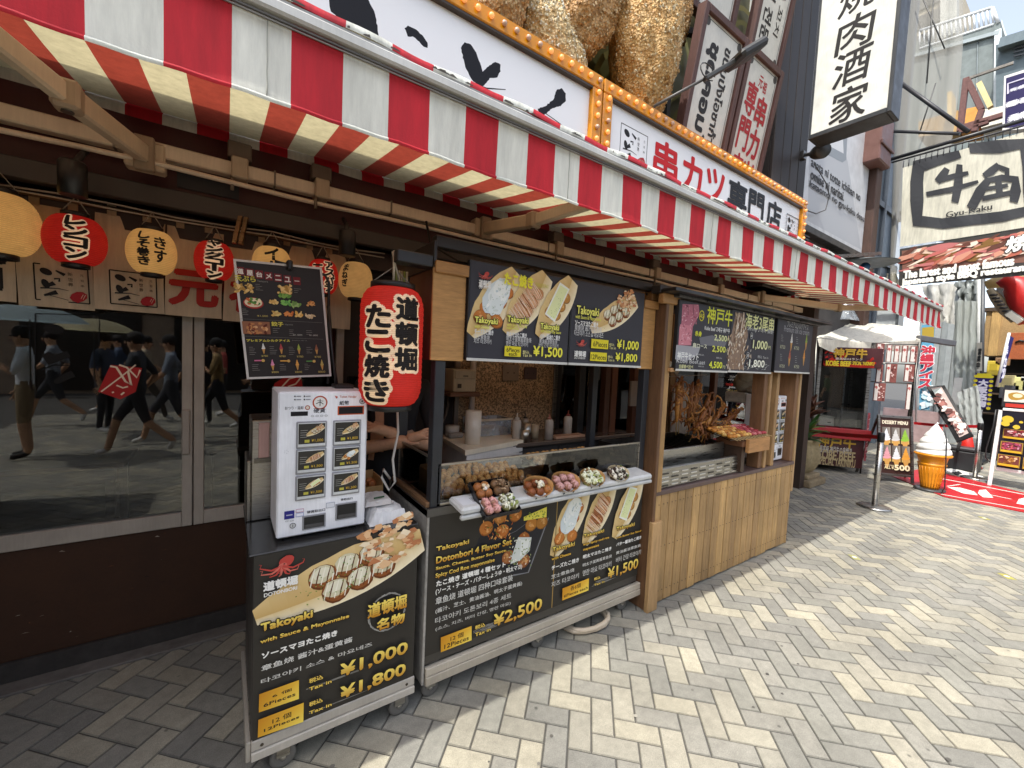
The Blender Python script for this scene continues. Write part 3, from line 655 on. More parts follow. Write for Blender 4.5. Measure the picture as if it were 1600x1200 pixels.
# dark timber column and small wall lamp
b = MB()
for k in range(4): b.box(5.12+.215*k, 5.325+.215*k, 2.40, 2.8, 2.6, 12, ['#2a211d', '#241c19', '#2c2420', '#211a17'][k], 'wood_upright', .008)
b.box(5.10, 6.0, 2.43, 2.85, 2.6, 12, '#231d1b', 'wood_upright')
b.build('timber_column', label='tall dark brown timber clad column beside the white hanging sign', cat='column', loc=(5.5, 2.6, 2.6))
b = MB(); b.box(4.78, 5.06, 2.6, 2.8, 3.0, 12, '#b9bab6', 'satin'); b.tube([(5.0, 2.55, 3), (5.0, 2.55, 12)], .03, '#a9b0b2', 'metal'); b.box(4.96, 5.04, 2.5, 2.6, 5.2, 5.25, '#777', 'metal') if False else None
b.build('downpipe', label='pale grey drain pipe between the slanted signs and the column', cat='pipe', loc=(5, 2.6, 5))
t = thing('wall_spotlight', 'small dark grey spot lamp bolted low on the timber column', 'lamp', oc(1268, 240, 2.2))
b = MB(); p = Vector(oc(1258, 242, 2.36)); q = Vector(oc(1272, 240, 2.2)); b.tube([p, q], .022, '#8c8a86', 'metal'); b.box(p.x-.04, p.x+.04, p.y, p.y+.05, p.z-.05, p.z+.05, '#6f6d69', 'metal', .006); b.build('bracket', t)
b = MB(); d = (Vector(oc(1294, 232, 2.0))-q).normalized(); M = d.to_track_quat('Z', 'Y').to_matrix(); b.lathe([(.03, -.02), (.055, .0), (.075, .06), (.085, .17), (.08, .19), (.0, .185)], q, '#3a3b3c', 'satin', 20, M); b.build('lamp_shade', t)

# white hanging sign 
XS = 5.2; yl, yr = onX(1266, 214, XS).y, onX(1385, 172, XS).y; zb = onX(1267, 210, XS).z
t = thing('hanging_lightbox', 'tall white hanging lightbox with black brush characters in a black frame', 'sign', (XS, (yl+yr)/2, zb))
b = MB(); b.box(XS+.01, XS+.26, yr, yl, zb, 8, '#cfcfc6', 'satin'); pl = Plane(b, (XS+.0097, yl, zb), (0, -1, 0), (0, 0, 1), .0001); ik = '#2a2827'
wS = yl-yr
for ch, ya, yb in (('焼', -42, 27), ('肉', 18, 82), ('酒', 70, 134), ('家', 130, 186)):
    zc = onX(1333, (ya+yb)/2, XS).z-zb; hh = .165; pl.text(ch, wS*.27, zc-hh, wS*.74, zc+hh, ik, .005, lean=.08)
b.build('panel', t)
b = MB(); b.box(XS, XS+.27, yr-.035, yr-.0005, zb-.05, 8, '#2e3032', 'satin', .006); b.box(XS, XS+.27, yr, yl, zb-.05, zb-.0005, '#2a2c2e', 'satin', .006); b.box(XS, XS+.27, yl+.0005, yl+.02, zb-.05, 8, '#2e3032', 'satin', .004); b.build('frame', t)

# neighbouring facade: white board with romanised sentence, vent, brown post, blue glass
nb = thing('neighbour_building', 'grey neighbouring shop front with brown posts and blue glass beyond the column', 'building', (8, 2.9, 0))
b = MB(); b.box(6.76, 9.45, 2.86, 3.2, 0, 3.72, '#45413e', 'matte'); b.box(6.0, 9.45, 2.88, 3.2, 3.72, 12, '#4a4744', 'matte'); b.box(6.2, 9.5, 2.74, 2.86, 3.70, 3.80, '#33312f', 'satin', .006); b.build('wall', nb)
b = MB(); b.box(6.25, 7.25, 2.80, 2.86, 3.25, 3.69, '#1b1b1b', 'satin')
for k in range(9): b.box(6.27, 7.23, 2.775, 2.80, 3.27+.047*k, 3.295+.047*k, '#38373a', 'satin', .004)
b.build('vent_grille', nb)
b = MB(); b.box(9.46, 9.72, 2.66, 3.0, 0, 12, '#4c352b', 'wood_upright', .01); b.build('post', nb)
b = MB(); b.box(9.72, 13.5, 3.3, 3.4, 0, 12, '#5d6872', 'satin'); 
for k in range(5): b.box(9.8+.8*k, 9.86+.8*k, 3.22, 3.299, 0, 12, '#505862', 'satin')
for z in (2.6, 4.2, 5.4): b.box(9.72, 13.5, 3.24, 3.299, z, z+.12, '#4a4f55', 'satin')
b.build('glass_front', nb)
b = MB(); b.box(6.30, 9.44, 2.78, 2.86, 3.80, 8, '#c7c7c7', 'satin'); pl = Plane(b, (6.30, 2.78, 3.80), (1, 0, 0), (0, 0, 1), .0006)
J = lambda *ps: [pl.at(*p) for p in ps]
pl.poly(J((1316, 215), (1325, 256), (1345, 390), (1262, 345), (1264, 245), (1290, 200)), '#b3b4b6'); pl.poly(J((1270, 222), (1325, 190), (1322, 250), (1316, 254), (1280, 235)), '#8f9498'); pl.poly(J((1276, 218), (1316, 195), (1318, 240)), '#d2d2d2')
for s_, a, c in (('anata ni totte ichiban no', (1267, 254), (1345, 298)), ('omise ni naritai.', (1266, 274), (1319, 298)), ('kataomoi no gyu-kaku desu.', (1264, 290), (1351, 337))):
    u0, v0 = pl.at(*a); u1 = pl.at(*c)[0]; pl.text(s_, u0, v0-.045, u1, v0+.085, '#3f3e40', .004)
b.build('white_board', label='large white wall board with grey romanised sentences under the hanging sign', cat='sign board', loc=(7.9, 2.8, 5))
b = MB(); b.tube([oc(1272, 255, 2.72), oc(1290, 285, 2.70), oc(1296, 305, 2.70), oc(1290, 328, 2.71), oc(1275, 334, 2.72), oc(1258, 328, 2.73)], .008, '#4a4846', 'satin', 6); b.build('loose_cable', label='thin loose cable hanging in a loop across the white wall board', cat='cable', loc=(7.2, 2.7, 4.2))
b = MB(); b.beam(oc(1262, 404, 2.4), oc(1375, 396, 2.4), .04, .05, '#6f6f70', 'metal'); o = oc(1352, 412, 2.4); b.lathe([(.02, .09), (.10, .08), (.42, .0), (.40, -.01), (.0, .06)], o, '#4b5456', 'satin', 24); b.ball((o[0], o[1], o[2]-.05), .07, '#2d5f93', 'gloss')
b.build('dish_lamp', label='grey dish shaped lamp on a steel arm above the awning end', cat='lamp', loc=(9, 2.4, 3.5))

# brush banner with black characters on rods
XB = 11.0; ob = lambda x, y: onX(x, y, XB)
t = thing('hanging_banner', 'cream cloth banner with thick black framed brush characters on black rods', 'banner', tuple(ob(1500, 320)))
b = MB(); n, k = 22, 12; g = []
cTL, cTR, cBL, cBR = ob(1411, 262), ob(1625, 198), ob(1406, 386), ob(1625, 352)
def bp(s_, t_, off=0):
    a = cTL.lerp(cTR, s_); c = cBL.lerp(cBR, s_); p = a.lerp(c, t_); return Vector((p.x+.014*math.sin(s_*9+t_*3)+.006*math.sin(s_*23-t_*8)-off, p.y, p.z))
for j in range(k+1): g.append(b.add([bp(i/n, j/k) for i in range(n+1)]))
for j in range(k):
    for i in range(n): b.face((g[j]+i, g[j]+i+1, g[j+1]+i+1, g[j+1]+i), hx('#d9d5c2'), 'cloth', True)
b.build('cloth', t)
class Warp(Plane):   # prints on the waving cloth: photo pixel -> cloth coordinates -> slightly in front of it
    def at(s, x, y):
        d = ray(x, y); p = CO+d*(XB/d.x); u = (p.y-cTL.y)/(cTR.y-cTL.y); top = cTL.lerp(cTR, u); bot = cBL.lerp(cBR, u); return (u, (p.z-top.z)/(bot.z-top.z))
    def P(s, u, v): return bp(u, v, .012+s.l*s.d)
def fillpx(pl, pts, col, nsub=1):
    pl.poly([pl.at(*p) for p in pts], col)
b = MB(); pl = Warp(b, (0, 0, 0), (0, -1, 0), (0, 0, 1), .0004); ik = '#37383b'
def z6(*ps): return [(1360+x/6.6667, 180+y/6.6667) for x, y in ps]
def band(pts, wds):      # a brush stroke as a chain of small faces
    L = []; R = []
    for i, (x, y) in enumerate(pts):
        a = pts[max(i-1, 0)]; c = pts[min(i+1, len(pts)-1)]; dx, dy = c[0]-a[0], c[1]-a[1]; q = math.hypot(dx, dy); w_ = wds[i]/2; L.append((x-dy/q*w_, y+dx/q*w_)); R.append((x+dy/q*w_, y-dx/q*w_))
    for i in range(len(pts)-1):
        N_ = 4
        for s_ in range(N_):
            f = lambda A, i0, q: (A[i0][0]+(A[i0+1][0]-A[i0][0])*q, A[i0][1]+(A[i0+1][1]-A[i0][1])*q)
            pl.poly([pl.at(*v) for v in z6(f(L, i, s_/N_), f(L, i, (s_+1)/N_), f(R, i, (s_+1)/N_), f(R, i, s_/N_))], ik); pl.l -= 1
    pl.up()
band([(935, 410), (700, 470), (500, 530), (470, 700), (460, 900), (455, 1110), (700, 1140), (1000, 1100), (1300, 1070), (1560, 1010), (1580, 800), (1600, 560), (1590, 300), (1330, 330), (1035, 350)], [80, 110, 150, 130, 135, 145, 110, 110, 110, 110, 110, 110, 150, 140, 100])
band([(790, 560), (740, 640), (680, 700)], [60, 90, 70]); band([(690, 690), (860, 640), (1000, 610)], [60, 55, 40]); band([(560, 830), (800, 790), (1090, 700)], [50, 60, 30]); band([(920, 520), (890, 720), (840, 920)], [60, 90, 70])
band([(1310, 520), (1230, 590), (1150, 640)], [60, 80, 50]); band([(1300, 540), (1390, 580), (1380, 640)], [50, 60, 50]); band([(1200, 670), (1100, 800), (990, 980)], [60, 100, 90]); band([(1180, 690), (1330, 660), (1460, 680), (1450, 800), (1420, 920)], [50, 70, 90, 110, 80]); band([(1140, 780), (1380, 740)], [40, 40]); band([(1110, 880), (1400, 820)], [50, 50]); band([(1290, 640), (1290, 850)], [60, 70])
u0, v0 = pl.at(1470, 347); u1, v1 = pl.at(1539, 332)
g_ = glyphs('Gyu-Kaku'); x0, y0, x1, y1 = g_[2]; pl.raw(g_, lambda x, y: (u0+(x-x0)/(x1-x0)*(u1-u0), .765-(y-y0)/(y1-y0)*.085), hx('#3a3a3a')); pl.raw(g_, lambda x, y: (u0+.004+(x-x0)/(x1-x0)*(u1-u0), .765-(y-y0)/(y1-y0)*.085), hx('#3a3a3a'))
b.build('brush_lettering', t)
b = MB(); b.tube([ob(1389, 250), ob(1625, 180)], .035, '#2a2a2d', 'satin'); b.tube([ob(1393, 254), ob(1625, 189)], .018, '#39383a', 'satin')
for q in range(22): p = cTL.lerp(cTR, q/21); b.tube([p, p+Vector((0, 0, .13))], .008, '#2a2a2d', 'satin', 5)
b.build('rod', t)
b = MB(); b.tube([onX(1405, 128, 11), ob(1513, 206)], .035, '#2b2b2e'); b.tube([onX(1394, 205, 11), ob(1500, 209)], .03, '#3a3a3d'); b.build('stay_rod', t)
b = MB(); p = onY(1366, 250, 2.62); q = onY(1389, 204, 2.62); b.box(p.x, q.x, 2.55, 3.0, p.z, q.z+.1, '#6b4a42', 'satin', .02); b.box(p.x-.03, q.x+.03, 2.52, 2.549, p.z+.25, p.z+.32, '#5b3d37', 'satin', .01); b.build('bracket_box', label='brown steel bracket box on the facade holding the banner rods', cat='bracket', loc=tuple((p+q)/2))
# lower strip: beef photograph and white lines of text
dTL, dTR, dBL, dBR = ob(1406, 389), ob(1625, 354), ob(1404, 447), ob(1625, 428)
b = MB(); slab(b, [dTL, dBL, dBR, dTR], (.02, 0, 0), '#3d3a38', 'print'); pl = Plane(b, dBL-Vector((.004, 0, 0)), (0, -1, 0), (0, 0, 1), .00025)
rb = random.Random(21); J = lambda *ps: [pl.at(*p) for p in ps]
pl.poly(J((1409, 392), (1600, 364), (1625, 362), (1625, 408), (1600, 410), (1410, 424)), '#7a5548')
for k in range(130):
    x = rb.uniform(1412, 1620); y = 392-(x-1409)*.15+rb.uniform(3, 30); col = rb.choice(['#8a4a3c', '#a8604e', '#c28a74', '#d9b8a0', '#7b5a30', '#5e3a30', '#b26b68', '#e2ccba', '#96702e' if x < 1450 else '#b5655e'])
    u, v = pl.at(x, y); pl.ell(u, v, rb.uniform(.05, .22), rb.uniform(.02, .06), col, rb.uniform(-.1, .7), 7, .3)
for s_, xa, xb, ym in (('The larest and most famous', 1414, 1583, 419), ('Japanese style BBQ restaurant', 1411, 1606, 431)):
    ua, ub = pl.at(xa, ym)[0], pl.at(xb, ym)[0]; vm = pl.at((xa+xb)/2, ym)[1]; pl.text(s_, ua, vm-.075, ub, vm+.075, '#e9e6dc', .010, rot=.035)
u, v = pl.at(1590, 382); pl.text('焼肉', u-.12, v-.12, u+.42, v+.14, '#ecebe4', .010, .012, '#333030')
b.build('beef_banner', label='brown beef photo strip with white English lines under the cream banner', cat='banner', loc=tuple((dTL+dBR)/2))

# far buildings
def far(name, label, cat, parts, loc):
    t = thing(name, label, cat, loc)
    for pn, fn in parts: bb = MB(); fn(bb); bb.build(pn, t)
    return t
XF = 22.0; of = lambda x, y, X=XF: onX(x, y, X)
def fa(b):
    slab(b, [of(1395, 60), of(1395, 330), of(1563, 330), of(1563, 32), of(1460, 66)], (6, 0, 0), '#747c7a', 'matte')
def fb(b):
    for x, y0, y1 in ((1497, 78, 300), (1528, 66, 300), (1470, 88, 300)): b.tube([of(x, y0)-Vector((.02, 0, 0)), of(x-6, y1)-Vector((.02, 0, 0))], .02, '#5f686a', 'satin', 6)
    b.beam(of(1395, 98)-Vector((.06, 0, 0)), of(1562, 52)-Vector((.06, 0, 0)), .1, .12, '#96a0a1', 'satin'); b.beam(of(1560, 48)-Vector((.05, 0, 0)), of(1556, 300)-Vector((.05, 0, 0)), .1, .16, '#c9d0d0', 'satin')
def fc(b):
    b.tube([of(1437, 48), of(1550, 12)], .05, '#d9dcdc', 'satin', 6); b.tube([of(1437, 76), of(1553, 38)], .04, '#d9dcdc', 'satin', 6); b.tube([of(1550, 12), of(1560, 36)], .05, '#d9dcdc', 'satin', 6)
    for k in range(17): b.tube([of(1437+7*k, 48-2.23*k), of(1437+7.2*k, 76-2.37*k)], .03, '#d4d7d7', 'satin', 5)
far('grey_tower_block', 'grey panelled building with white rooftop railing at the top right', 'building', [('wall', fa), ('trim', fb), ('railing', fc)], tuple(of(1500, 200)))
def fd(b): slab(b, [of(1395, -60, 26), of(1395, 140, 26), of(1486, 140, 26), of(1486, -60, 26)], (5, 0, 0), '#b9ae98', 'matte')
def fe(b):
    b.beam(of(1484, -60, 25.9), of(1484, 60, 25.9), .5, .5, '#c9c9bf', 'satin')
    for k in range(3): p = of(1450, 0+30*k, 25.95); b.box(p.x-.02, p.x+.02, p.y-.8, p.y+.6, p.z-.3, p.z+.3, '#6d6a62', 'gloss')
far('cream_building', 'cream upper building behind the netting beyond the grey railing', 'building', [('wall', fd), ('window', fe)], tuple(of(1450, 0, 26)))
def ff(b): slab(b, [of(1565, 30, 24), of(1558, 118, 24), of(1586, 108, 24), of(1584, 90, 24)], (4, 0, 0), '#c3cbc6', 'matte'); slab(b, [of(1556, 70, 21), of(1556, 260, 21), of(1640, 260, 21), of(1640, 40, 21), of(1600, 52, 21), of(1600, 66, 21)], (4, 0, 0), '#59666b', 'matte')
def fg(b):
    b.beam(of(1562, 70, 20.8), of(1640, 46, 20.8), .3, .3, '#5d6c72', 'satin')
    for k in range(5): b.beam(of(1584, 64+6*k, 20.9), of(1600, 60+6*k, 20.9), .05, .05, '#33383c', 'satin')
far('slate_building', 'slate coloured building with pale side wall at the right edge under the sky', 'building', [('wall', ff), ('ledge', fg)], tuple(of(1580, 150, 21)))
def fh(b):
    slab(b, [of(1435, 190, 19), of(1435, 214, 19), of(1497, 206, 19), of(1497, 172, 19)], (1, 0, 0), '#a98a5b', 'matte'); slab(b, [of(1500, 172, 19), of(1500, 206, 19), of(1528, 202, 19), of(1528, 166, 19)], (1, 0, 0), '#c98f45', 'matte')
    slab(b, [of(1480, 144, 18.5), of(1480, 182, 18.5), of(1487, 180, 18.5), of(1487, 142, 18.5)], (.6, 0, 0), '#c9ac72', 'matte'); slab(b, [of(1533, 172, 19), of(1533, 200, 19), of(1570, 190, 19), of(1570, 165, 19)], (1, 0, 0), '#cfc9ba', 'matte')
far('orange_hoarding', 'row of tan and orange wall panels in the sun above the banner', 'hoarding', [('panel', fh)], tuple(of(1500, 190, 19)))
b = MB(); XG = 16
for p, q in (((1510, 122), (1500, 205)), ((1512, 126), (1534, 172)), ((1534, 172), (1522, 206)), ((1498, 206), (1545, 190)), ((1500, 200), (1580, 176))): b.beam(of(*p, XG), of(*q, XG), .12, .12, '#6b423b', 'rust', .01)
b.beam(of(1510, 124, XG), of(1584, 98, XG), .06, .06, '#8a8378', 'metal'); b.beam(of(1530, 130, XG), of(1548, 168, XG), .14, .1, '#d9c58f', 'matte')
b.build('steel_bracing', label='rust brown triangular steel bracing above the cream banner', cat='steelwork', loc=tuple(of(1515, 170, XG)))
XP = 15.0; t0_, t1_ = of(1569, 119, XP), of(1640, 96, XP); b0_ = of(1566, 205, XP); b1_ = of(1640, 196, XP)
b = MB(); slab(b, [t0_, b0_, b1_, t1_], (.25, 0, 0), '#d8d5cf', 'satin'); pl = Plane(b, b0_-Vector((.002, 0, 0)), (0, -1, 0), (0, 0, 1), .0006); J = lambda *ps: [pl.at(*p) for p in ps]
pl.poly(J((1572, 122), (1570, 200), (1640, 194), (1640, 101)), '#2a2450'); pl.T('元祖', (1578, 143), (1603, 132), '#e6e4ee', .02); pl.T('廻る', (1573, 167), (1605, 152), '#f0eef4', .03); pl.T('元禄', (1576, 190), (1612, 172), '#f0eef4', .03); pl.stroke(J((1575, 147), (1575, 131), (1602, 122)), .03, '#c9c4d4')
b.build('purple_signboard', label='dark purple signboard with white characters at the right edge above the banner', cat='signboard', loc=tuple(of(1590, 160, XP)))
# scaffold netting hanging in front of the facades
b = MB(); n, k = 10, 14; g = []
for j in range(k+1):
    row = []
    for i in range(n+1): x = 1398+(1505-1398)*i/n*(1-.55*max(0, (j/k-.32)))-j*.4; y = -30+460*j/k-(i*3.2 if j < 6 else i*1.5); p = onX(x, y, 12.2); row.append((p.x+.08*math.sin(i*1.9+j*.3)+.05*math.sin(i*4.1), p.y, p.z))
    g.append(b.add(row))
for j in range(k):
    for i in range(n): b.face((g[j]+i, g[j]+i+1, g[j+1]+i+1, g[j+1]+i), hx('#a3a19a'), 'net', True)
b.build('scaffold_net', label='see through grey scaffold netting draped beside the white hanging sign', cat='netting', loc=tuple(onX(1450, 150, 12.2)))
b = MB()
for x0, y0, x1, y1 in ((1434, -20, 1476, 76), (1460, -20, 1448, 130), (1462, 130, 1436, 210)): b.tube([onX(x0, y0, 12), onX(x1, y1, 12)], .012, '#4a4a48', 'satin', 5)
b.build('net_ropes', label='thin dark ropes tied across the grey netting', cat='rope', loc=tuple(onX(1450, 50, 12)))
# ================================================================ STALLS AND CARTS
GOLDG = (hx('#b8791c'), hx('#f3dc6a')); WT = '#e9e7e0'; BLK = '#34312c'
def art_ball(pl, u, v, r, base='#b5713a', seed=None):
    pl.ell(u, v, r, r*.92, mul(base, .55), 0, 14, .04); pl.ell(u-r*.02, v+r*.06, r*.92, r*.82, base, 0, 14, .05)
    for k in range(7):
        a = rnd.uniform(0, 6.28); d = rnd.uniform(0, .6)*r; pl.ell(u+d*math.cos(a), v+d*math.sin(a)+r*.1, r*rnd.uniform(.12, .34), r*rnd.uniform(.08, .2), vary(mix(base, '#e9b877', rnd.uniform(.1, .7)), .2), rnd.uniform(0, 3), 7, .25)
def art_boat(pl, u, v, L, rot, kind, wd=.40):
    """paper boat of takoyaki, long axis L turned by rot"""
    cr, sr = math.cos(rot), math.sin(rot); F = lambda a, b: (u+(a*cr-b*sr)*L, v+(a*sr+b*cr)*L)
    up_ = [F(-.52+1.05*q/12, wd*(.06+.44*math.sin(math.pi*min(1, q/12*.86+.06))**.8)*(1+.03*math.sin(q*2.1))) for q in range(13)]; lo_ = [F(-.52+1.05*q/12, -wd*(.02+.50*math.sin(math.pi*min(1, q/12*.80+.04))**.8)) for q in range(13)]
    mid_ = [F(-.52+1.05*q/12, -wd*.18*math.sin(math.pi*q/12)) for q in range(13)]
    for q in range(12):
        pl.poly([up_[q], up_[q+1], mid_[q+1], mid_[q]], [hx('#d8bb80'), hx('#dcc088'), hx('#c9a668'), hx('#c9a668')]); pl.l -= 1; pl.poly([mid_[q], mid_[q+1], lo_[q+1], lo_[q]], [hx('#ddc48e'), hx('#e0c896'), hx('#f2e4c2'), hx('#efe0bc')]); pl.l -= 1
    pl.up()
    base = {'sauce': '#8a4f26', 'cheese': '#c07535', 'cod': '#c98a58', 'butter': '#b8833f'}[kind]; R = L*.088
    for i in range(3):
        for j in (1, -1):
            bu, bv = F(-.13+.155*i+.05*(j < 0), .062*j-.005); art_ball(pl, bu, bv, R, base)
            if kind == 'sauce':
                pl.ell(bu-R*.05, bv+R*.22, R*.86, R*.66, '#cfc7a6', rot, 12, .1); pl.ell(bu-R*.1, bv+R*.34, R*.6, R*.4, '#e3ddc4', rot, 10, .14)
                for q in range(5): x = -.7+.35*q; pl.stroke([(bu+R*(x-.12), bv-R*.55), (bu+R*x, bv+R*.1), (bu+R*(x+.16), bv+R*.75)], [R*.06, R*.10, R*.05], '#5a3218' if q % 2 else '#efe9d6')
    if kind == 'cheese':
        for (ca, cb, ra, rb_, col) in ((.08, .03, .27, .15, '#d3dcdc'), (.14, .02, .22, .13, '#e6ebe8'), (-.02, -.05, .13, .09, '#dfe6e3'), (.22, .05, .13, .09, '#eef1ec')): u2, v2 = F(ca, cb); pl.ell(u2, v2, ra*L, rb_*L, col, rot, 18, .09)
        for q in range(14): u2, v2 = F(rnd.uniform(-.1, .3), rnd.uniform(-.09, .12)); pl.ell(u2, v2, L*rnd.uniform(.02, .05), L*.015, rnd.choice(['#c5d2d4', '#f2f4ef', '#d0d8d2']), rnd.uniform(0, 3), 8, .2)
        art_ball(pl, *F(-.27, .05), R*1.1, base); art_ball(pl, *F(-.16, -.16), R*1.1, base)
    if kind == 'butter':
        pl.poly([F(-.20, .11), F(.34, .16), F(.38, -.04), F(-.18, -.10)], '#eef0e2'); pl.poly([F(-.17, .09), F(.31, .13), F(.35, -.02), F(-.15, -.08)], '#e3e8ae')
    if kind == 'cod':
        for k in range(34):
            a = -.32+.58*k/33; pl.stroke([F(a-.03, -.17+rnd.uniform(0, .03)), F(a+rnd.uniform(-.015, .015), -.05), F(a+.02, .06), F(a+.04, .17-rnd.uniform(0, .03))], [L*.006, L*.011, L*.011, L*.006], rnd.choice(['#efd2b4', '#e6b894', '#8a4a2c', '#f3dcc4']))
    for k in range(70 if kind == 'sauce' else 36):
        a, c = rnd.uniform(-.30, .30), rnd.uniform(-.12, .12); pl.ell(*F(a, c*.8), L*rnd.uniform(.003, .008), L*.004, rnd.choice(['#5d7a2f', '#7c9444', '#48652a', '#8aa05a']), rnd.uniform(0, 3), 5, .3)
    if kind == 'sauce':
        for k in range(95):
            a, c = rnd.uniform(.14, .50), rnd.uniform(-.06, .22); s_ = L*rnd.uniform(.02, .065); t = rnd.uniform(0, 3.14); x, y = F(a, c)
            pl.poly([(x+s_*math.cos(t+q)*rnd.uniform(.3, 1), y+s_*.6*math.sin(t+q)*rnd.uniform(.4, 1)) for q in (0, 1.4, 2.8, 4.2, 5.2)], rnd.choice(['#d9a878', '#e8c9a0', '#c48a5c', '#f0ddbc', '#b87850', '#e2b98c']))
def art_octopus(pl, u, v, s, red='#b8443c'):
    pl.ell(u+.12*s, v+.22*s, .34*s, .26*s, red, .4, 14, .04); pl.ell(u-.05*s, v+.02*s, .2*s, .14*s, '#c8665a', .3)
    for k, (a, b) in enumerate(((-1, .1), (-.95, -.22), (-.6, -.42), (-.2, -.5), (.25, -.46), (.6, -.3), (.85, -.02))):
        x0, y0 = u-.05*s, v; x1, y1 = u+a*s, v+b*s
        pl.stroke([(x0, y0), ((x0+x1)/2, (y0+y1)/2-.16*s), (x1, y1), (x1+.06*s, y1+.16*s), (x1-.04*s, y1+.2*s)], [.13*s, .09*s, .05*s, .03*s, .012*s], '#c96a5c' if k % 2 else red)
    pl.ell(u+.02*s, v+.1*s, .04*s, .03*s, '#2a1512')
def px7(x, y): return (370+x/3.077, 800+y/3.077)
def px8(x, y): return (650+x/3.334, 740+y/3.334)
def gbox(pl, quad):
    q = [pl.at(*p) for p in quad]; pl.poly([q[0], q[1], q[2], q[3]], [mix('#c98a1c', '#e9c548', .2), hx('#f1d65a'), hx('#e2b23a'), hx('#c48420')])
def smear(pl, a, c, n=30, col='#7f7c76'):
    (u0, v0), (u1, v1) = pl.at(*a), pl.at(*c)
    for k in range(n):
        t = k/n; y = v0+(v1-v0)*rnd.random(); x = u0+(u1-u0)*rnd.uniform(0, .5); L_ = (u1-u0)*rnd.uniform(.2, .5); pl.stroke([(x, y), (x+L_, y+(v1-v0)*.12)], [.0035, .001], vary(col, .25))
def caster(par, x, y, r=.05, w_=.03):
    b = MB(); M = Matrix.Rotation(math.pi/2, 3, 'X') @ Matrix.Rotation(.0, 3, 'Y'); c = Vector((x, y, r)); b.lathe([(r*.7, -w_/2), (r*.94, -w_/2), (r, -w_*.3), (r, w_*.3), (r*.94, w_/2), (r*.7, w_/2)], c, '#6a6863', 'satin', 28, M); b.lathe([(.0, -w_*.40), (r*.78, -w_*.40), (r*.78, w_*.40), (0, w_*.40)], c, '#c2c0b9', 'satin', 24, M); b.lathe([(0, -w_*.75), (r*.2, -w_*.75), (r*.2, w_*.75), (0, w_*.75)], c, '#d3d2cd', 'metal', 12, M)
    o = b.build('wheel', par); k = MB(); k.box(x-.04, x+.04, y-w_*.72, y+w_*.72, r*2+.004, r*2+.010, '#a9a7a1', 'metal', .002)
    for s_ in (-1, 1): k.box(x-.022, x+.022, y+s_*w_*.74-.002, y+s_*w_*.74+.002, r*1.15, r*2+.0035, '#b3b1ab', 'metal')
    sub(k, 'fork', o)

# ---- ticket cart in front
X0, X1, YF = .088, .697, 1.68
t = thing('poster_cart', 'small wheeled cart with black takoyaki price poster carrying the ticket machine', 'cart', (.39, 1.95, 0))
b = MB(); b.box(X0-.003, X1, YF+.003, 2.24, .175, .862, '#3a3733', 'satin', .003); b.build('body', t)
b = MB(); b.box(X0-.018, X1+.003, YF+.0015, 2.26, .8625, .870, '#2c2b2a', 'gloss', .003); b.build('top', t)
b = MB(); b.box(X0-.004, X1+.006, YF-.004, YF+.012, .135, .1745, '#a7a197', 'satin', .003); b.box(X0-.004, X1+.006, YF-.010, YF+.012, .100, .1335, '#b0aa9f', 'satin', .003); b.box(X0-.02, X0-.005, YF, 2.24, .10, .1745, '#9d978c', 'satin', .002)
for x in (X0+.03, X1-.03): b.tube([(x, YF-.006, .152), (x, YF-.003, .152)], .006, '#55504a', 'metal')
b.build('base_rail', t)
b = MB(); pl = Plane(b, (X0, YF, .175), (1, 0, 0), (0, 0, 1)); pl.rect(0, 0, X1-X0, .690, BLK); T = lambda s_, x0, y0, x1, y1, c, bo=0, **k: pl.T(s_, px7(x0, y0), px7(x1, y1), c, bo, **k)
u0, v0 = pl.at(*px7(100, 505)); u1, v1 = pl.at(*px7(850, 150)); art_boat(pl, (u0+u1)/2+.012, (v0+v1)/2+.004, .615, math.atan2(v1-v0, u1-u0)+.02, 'sauce', .34)
u, v = pl.at(*px7(225, 255)); art_octopus(pl, u, v, .075)
T('道頓堀', 128, 378, 290, 298, WT, .0022); T('DOTONBORI', 130, 405, 288, 350, WT, .0006)
T('Takoyaki', 115, 580, 362, 465, '#e0b040', .0022, line=.004, lcol='#1d1a16', grad=GOLDG); T('with Sauce & Mayonnaise', 113, 632, 537, 485, '#e0b040', .0012, line=.003, lcol='#1d1a16', grad=GOLDG)
T('ソースマヨたこ焼き', 120, 700, 480, 560, WT, .0016); T('章鱼烧 酱汁&蛋黄酱', 118, 760, 553, 592, '#d8d6cf', .0004); T('타코야키 소스 & 마요네즈', 115, 820, 648, 618, '#cfcdc6', .0003)
for (q, a, c) in ((((105, 955), (297, 890), (297, 800), (107, 868)), ('6 個', 170, 885, 262, 838), ('6Pieces', 128, 930, 280, 858)), (((100, 1075), (318, 1000), (320, 908), (103, 990)), ('12 個', 170, 1010, 260, 950), ('12Pieces', 130, 1048, 298, 968))):
    gbox(pl, [px7(*p) for p in q]); T(*a, '#26211a', .0004); T(*c, '#26211a', .0006)
for a, c in (((330, 850), (640, 730)), ((330, 965), (640, 840))): smear(pl, px7(*a), px7(*c), 34)
for (k1, k2, k3) in ((('税込', 345, 815, 412, 770), ('Tax in', 345, 850, 452, 795), ('¥1,000', 495, 792, 815, 612)), (('税込', 345, 925, 410, 880), ('Tax in', 345, 962, 452, 905), ('¥1,800', 495, 897, 805, 715))):
    for q in (k1, k2): T(*q, '#e8c65a', .0008, line=.002, lcol='#1d1a16')
    T(*k3, '#e9c24a', .003, line=.003, lcol='#1d1a16', grad=GOLDG)
u, v = pl.at(*px7(718, 472))
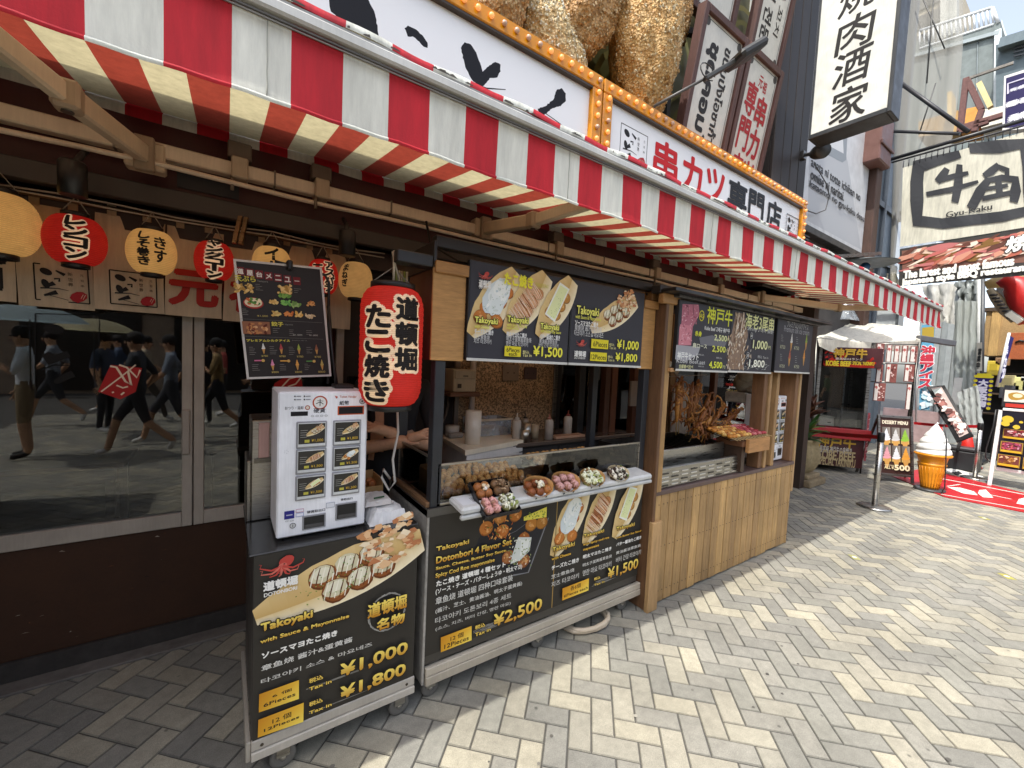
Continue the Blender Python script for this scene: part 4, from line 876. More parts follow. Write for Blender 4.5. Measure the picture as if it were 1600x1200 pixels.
for k in range(40): a = k*.157; pl.stroke([(u+.076*math.cos(a+q*.22)*rnd.uniform(.96, 1.05), v+.078*math.sin(a+q*.22)*rnd.uniform(.96, 1.05)) for q in range(4)], [.003, .005, .004, .001], vary('#8b8984', .3))
T('道頓堀', 625, 505, 810, 385, '#e0b040', .0026, line=.002, lcol='#1d1a16', grad=GOLDG); T('名物', 668, 562, 800, 470, '#e0b040', .0026, line=.002, lcol='#1d1a16', grad=GOLDG)
b.build('poster', t)
caster(t, .19, 1.715, .046); caster(t, .645, 1.715, .046); caster(t, .19, 2.18, .046); caster(t, .645, 2.18, .046)

# ---- ticket machine
def ticket_machine(label, x0, x1, y0, y1, z0, z1, loc):
    t = thing('ticket_machine', label, 'ticket machine', loc); W_, H_ = x1-x0, z1-z0
    b = MB(); b.box(x0, x1, y0, y1, z0+.012, z1, '#e8e8ea', 'satin', .006); b.build('body', t)
    b = MB()
    for x in (x0+.04, x1-.04): b.lathe([(.016, 0), (.016, .0118)], (x, y0+.04, z0), '#1d1d1e', 'satin', 12); b.lathe([(.016, 0), (.016, .0118)], (x, y1-.04, z0), '#1d1d1e', 'satin', 12)
    b.build('rubber_feet', t)
    cols_ = ((.19, .52), (.59, .92)); rows_ = ((.62, .80), (.445, .615), (.265, .435))
    kinds = ['sauce', 'sauce', 'cod', 'cheese', 'butter', 'cod']; n = 0
    for (v0, v1) in rows_:
        for (u0, u1) in cols_:
            k = MB(); k.box(x0+u0*W_, x0+u1*W_, y0-.006, y0-.0003, z0+v0*H_, z0+v1*H_, '#8f8f92', 'satin', .002); k.box(x0+u0*W_+.005, x0+u1*W_-.005, y0-.009, y0-.0063, z0+v0*H_+.006, z0+v1*H_-.005, '#c9cac8', 'satin', .001)
            pl = Plane(k, (x0+u0*W_+.007, y0-.0092, z0+v0*H_+.017), (1, 0, 0), (0, 0, 1), .00002); w2, h2 = (u1-u0)*W_-.014, (v1-v0)*H_-.025; pl.rect(0, 0, w2, h2, '#3a3732')
            art_boat(pl, w2*.62, h2*.62, w2*.72, .5, kinds[n], .36); pl.rect(w2*.22, h2*.08, w2*.40, h2*.22, '#b9b04a')
            for q in range(4): pl.rect(w2*.06, h2*(.34+.11*q), w2*(.3+.03*(q % 2)), h2*(.37+.11*q), '#8d8a83')
            pl.text('¥1,500' if n > 1 else ('¥1,800' if n else '¥1,000'), w2*.48, h2*.08, w2*.92, h2*.24, '#d6b040'); k.build('menu_button', t); n += 1
    b = MB(); pl = Plane(b, (x0, y0-.0004, z0), (1, 0, 0), (0, 0, 1), .00004); Rr = lambda a, c, d, e, col: pl.rect(a*W_, c*H_, d*W_, e*H_, col)
    def tx(s_, a, c, d, e, col='#3a3a40', bo=.0004): pl.text(s_, a*W_, c*H_, d*W_, e*H_, col, bo)
    Rr(.64, .835, .955, .898, '#c05a32'); Rr(.655, .842, .94, .891, '#1c1c1e'); Rr(.13, .838, .31, .868, '#1c1c1e')
    u, v = .44*W_, .925*H_; pl.ell(u, v, .027, .027, '#b0482c', 0, 24); pl.ell(u, v, .022, .022, '#e2e0da', 0, 20); pl.stroke([(u-.014, v-.004), (u, v+.003), (u+.012, v-.006)], .003, '#2a2724'); pl.stroke([(u, v-.013), (u, v+.014)], .003, '#2a2724'); pl.stroke([(u-.01, v+.008), (u+.012, v+.006)], .002, '#2a2724')
    tx('硬貨', .37, .856, .50, .888); tx('紙幣', .66, .905, .77, .935); tx('おつり・返却', .07, .882, .26, .904, '#4a4a50', .0001); u, v = .305*W_, .893*H_; pl.ell(u, v, .009, .009, '#a04a30', 0, 16); pl.ell(u, v, .006, .006, '#d7cdbd', 0, 14)
    tx('Ticket Vender', .66, .957, .86, .972, '#c06a4a', .0001); pl.poly([(.60*W_, .972*H_), (.64*W_, .965*H_), (.625*W_, .95*H_)], '#b8482c')
    u, v = .93*W_, .93*H_; pl.ell(u, v, .012, .012, '#5a5a5c', 0, 18); pl.ell(u, v, .0095, .0095, '#b9b9b9', 0, 18); pl.ell(u, v, .004, .004, '#3a3a3a', .5, 10)
    for k in range(4): pl.ell((.36+.05*k)*W_, .835*H_, .006, .004, '#77777b', 0, 12); pl.ell((.36+.05*k)*W_, .835*H_, .005, .0032, '#d9d9da', 0, 12)
    for k in range(2):
        for j in range(2): pl.ell((.17+.10*k)*W_, (.948+.022*j)*H_, .003, .003, '#35353a', 0, 8); Rr(.185+.10*k, .945+.022*j, .235+.10*k, .951+.022*j, '#8b8b90')
    tx('券取出口', .70, .222, .84, .238, '#3d3d42', .0003); tx('硬貨取出口', .32, .168, .52, .186, '#3d3d42', .0003)
    Rr(.08, .150, .185, .205, '#2c2c7a'); Rr(.10, .172, .165, .180, '#aab'); Rr(.20, .185, .285, .208, '#b8889a'); Rr(.205, .189, .28, .204, '#e2e0e6'); Rr(.20, .155, .285, .180, '#7a88b8'); Rr(.205, .158, .28, .177, '#e2e2ea'); Rr(.53, .185, .63, .222, '#8f93a0'); Rr(.535, .188, .625, .219, '#d9dade'); tx('VT-320', .09, .130, .18, .140, '#5a5a60', 0)
    u, v = .17*W_, .10*H_; pl.ell(u, v, .011, .011, '#5a5a5c', 0, 18); pl.ell(u, v, .0085, .0085, '#c2c2c0', 0, 18); pl.rect(u-.001, v-.005, u+.001, v+.005, '#2a2a2a')
    for k in range(5): a = 1.26*k; pl.ell(.09*W_+.006*math.cos(a), .605*H_+.006*math.sin(a), .0012, .0012, '#8a8a8c', 0, 6)
    b.build('printing', t)
    for (a, c, d, e) in ((.27, .055, .53, .155), (.64, .085, .90, .205)):
        k = MB(); k.box(x0+a*W_, x0+d*W_, y0-.004, y0-.0003, z0+c*H_, z0+e*H_, '#8d8d90', 'satin', .0015); k.box(x0+a*W_+.006, x0+d*W_-.006, y0-.0055, y0-.0042, z0+c*H_+.006, z0+e*H_-.006, '#141415', 'satin'); k.box(x0+a*W_+.01, x0+d*W_-.01, y0-.0065, y0-.0056, z0+c*H_+.008, z0+c*H_+.022, '#3b3b3e', 'gloss'); k.build('outlet', t)
    return t
tm = ticket_machine('white ticket vending machine with six picture buttons on the front cart', .160, .486, 1.75, 2.0, .871, 1.444, (.32, 1.87, .871))
# stainless cabinet left of the machine, wrapped goods and boxes on the cart
b = MB(); b.box(.09, .30, 2.02, 2.24, .872, 1.30, '#aaa69f', 'metal', .004); b.box(.074, .0895, 2.02, 2.24, .872, 1.13, '#9a968f', 'metal', .003); b.box(.10, .29, 2.012, 2.0195, 1.12, 1.14, '#77736c', 'metal'); b.box(.115, .155, 2.014, 2.0195, 1.14, 1.29, '#b58f84', 'satin', .003)
b.build('steel_cabinet', label='small stainless steel cabinet standing behind the ticket machine', cat='cabinet', loc=(.2, 2.13, .872))
t = thing('paper_bag', 'crumpled white paper bag lying beside the ticket machine', 'bag', (.58, 1.84, .871)); rb = random.Random(31)
def crumple(b, x0, x1, y0, y1, z0, z1, col, n=9, m='satin', amp=.012, rr=rb):
    g = [[None]*(n+1) for _ in range(n+1)]
    for i in range(n+1):
        for j in range(n+1):
            s_, q = i/n, j/n; e = min(s_, 1-s_, q, 1-q)*2; h = z0+(z1-z0)*min(1, e*3.2)**.6; g[i][j] = (x0+(x1-x0)*s_+rr.uniform(-amp, amp)*.6, y0+(y1-y0)*q+rr.uniform(-amp, amp)*.6, max(z0, h+rr.uniform(-amp, amp)*(1 if e > 0 else 0)))
    ids = [b.add(r_) for r_ in g]
    for i in range(n):
        for j in range(n): b.face((ids[i]+j, ids[i+1]+j, ids[i+1]+j+1, ids[i]+j+1), vary(col, .03), m)
b = MB(); crumple(b, .505, .675, 1.735, 1.90, .872, .928, '#e4e3e0', amp=.005); b.build('pack', t); b = MB(); crumple(b, .50, .63, 1.80, 1.96, .934, .958, '#d3ccc4', amp=.004); b.build('flap', t); b = MB(); pl = Plane(b, (.54, 1.81, .962), (1, .15, 0), (0, .4, .7)); pl.rect(0, 0, .05, .008, '#2f4a30'); pl.rect(.01, -.016, .02, -.012, '#d9d4ca'); b.build('print', t)
t = thing('snack_tray', 'cardboard tray of wrapped orange snacks behind the paper bag', 'tray', (.56, 2.07, .871))
b = MB(); b.box(.50, .64, 2.0, 2.16, .8715, .878, '#9c7a50'); [b.box(*a, '#a98555', 'matte') for a in ((.50, .505, 2.0, 2.16, .8785, .99), (.635, .64, 2.0, 2.16, .8785, .99), (.5055, .6345, 2.0, 2.005, .8785, .96), (.5055, .6345, 2.155, 2.16, .8785, 1.0))]; b.build('box', t)
for k in range(9): b = MB(); b.ball((.52+.045*(k % 3)+rb.uniform(-.005, .005), 2.035+.045*(k//3), .90+.05*(k > 2)), (.022, .02, .02), rb.choice(['#b06a36', '#c07f4c', '#8f4a28']), 'food', 8, 5, .12); b.build('snack', t)
b = MB(); b.tube([(.705, 2.02, 1.35), (.70, 1.98, 1.22), (.66, 1.93, 1.10), (.665, 1.90, 1.0), (.64, 1.91, .96), (.61, 1.93, 1.02), (.625, 1.96, 1.05), (.66, 1.96, 1.0)], .006, '#cfc9bd'); b.build('white_cable', label='white electric cable looping down beside the red paper lantern', cat='cable', loc=(.66, 1.95, 1.1))

# ---- takoyaki cart
XA, XB2, YC = .755, 2.235, 1.69
t = thing('takoyaki_cart', 'black takoyaki stall cart with glass guard and two price posters', 'food cart', (1.5, 2.0, 0))
b = MB(); b.box(XA, XB2, YC+.004, 2.20, .19, .88, '#3a3733', 'satin', .003); b.box(XA-.012, XA-.0005, YC, 2.22, .10, .915, '#a8a49c', 'rust', .002); b.build('body', t)
b = MB(); b.box(XA-.012, XB2, YC+.001, 2.20, .8805, .92, '#3c3733', 'satin', .004); b.box(XA-.014, XB2, YC-.003, YC+.0005, .885, .922, '#4a4742', 'satin'); b.build('worktop', t)
b = MB(); b.box(XA-.012, XA+.012, 1.71, 2.18, .9205, .945, '#7a5a3c', 'wood_level', .003); b.build('edge_batten', t)
b = MB(); b.box(XA+.005, XB2+.03, YC-.008, YC+.02, .138, .176, '#b1a898', 'satin', .003); b.box(XA+.005, XB2+.03, YC-.012, YC+.02, .095, .1365, '#a79e8e', 'satin', .003); b.box(XA+.01, XA+.04, YC+.021, 2.2, .1, .17, '#6f6a60', 'satin')
for x in (XA+.03, 1.10, 1.5, 2.15): b.box(x, x+.05, YC+.0205, YC+.06, .10, .235, '#6d6860', 'satin')
b.build('base_rail', t)
b = MB(); o = []
for (x0, x1) in ((XA, 1.503), (1.508, XB2)):
    pass
pl = Plane(b, (XA, YC, .235), (1, 0, 0), (0, 0, 1)); pl.rect(0, 0, 1.503-XA, .648, BLK); pl.rect(1.5035-XA, 0, 1.5085-XA, .648, '#a8894a')
T = lambda s_, x0, y0, x1, y1, c, bo=0, **k: pl.T(s_, px8(x0, y0), px8(x1, y1), c, bo, **k)
A8 = lambda x, y: pl.at(*px8(x, y))
pl.poly([A8(325, 340), A8(420, 215), A8(690, 170), A8(688, 215), A8(575, 520), A8(500, 522), A8(300, 420)], '#26262a'); pl.stroke([A8(505, 530), A8(585, 515), A8(690, 230)], .008, '#77777c'); pl.stroke([A8(430, 340), A8(520, 300), A8(600, 240)], .004, '#5a5a60')
for x, y, c in ((440, 225, '#c98440'), (520, 215, '#b9702f'), (365, 285, '#c87d3a'), (450, 300, '#c57434'), (600, 265, '#b5762f'), (655, 255, '#a86f2c'), (560, 340, '#9c5a28'), (480, 435, '#9a5d33'), (560, 455, '#93582e'), (540, 400, '#a5683a')): art_ball(pl, *A8(x, y), .040, c)
pl.poly([A8(560, 225), A8(680, 172), A8(678, 225), A8(560, 245)], '#e9dc5a'); [pl.ell(*A8(rnd.uniform(570, 670), rnd.uniform(195, 232)), .006, .003, '#7c8f35', rnd.uniform(0, 3), 6) for _ in range(24)]
pl.poly([A8(530, 330), A8(600, 330), A8(590, 400), A8(540, 450), A8(490, 470), A8(500, 420)], '#cfd3cb'); pl.poly([A8(545, 345), A8(590, 345), A8(575, 400), A8(540, 430)], '#e2e4dc')
for _ in range(60): x, y = rnd.uniform(480, 600), rnd.uniform(330, 480); pl.ell(*A8(x, y), .006, .003, rnd.choice(['#7c8f55', '#e6e4d8', '#9aa070']), rnd.uniform(0, 3), 6)
for _ in range(50): x, y = rnd.uniform(335, 500), rnd.uniform(215, 340); pl.ell(*A8(x, y), .009, .003, rnd.choice(['#e09a50', '#a5521f', '#f0b66a', '#5d7030']), rnd.uniform(0, 3), 6)
T('Takoyaki', 102, 408, 272, 340, '#e0b040', .0016, line=.003, lcol='#1d1a16', grad=GOLDG); T('Dotonbori 4 Flavor Set', 102, 465, 495, 335, '#e0b040', .0018, line=.003, lcol='#1d1a16', grad=GOLDG)
T('Sauce, Cheese, Butter Soy Sauce,', 100, 503, 468, 388, '#e0b040', .001, line=.003, lcol='#1d1a16', grad=GOLDG); T('Spicy Cod Roe mayonnaise', 98, 545, 405, 435, '#e0b040', .001, line=.003, lcol='#1d1a16', grad=GOLDG)
T('たこ焼き 道頓堀 4 種セット', 102, 585, 462, 455, WT, .0015); T('(ソース・チーズ・バターしょうゆ・明太マヨ)', 98, 630, 548, 465, WT, .0008); T('章鱼烧 道顿堀 四种口味套装', 98, 680, 500, 520, '#d8d6cf', .0003); T('(酱汁、芝士、黄油酱油、明太子蛋黄酱)', 97, 728, 548, 555, '#d8d6cf', .0002); T('타코야키 도톤보리 4종 세트', 95, 778, 492, 615, '#cfcdc6', .0002); T('(소스, 치즈, 버터 간장, 명란 마요)', 97, 818, 488, 660, '#cfcdc6', .0001)
gbox(pl, [px8(*p) for p in ((125, 925), (285, 862), (285, 788), (125, 848))]); T('12 個', 175, 868, 243, 818, '#26211a', .0004); T('12Pieces', 143, 908, 270, 838, '#26211a', .0006)
smear(pl, px8(290, 840), px8(480, 740), 30); [T(*q, '#e8c65a', .0007, line=.002, lcol='#1d1a16') for q in (('税込', 302, 808, 355, 768), ('Tax in', 302, 843, 383, 795))]; T('¥2,500', 398, 802, 650, 640, '#e9c24a', .0028, line=.003, lcol='#1d1a16', grad=GOLDG)
b.build('poster', t)
b = MB(); pl = Plane(b, (1.509, YC, .235), (1, 0, 0), (0, 0, 1)); pl.rect(0, 0, XB2-1.509, .648, BLK)
def three_boats(pl, spots):
    for (x, y), L_, rot, kind in spots: u, v = pl.at(x, y); art_boat(pl, u, v, L_, rot, kind, .46)
three_boats(pl, [(px8(800, 250), .40, 1.05, 'cheese'), (px8(950, 205), .38, 1.05, 'cod'), (px8(1095, 180), .38, 1.05, 'butter')])
T('Takoyaki', 703, 412, 820, 350, '#e0b040', .0014, line=.003, lcol='#1d1a16', grad=GOLDG); T('with Cheese', 700, 448, 800, 405, '#e0b040', .0008, line=.002, lcol='#1d1a16'); T('チーズたこ焼き', 700, 500, 842, 432, WT, .001); T('芝士章鱼烧', 698, 545, 818, 485, '#d8d6cf', .0002); T('치즈 타코야키', 698, 588, 842, 512, '#cfcdc6', .0002)
T('Takoyaki', 865, 335, 972, 285, '#e0b040', .0014, line=.003, lcol='#1d1a16', grad=GOLDG); T('with Spicy cod roe', 863, 375, 998, 322, '#e0b040', .0008, line=.002, lcol='#1d1a16'); T('mayonnaise', 863, 402, 945, 362, '#e0b040', .0008, line=.002, lcol='#1d1a16'); T('明太マヨたこ焼き', 862, 440, 1010, 375, WT, .001); T('明太子蛋黄酱章鱼烧', 860, 482, 1012, 415, '#d8d6cf', .0002); T('명란 마요 타코야키', 860, 530, 1010, 450, '#cfcdc6', .0002)
T('Takoyaki', 1035, 300, 1130, 250, '#e0b040', .0014, line=.003, lcol='#1d1a16', grad=GOLDG); T('with Butter Soy Sauce', 1035, 338, 1165, 288, '#e0b040', .0006, line=.002, lcol='#1d1a16'); T('バター醤油たこ焼き', 1035, 375, 1165, 318, WT, .001); T('黄油酱油章鱼烧', 1033, 418, 1162, 360, '#d8d6cf', .0002); T('버터 간장 타코야키', 1032, 460, 1163, 390, '#cfcdc6', .0002)
gbox(pl, [px8(*p) for p in ((753, 655), (890, 602), (892, 540), (755, 592))]); T('各6個', 795, 605, 850, 562, '#26211a', .0004); T('6Pieces each', 762, 640, 886, 580, '#26211a', .0005)
smear(pl, px8(905, 585), px8(1040, 515), 26); [T(*q, '#e8c65a', .0006, line=.002, lcol='#1d1a16') for q in (('税込', 918, 552, 950, 526), ('Tax in', 918, 580, 972, 550))]; T('¥1,500', 988, 549, 1148, 434, '#e9c24a', .0026, line=.003, lcol='#1d1a16', grad=GOLDG)
b.build('poster', t)
for x in (XA+.05, 1.45, 2.15): caster(t, x, 1.74, .042, .026)
for (x, y) in ((XA+.004, 1.70), (2.19, 1.70), (XA+.004, 2.14), (2.19, 2.14)):
    b = MB(); b.box(x, x+.05, y, y+.05, .9205, 2.08 if y > 2 else 1.583, '#26282c', 'satin', .003); b.build('post', t)
b = MB(); b.box(.75, 2.24, 1.715, 1.765, 2.0805, 2.13, '#232323', 'satin', .003); b.box(.575, .733, 1.70, 1.78, 1.985, 2.035, '#262423', 'satin', .004); b.box(.735, .75, 1.70, 2.18, 1.985, 2.10, '#262423', 'satin', .002); b.box(XA+.01, 2.24, 2.145, 2.185, 2.0805, 2.12, '#232323', 'satin', .003); b.build('top_rail', t)
b = MB(); b.box(.80, 2.185, 1.7035, 1.7085, .936, 1.108, '#ffffff', 'glass'); b.build('guard_glass', t)
b = MB(); gz0, gz1 = .922, 1.118
for a in ((.79, 2.19, gz1-.01, gz1), (.79, 2.19, gz0, gz0+.014), (.79, .799, gz0+.0145, gz1-.0105), (2.181, 2.19, gz0+.0145, gz1-.0105)): b.box(a[0], a[1], 1.70, 1.713, a[2], a[3], '#b5b0a7', 'metal', .001)
b.build('guard_frame', t)
b = MB(); b.box(.765, .769, 1.76, 2.13, .95, 1.14, '#ffffff', 'glass'); b.build('side_glass', t)
b = MB(); [b.box(.762, .772, *a, '#a8a297', 'metal') for a in ((1.752, 2.142, 1.1405, 1.15), (2.131, 2.142, .946, 1.14))]; b.build('side_frame', t)
# stainless ledge along the front
b = MB(); M = Matrix.Translation((.84, 1.555, .918)) @ Matrix.Rotation(math.radians(7), 4, 'X'); b.box(0, 1.30, 0, .135, 0, .034, '#c4c5c2', 'satin', .010, M); b.box(0, 1.30, -.004, .02, -.022, -.0005, '#b2b3b0', 'satin', .006, M); b.build('ledge', t)
b = MB(); pl = Plane(b, M @ Vector((.02, .03, .0345)), (1, 0, 0), (0, math.cos(math.radians(7)), math.sin(math.radians(7)))); pl.rect(0, 0, .13, .075, '#d2d4d6')
for k in range(7): pl.rect(.06+.007*k, .015, .063+.007*k, .06, '#6a6a6c')
b.build('paper_note', t)

# menu boards above the takoyaki cart
def board(label, x0, x1, z0, z1, Y, paint, group=None, lean=.0, bottom='#c9c7c0'):
    t = thing('menu_board', label, 'menu board', ((x0+x1)/2, Y, z0), group)
    b = MB(); b.box(x0, x1, Y, Y+.03, z0, z1, '#1f1f21', 'satin', .003); b.box(x0, x1, Y-.004, Y-.0004, z0-.002, z0+.011, bottom, 'satin', .001); b.build('frame', t)
    b = MB(); pl = Plane(b, (x0+.006, Y-.0008, z0+.0115), (1, 0, 0), (0, 0, 1), .00003); pl.rect(0, 0, x1-x0-.012, z1-z0-.018, '#3c3b40'); paint(pl); b.build('poster', t); return t
def px1(x, y): return (650+x/4, 380+y/4)
def mb1(pl):
    T = lambda s_, x0, y0, x1, y1, c, bo=0, **k: pl.T(s_, px1(x0, y0), px1(x1, y1), c, bo, **k)
    three_boats(pl, [(px1(490, 375), .38, .95, 'cheese'), (px1(690, 380), .37, .95, 'cod'), (px1(868, 405), .36, 1.0, 'butter')])
    u, v = pl.at(*px1(430, 205)); art_octopus(pl, u, v, .038); T('道頓堀', 385, 275, 462, 240, WT, .001); T('DOTONBORI', 388, 284, 458, 275, WT)
    T('たこ焼き', 545, 258, 725, 215, '#e9e23a', .003); T('TAKOYAKI', 740, 272, 820, 262, '#c9c64a')
    for q in ((360, 505, 503, 475), (562, 503, 695, 468), (768, 545, 885, 512)): T('Takoyaki', *q, '#e4e06a', .0016, line=.003, lcol='#1d1a16')
    for s_, q in (('with Cheese', (358, 528, 450, 516)), ('with Spicy cod roe', (560, 526, 685, 512)), ('mayonnaise', (558, 540, 635, 529)), ('with Butter Soy Sauce', (768, 563, 897, 550))): T(s_, *q, '#d8d45a', .0004)
    for s_, q, bo in (('チーズたこ焼き', (357, 566, 475, 545), .001), ('芝士章鱼烧', (355, 596, 452, 575), 0), ('치즈 타코야키', (352, 625, 462, 603), 0), ('明太マヨたこ焼き', (557, 583, 683, 564), .001), ('明太子蛋黄酱章鱼烧', (555, 611, 712, 592), 0), ('명란 마요 타코야키', (553, 640, 690, 620), 0), ('バター醤油たこ焼き', (762, 598, 890, 578), .001), ('黄油酱油章鱼烧', (760, 624, 873, 606), 0), ('버터 간장 타코야키', (757, 648, 880, 632), 0)): T(s_, *q, '#d6d5d2', bo)
    u0, v0 = pl.at(*px1(543, 705)); u1, v1 = pl.at(*px1(647, 648)); pl.rect(u0, v0, u1, v1, '#d9c92f'); T('6Pieces', 556, 678, 638, 657, '#26241a', .0005); T('each', 570, 702, 622, 682, '#26241a', .0005)
    T('税込', 657, 688, 697, 672, '#d6cf8a', .0003); T('Tax in', 656, 708, 712, 692, '#d6cf8a', .0003); T('¥1,500', 722, 712, 905, 655, '#e6df4a', .002)
def mb2(pl):
    T = lambda s_, x0, y0, x1, y1, c, bo=0, **k: pl.T(s_, px1(x0, y0), px1(x1, y1), c, bo, **k)
    u, v = pl.at(*px1(1240, 450)); art_boat(pl, u, v, .40, .52, 'sauce', .36)
    T('Takoyaki', 998, 455, 1138, 410, '#e4e06a', .0018, line=.003, lcol='#1d1a16'); T('with Sauce & Mayonnaise', 990, 475, 1150, 468, '#d8d45a', .0005)
    T('ソースマヨたこ焼き', 987, 512, 1132, 496, WT, .001); T('章鱼烧 酱汁&蛋黄酱', 985, 543, 1155, 525, '#d6d5d2'); T('타코야키 소스 & 마요네즈', 982, 578, 1165, 560, '#d6d5d2')
    u, v = pl.at(*px1(1030, 625)); art_octopus(pl, u, v, .040); T('道頓堀', 982, 706, 1055, 675, WT, .001); T('DOTONBORI', 982, 722, 1050, 712, WT)
    for (a, s_, p_, pr) in (((1087, 655, 1196, 607), '6Pieces', (1100, 645, 1188, 620), ('¥1,000', 1248, 665, 1385, 615)), ((1080, 734, 1186, 686), '12Pieces', (1085, 724, 1180, 700), ('¥1,800', 1238, 741, 1375, 694))):
        u0, v0 = pl.at(*px1(*a[:2])); u1, v1 = pl.at(*px1(*a[2:])); pl.rect(u0, v0, u1, v1, '#d9c92f'); T(s_, *p_, '#26241a', .0006); T(*pr, '#e6df4a', .002); x = pr[1]-48; y = pr[2]; T('税込', x, y-24, x+32, y-38, '#d6cf8a', .0002); T('Tax in', x, y-4, x+42, y-18, '#d6cf8a', .0002)
board('wide black menu board with three kinds of takoyaki priced 1,500', .900, 1.513, 1.592, 2.045, 1.68, mb1)
board('black menu board with one boat of takoyaki priced 1,000 and 1,800', 1.522, 2.125, 1.592, 2.05, 1.683, mb2)
for (x0, x1, lab) in ((.735, .895, 'plywood panel at the left end of the takoyaki menu boards'), (2.13, 2.262, 'plywood panel between the takoyaki boards and the wooden stall')):
    b = MB(); b.box(x0, x1, 1.70, 1.714, 1.585, 2.012, '#b98a50', 'wood_level', .002); b.box(x0+.004, x1+.01, 1.684, 1.6995, 1.965, 2.015, '#a87a45', 'wood_level', .003); b.build('plywood_sheet', label=lab, cat='panel', loc=((x0+x1)/2, 1.7, 1.6))
b = MB(); b.box(.742, .752, 1.72, 2.0, 1.585, 2.0, '#4a2620', 'satin'); b.build('maroon_side_board', label='narrow maroon board beside the plywood panel behind the big lantern', cat='board', loc=(.747, 1.86, 1.6))
# ---- food on the takoyaki cart
def one(fn, name, parent=None, **k): b = MB(); fn(b); return b.build(name, parent, **k)
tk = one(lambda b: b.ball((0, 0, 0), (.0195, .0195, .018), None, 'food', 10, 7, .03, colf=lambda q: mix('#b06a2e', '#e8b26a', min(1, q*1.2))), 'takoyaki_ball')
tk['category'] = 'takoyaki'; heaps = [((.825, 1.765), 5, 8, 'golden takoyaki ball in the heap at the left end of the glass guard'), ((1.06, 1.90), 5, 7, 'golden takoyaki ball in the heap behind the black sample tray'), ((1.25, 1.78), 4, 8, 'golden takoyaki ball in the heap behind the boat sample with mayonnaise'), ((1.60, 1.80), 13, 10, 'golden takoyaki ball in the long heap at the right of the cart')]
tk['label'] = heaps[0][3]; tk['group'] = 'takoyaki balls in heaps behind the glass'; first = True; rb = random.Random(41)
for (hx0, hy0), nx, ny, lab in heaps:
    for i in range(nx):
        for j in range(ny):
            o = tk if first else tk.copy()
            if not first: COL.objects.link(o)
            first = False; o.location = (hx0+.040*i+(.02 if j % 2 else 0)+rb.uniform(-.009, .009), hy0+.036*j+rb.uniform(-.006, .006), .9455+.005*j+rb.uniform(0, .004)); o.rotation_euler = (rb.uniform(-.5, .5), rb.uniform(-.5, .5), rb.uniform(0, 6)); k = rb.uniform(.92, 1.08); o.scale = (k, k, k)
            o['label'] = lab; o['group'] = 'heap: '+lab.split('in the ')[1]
for (x0, x1, y0, y1, lab) in ((.80, 1.04, 1.74, 2.06, 'black sloped tray under the left takoyaki heap'), (1.043, 1.238, 1.87, 2.15, 'black sloped tray under the takoyaki behind the sample tray'), (1.24, 1.41, 1.75, 2.07, 'black sloped tray under the takoyaki behind the boat sample'), (1.575, 2.14, 1.78, 2.16, 'wide black sloped tray under the long takoyaki heap')):
    b = MB(); a = math.atan2(.005, .036); M = Matrix.Translation((x0, y0, .9215)) @ Matrix.Rotation(a, 4, 'X'); b.box(0, x1-x0, 0, y1-y0, 0, .006, '#2a2624', 'satin', .001, M); b.box(0, x1-x0, 0, .006, .0062, .015, '#2a2624', 'satin', 0, M); b.build('food_tray', label=lab, cat='tray', group='black trays under the takoyaki', loc=(x0, y0, .9215))
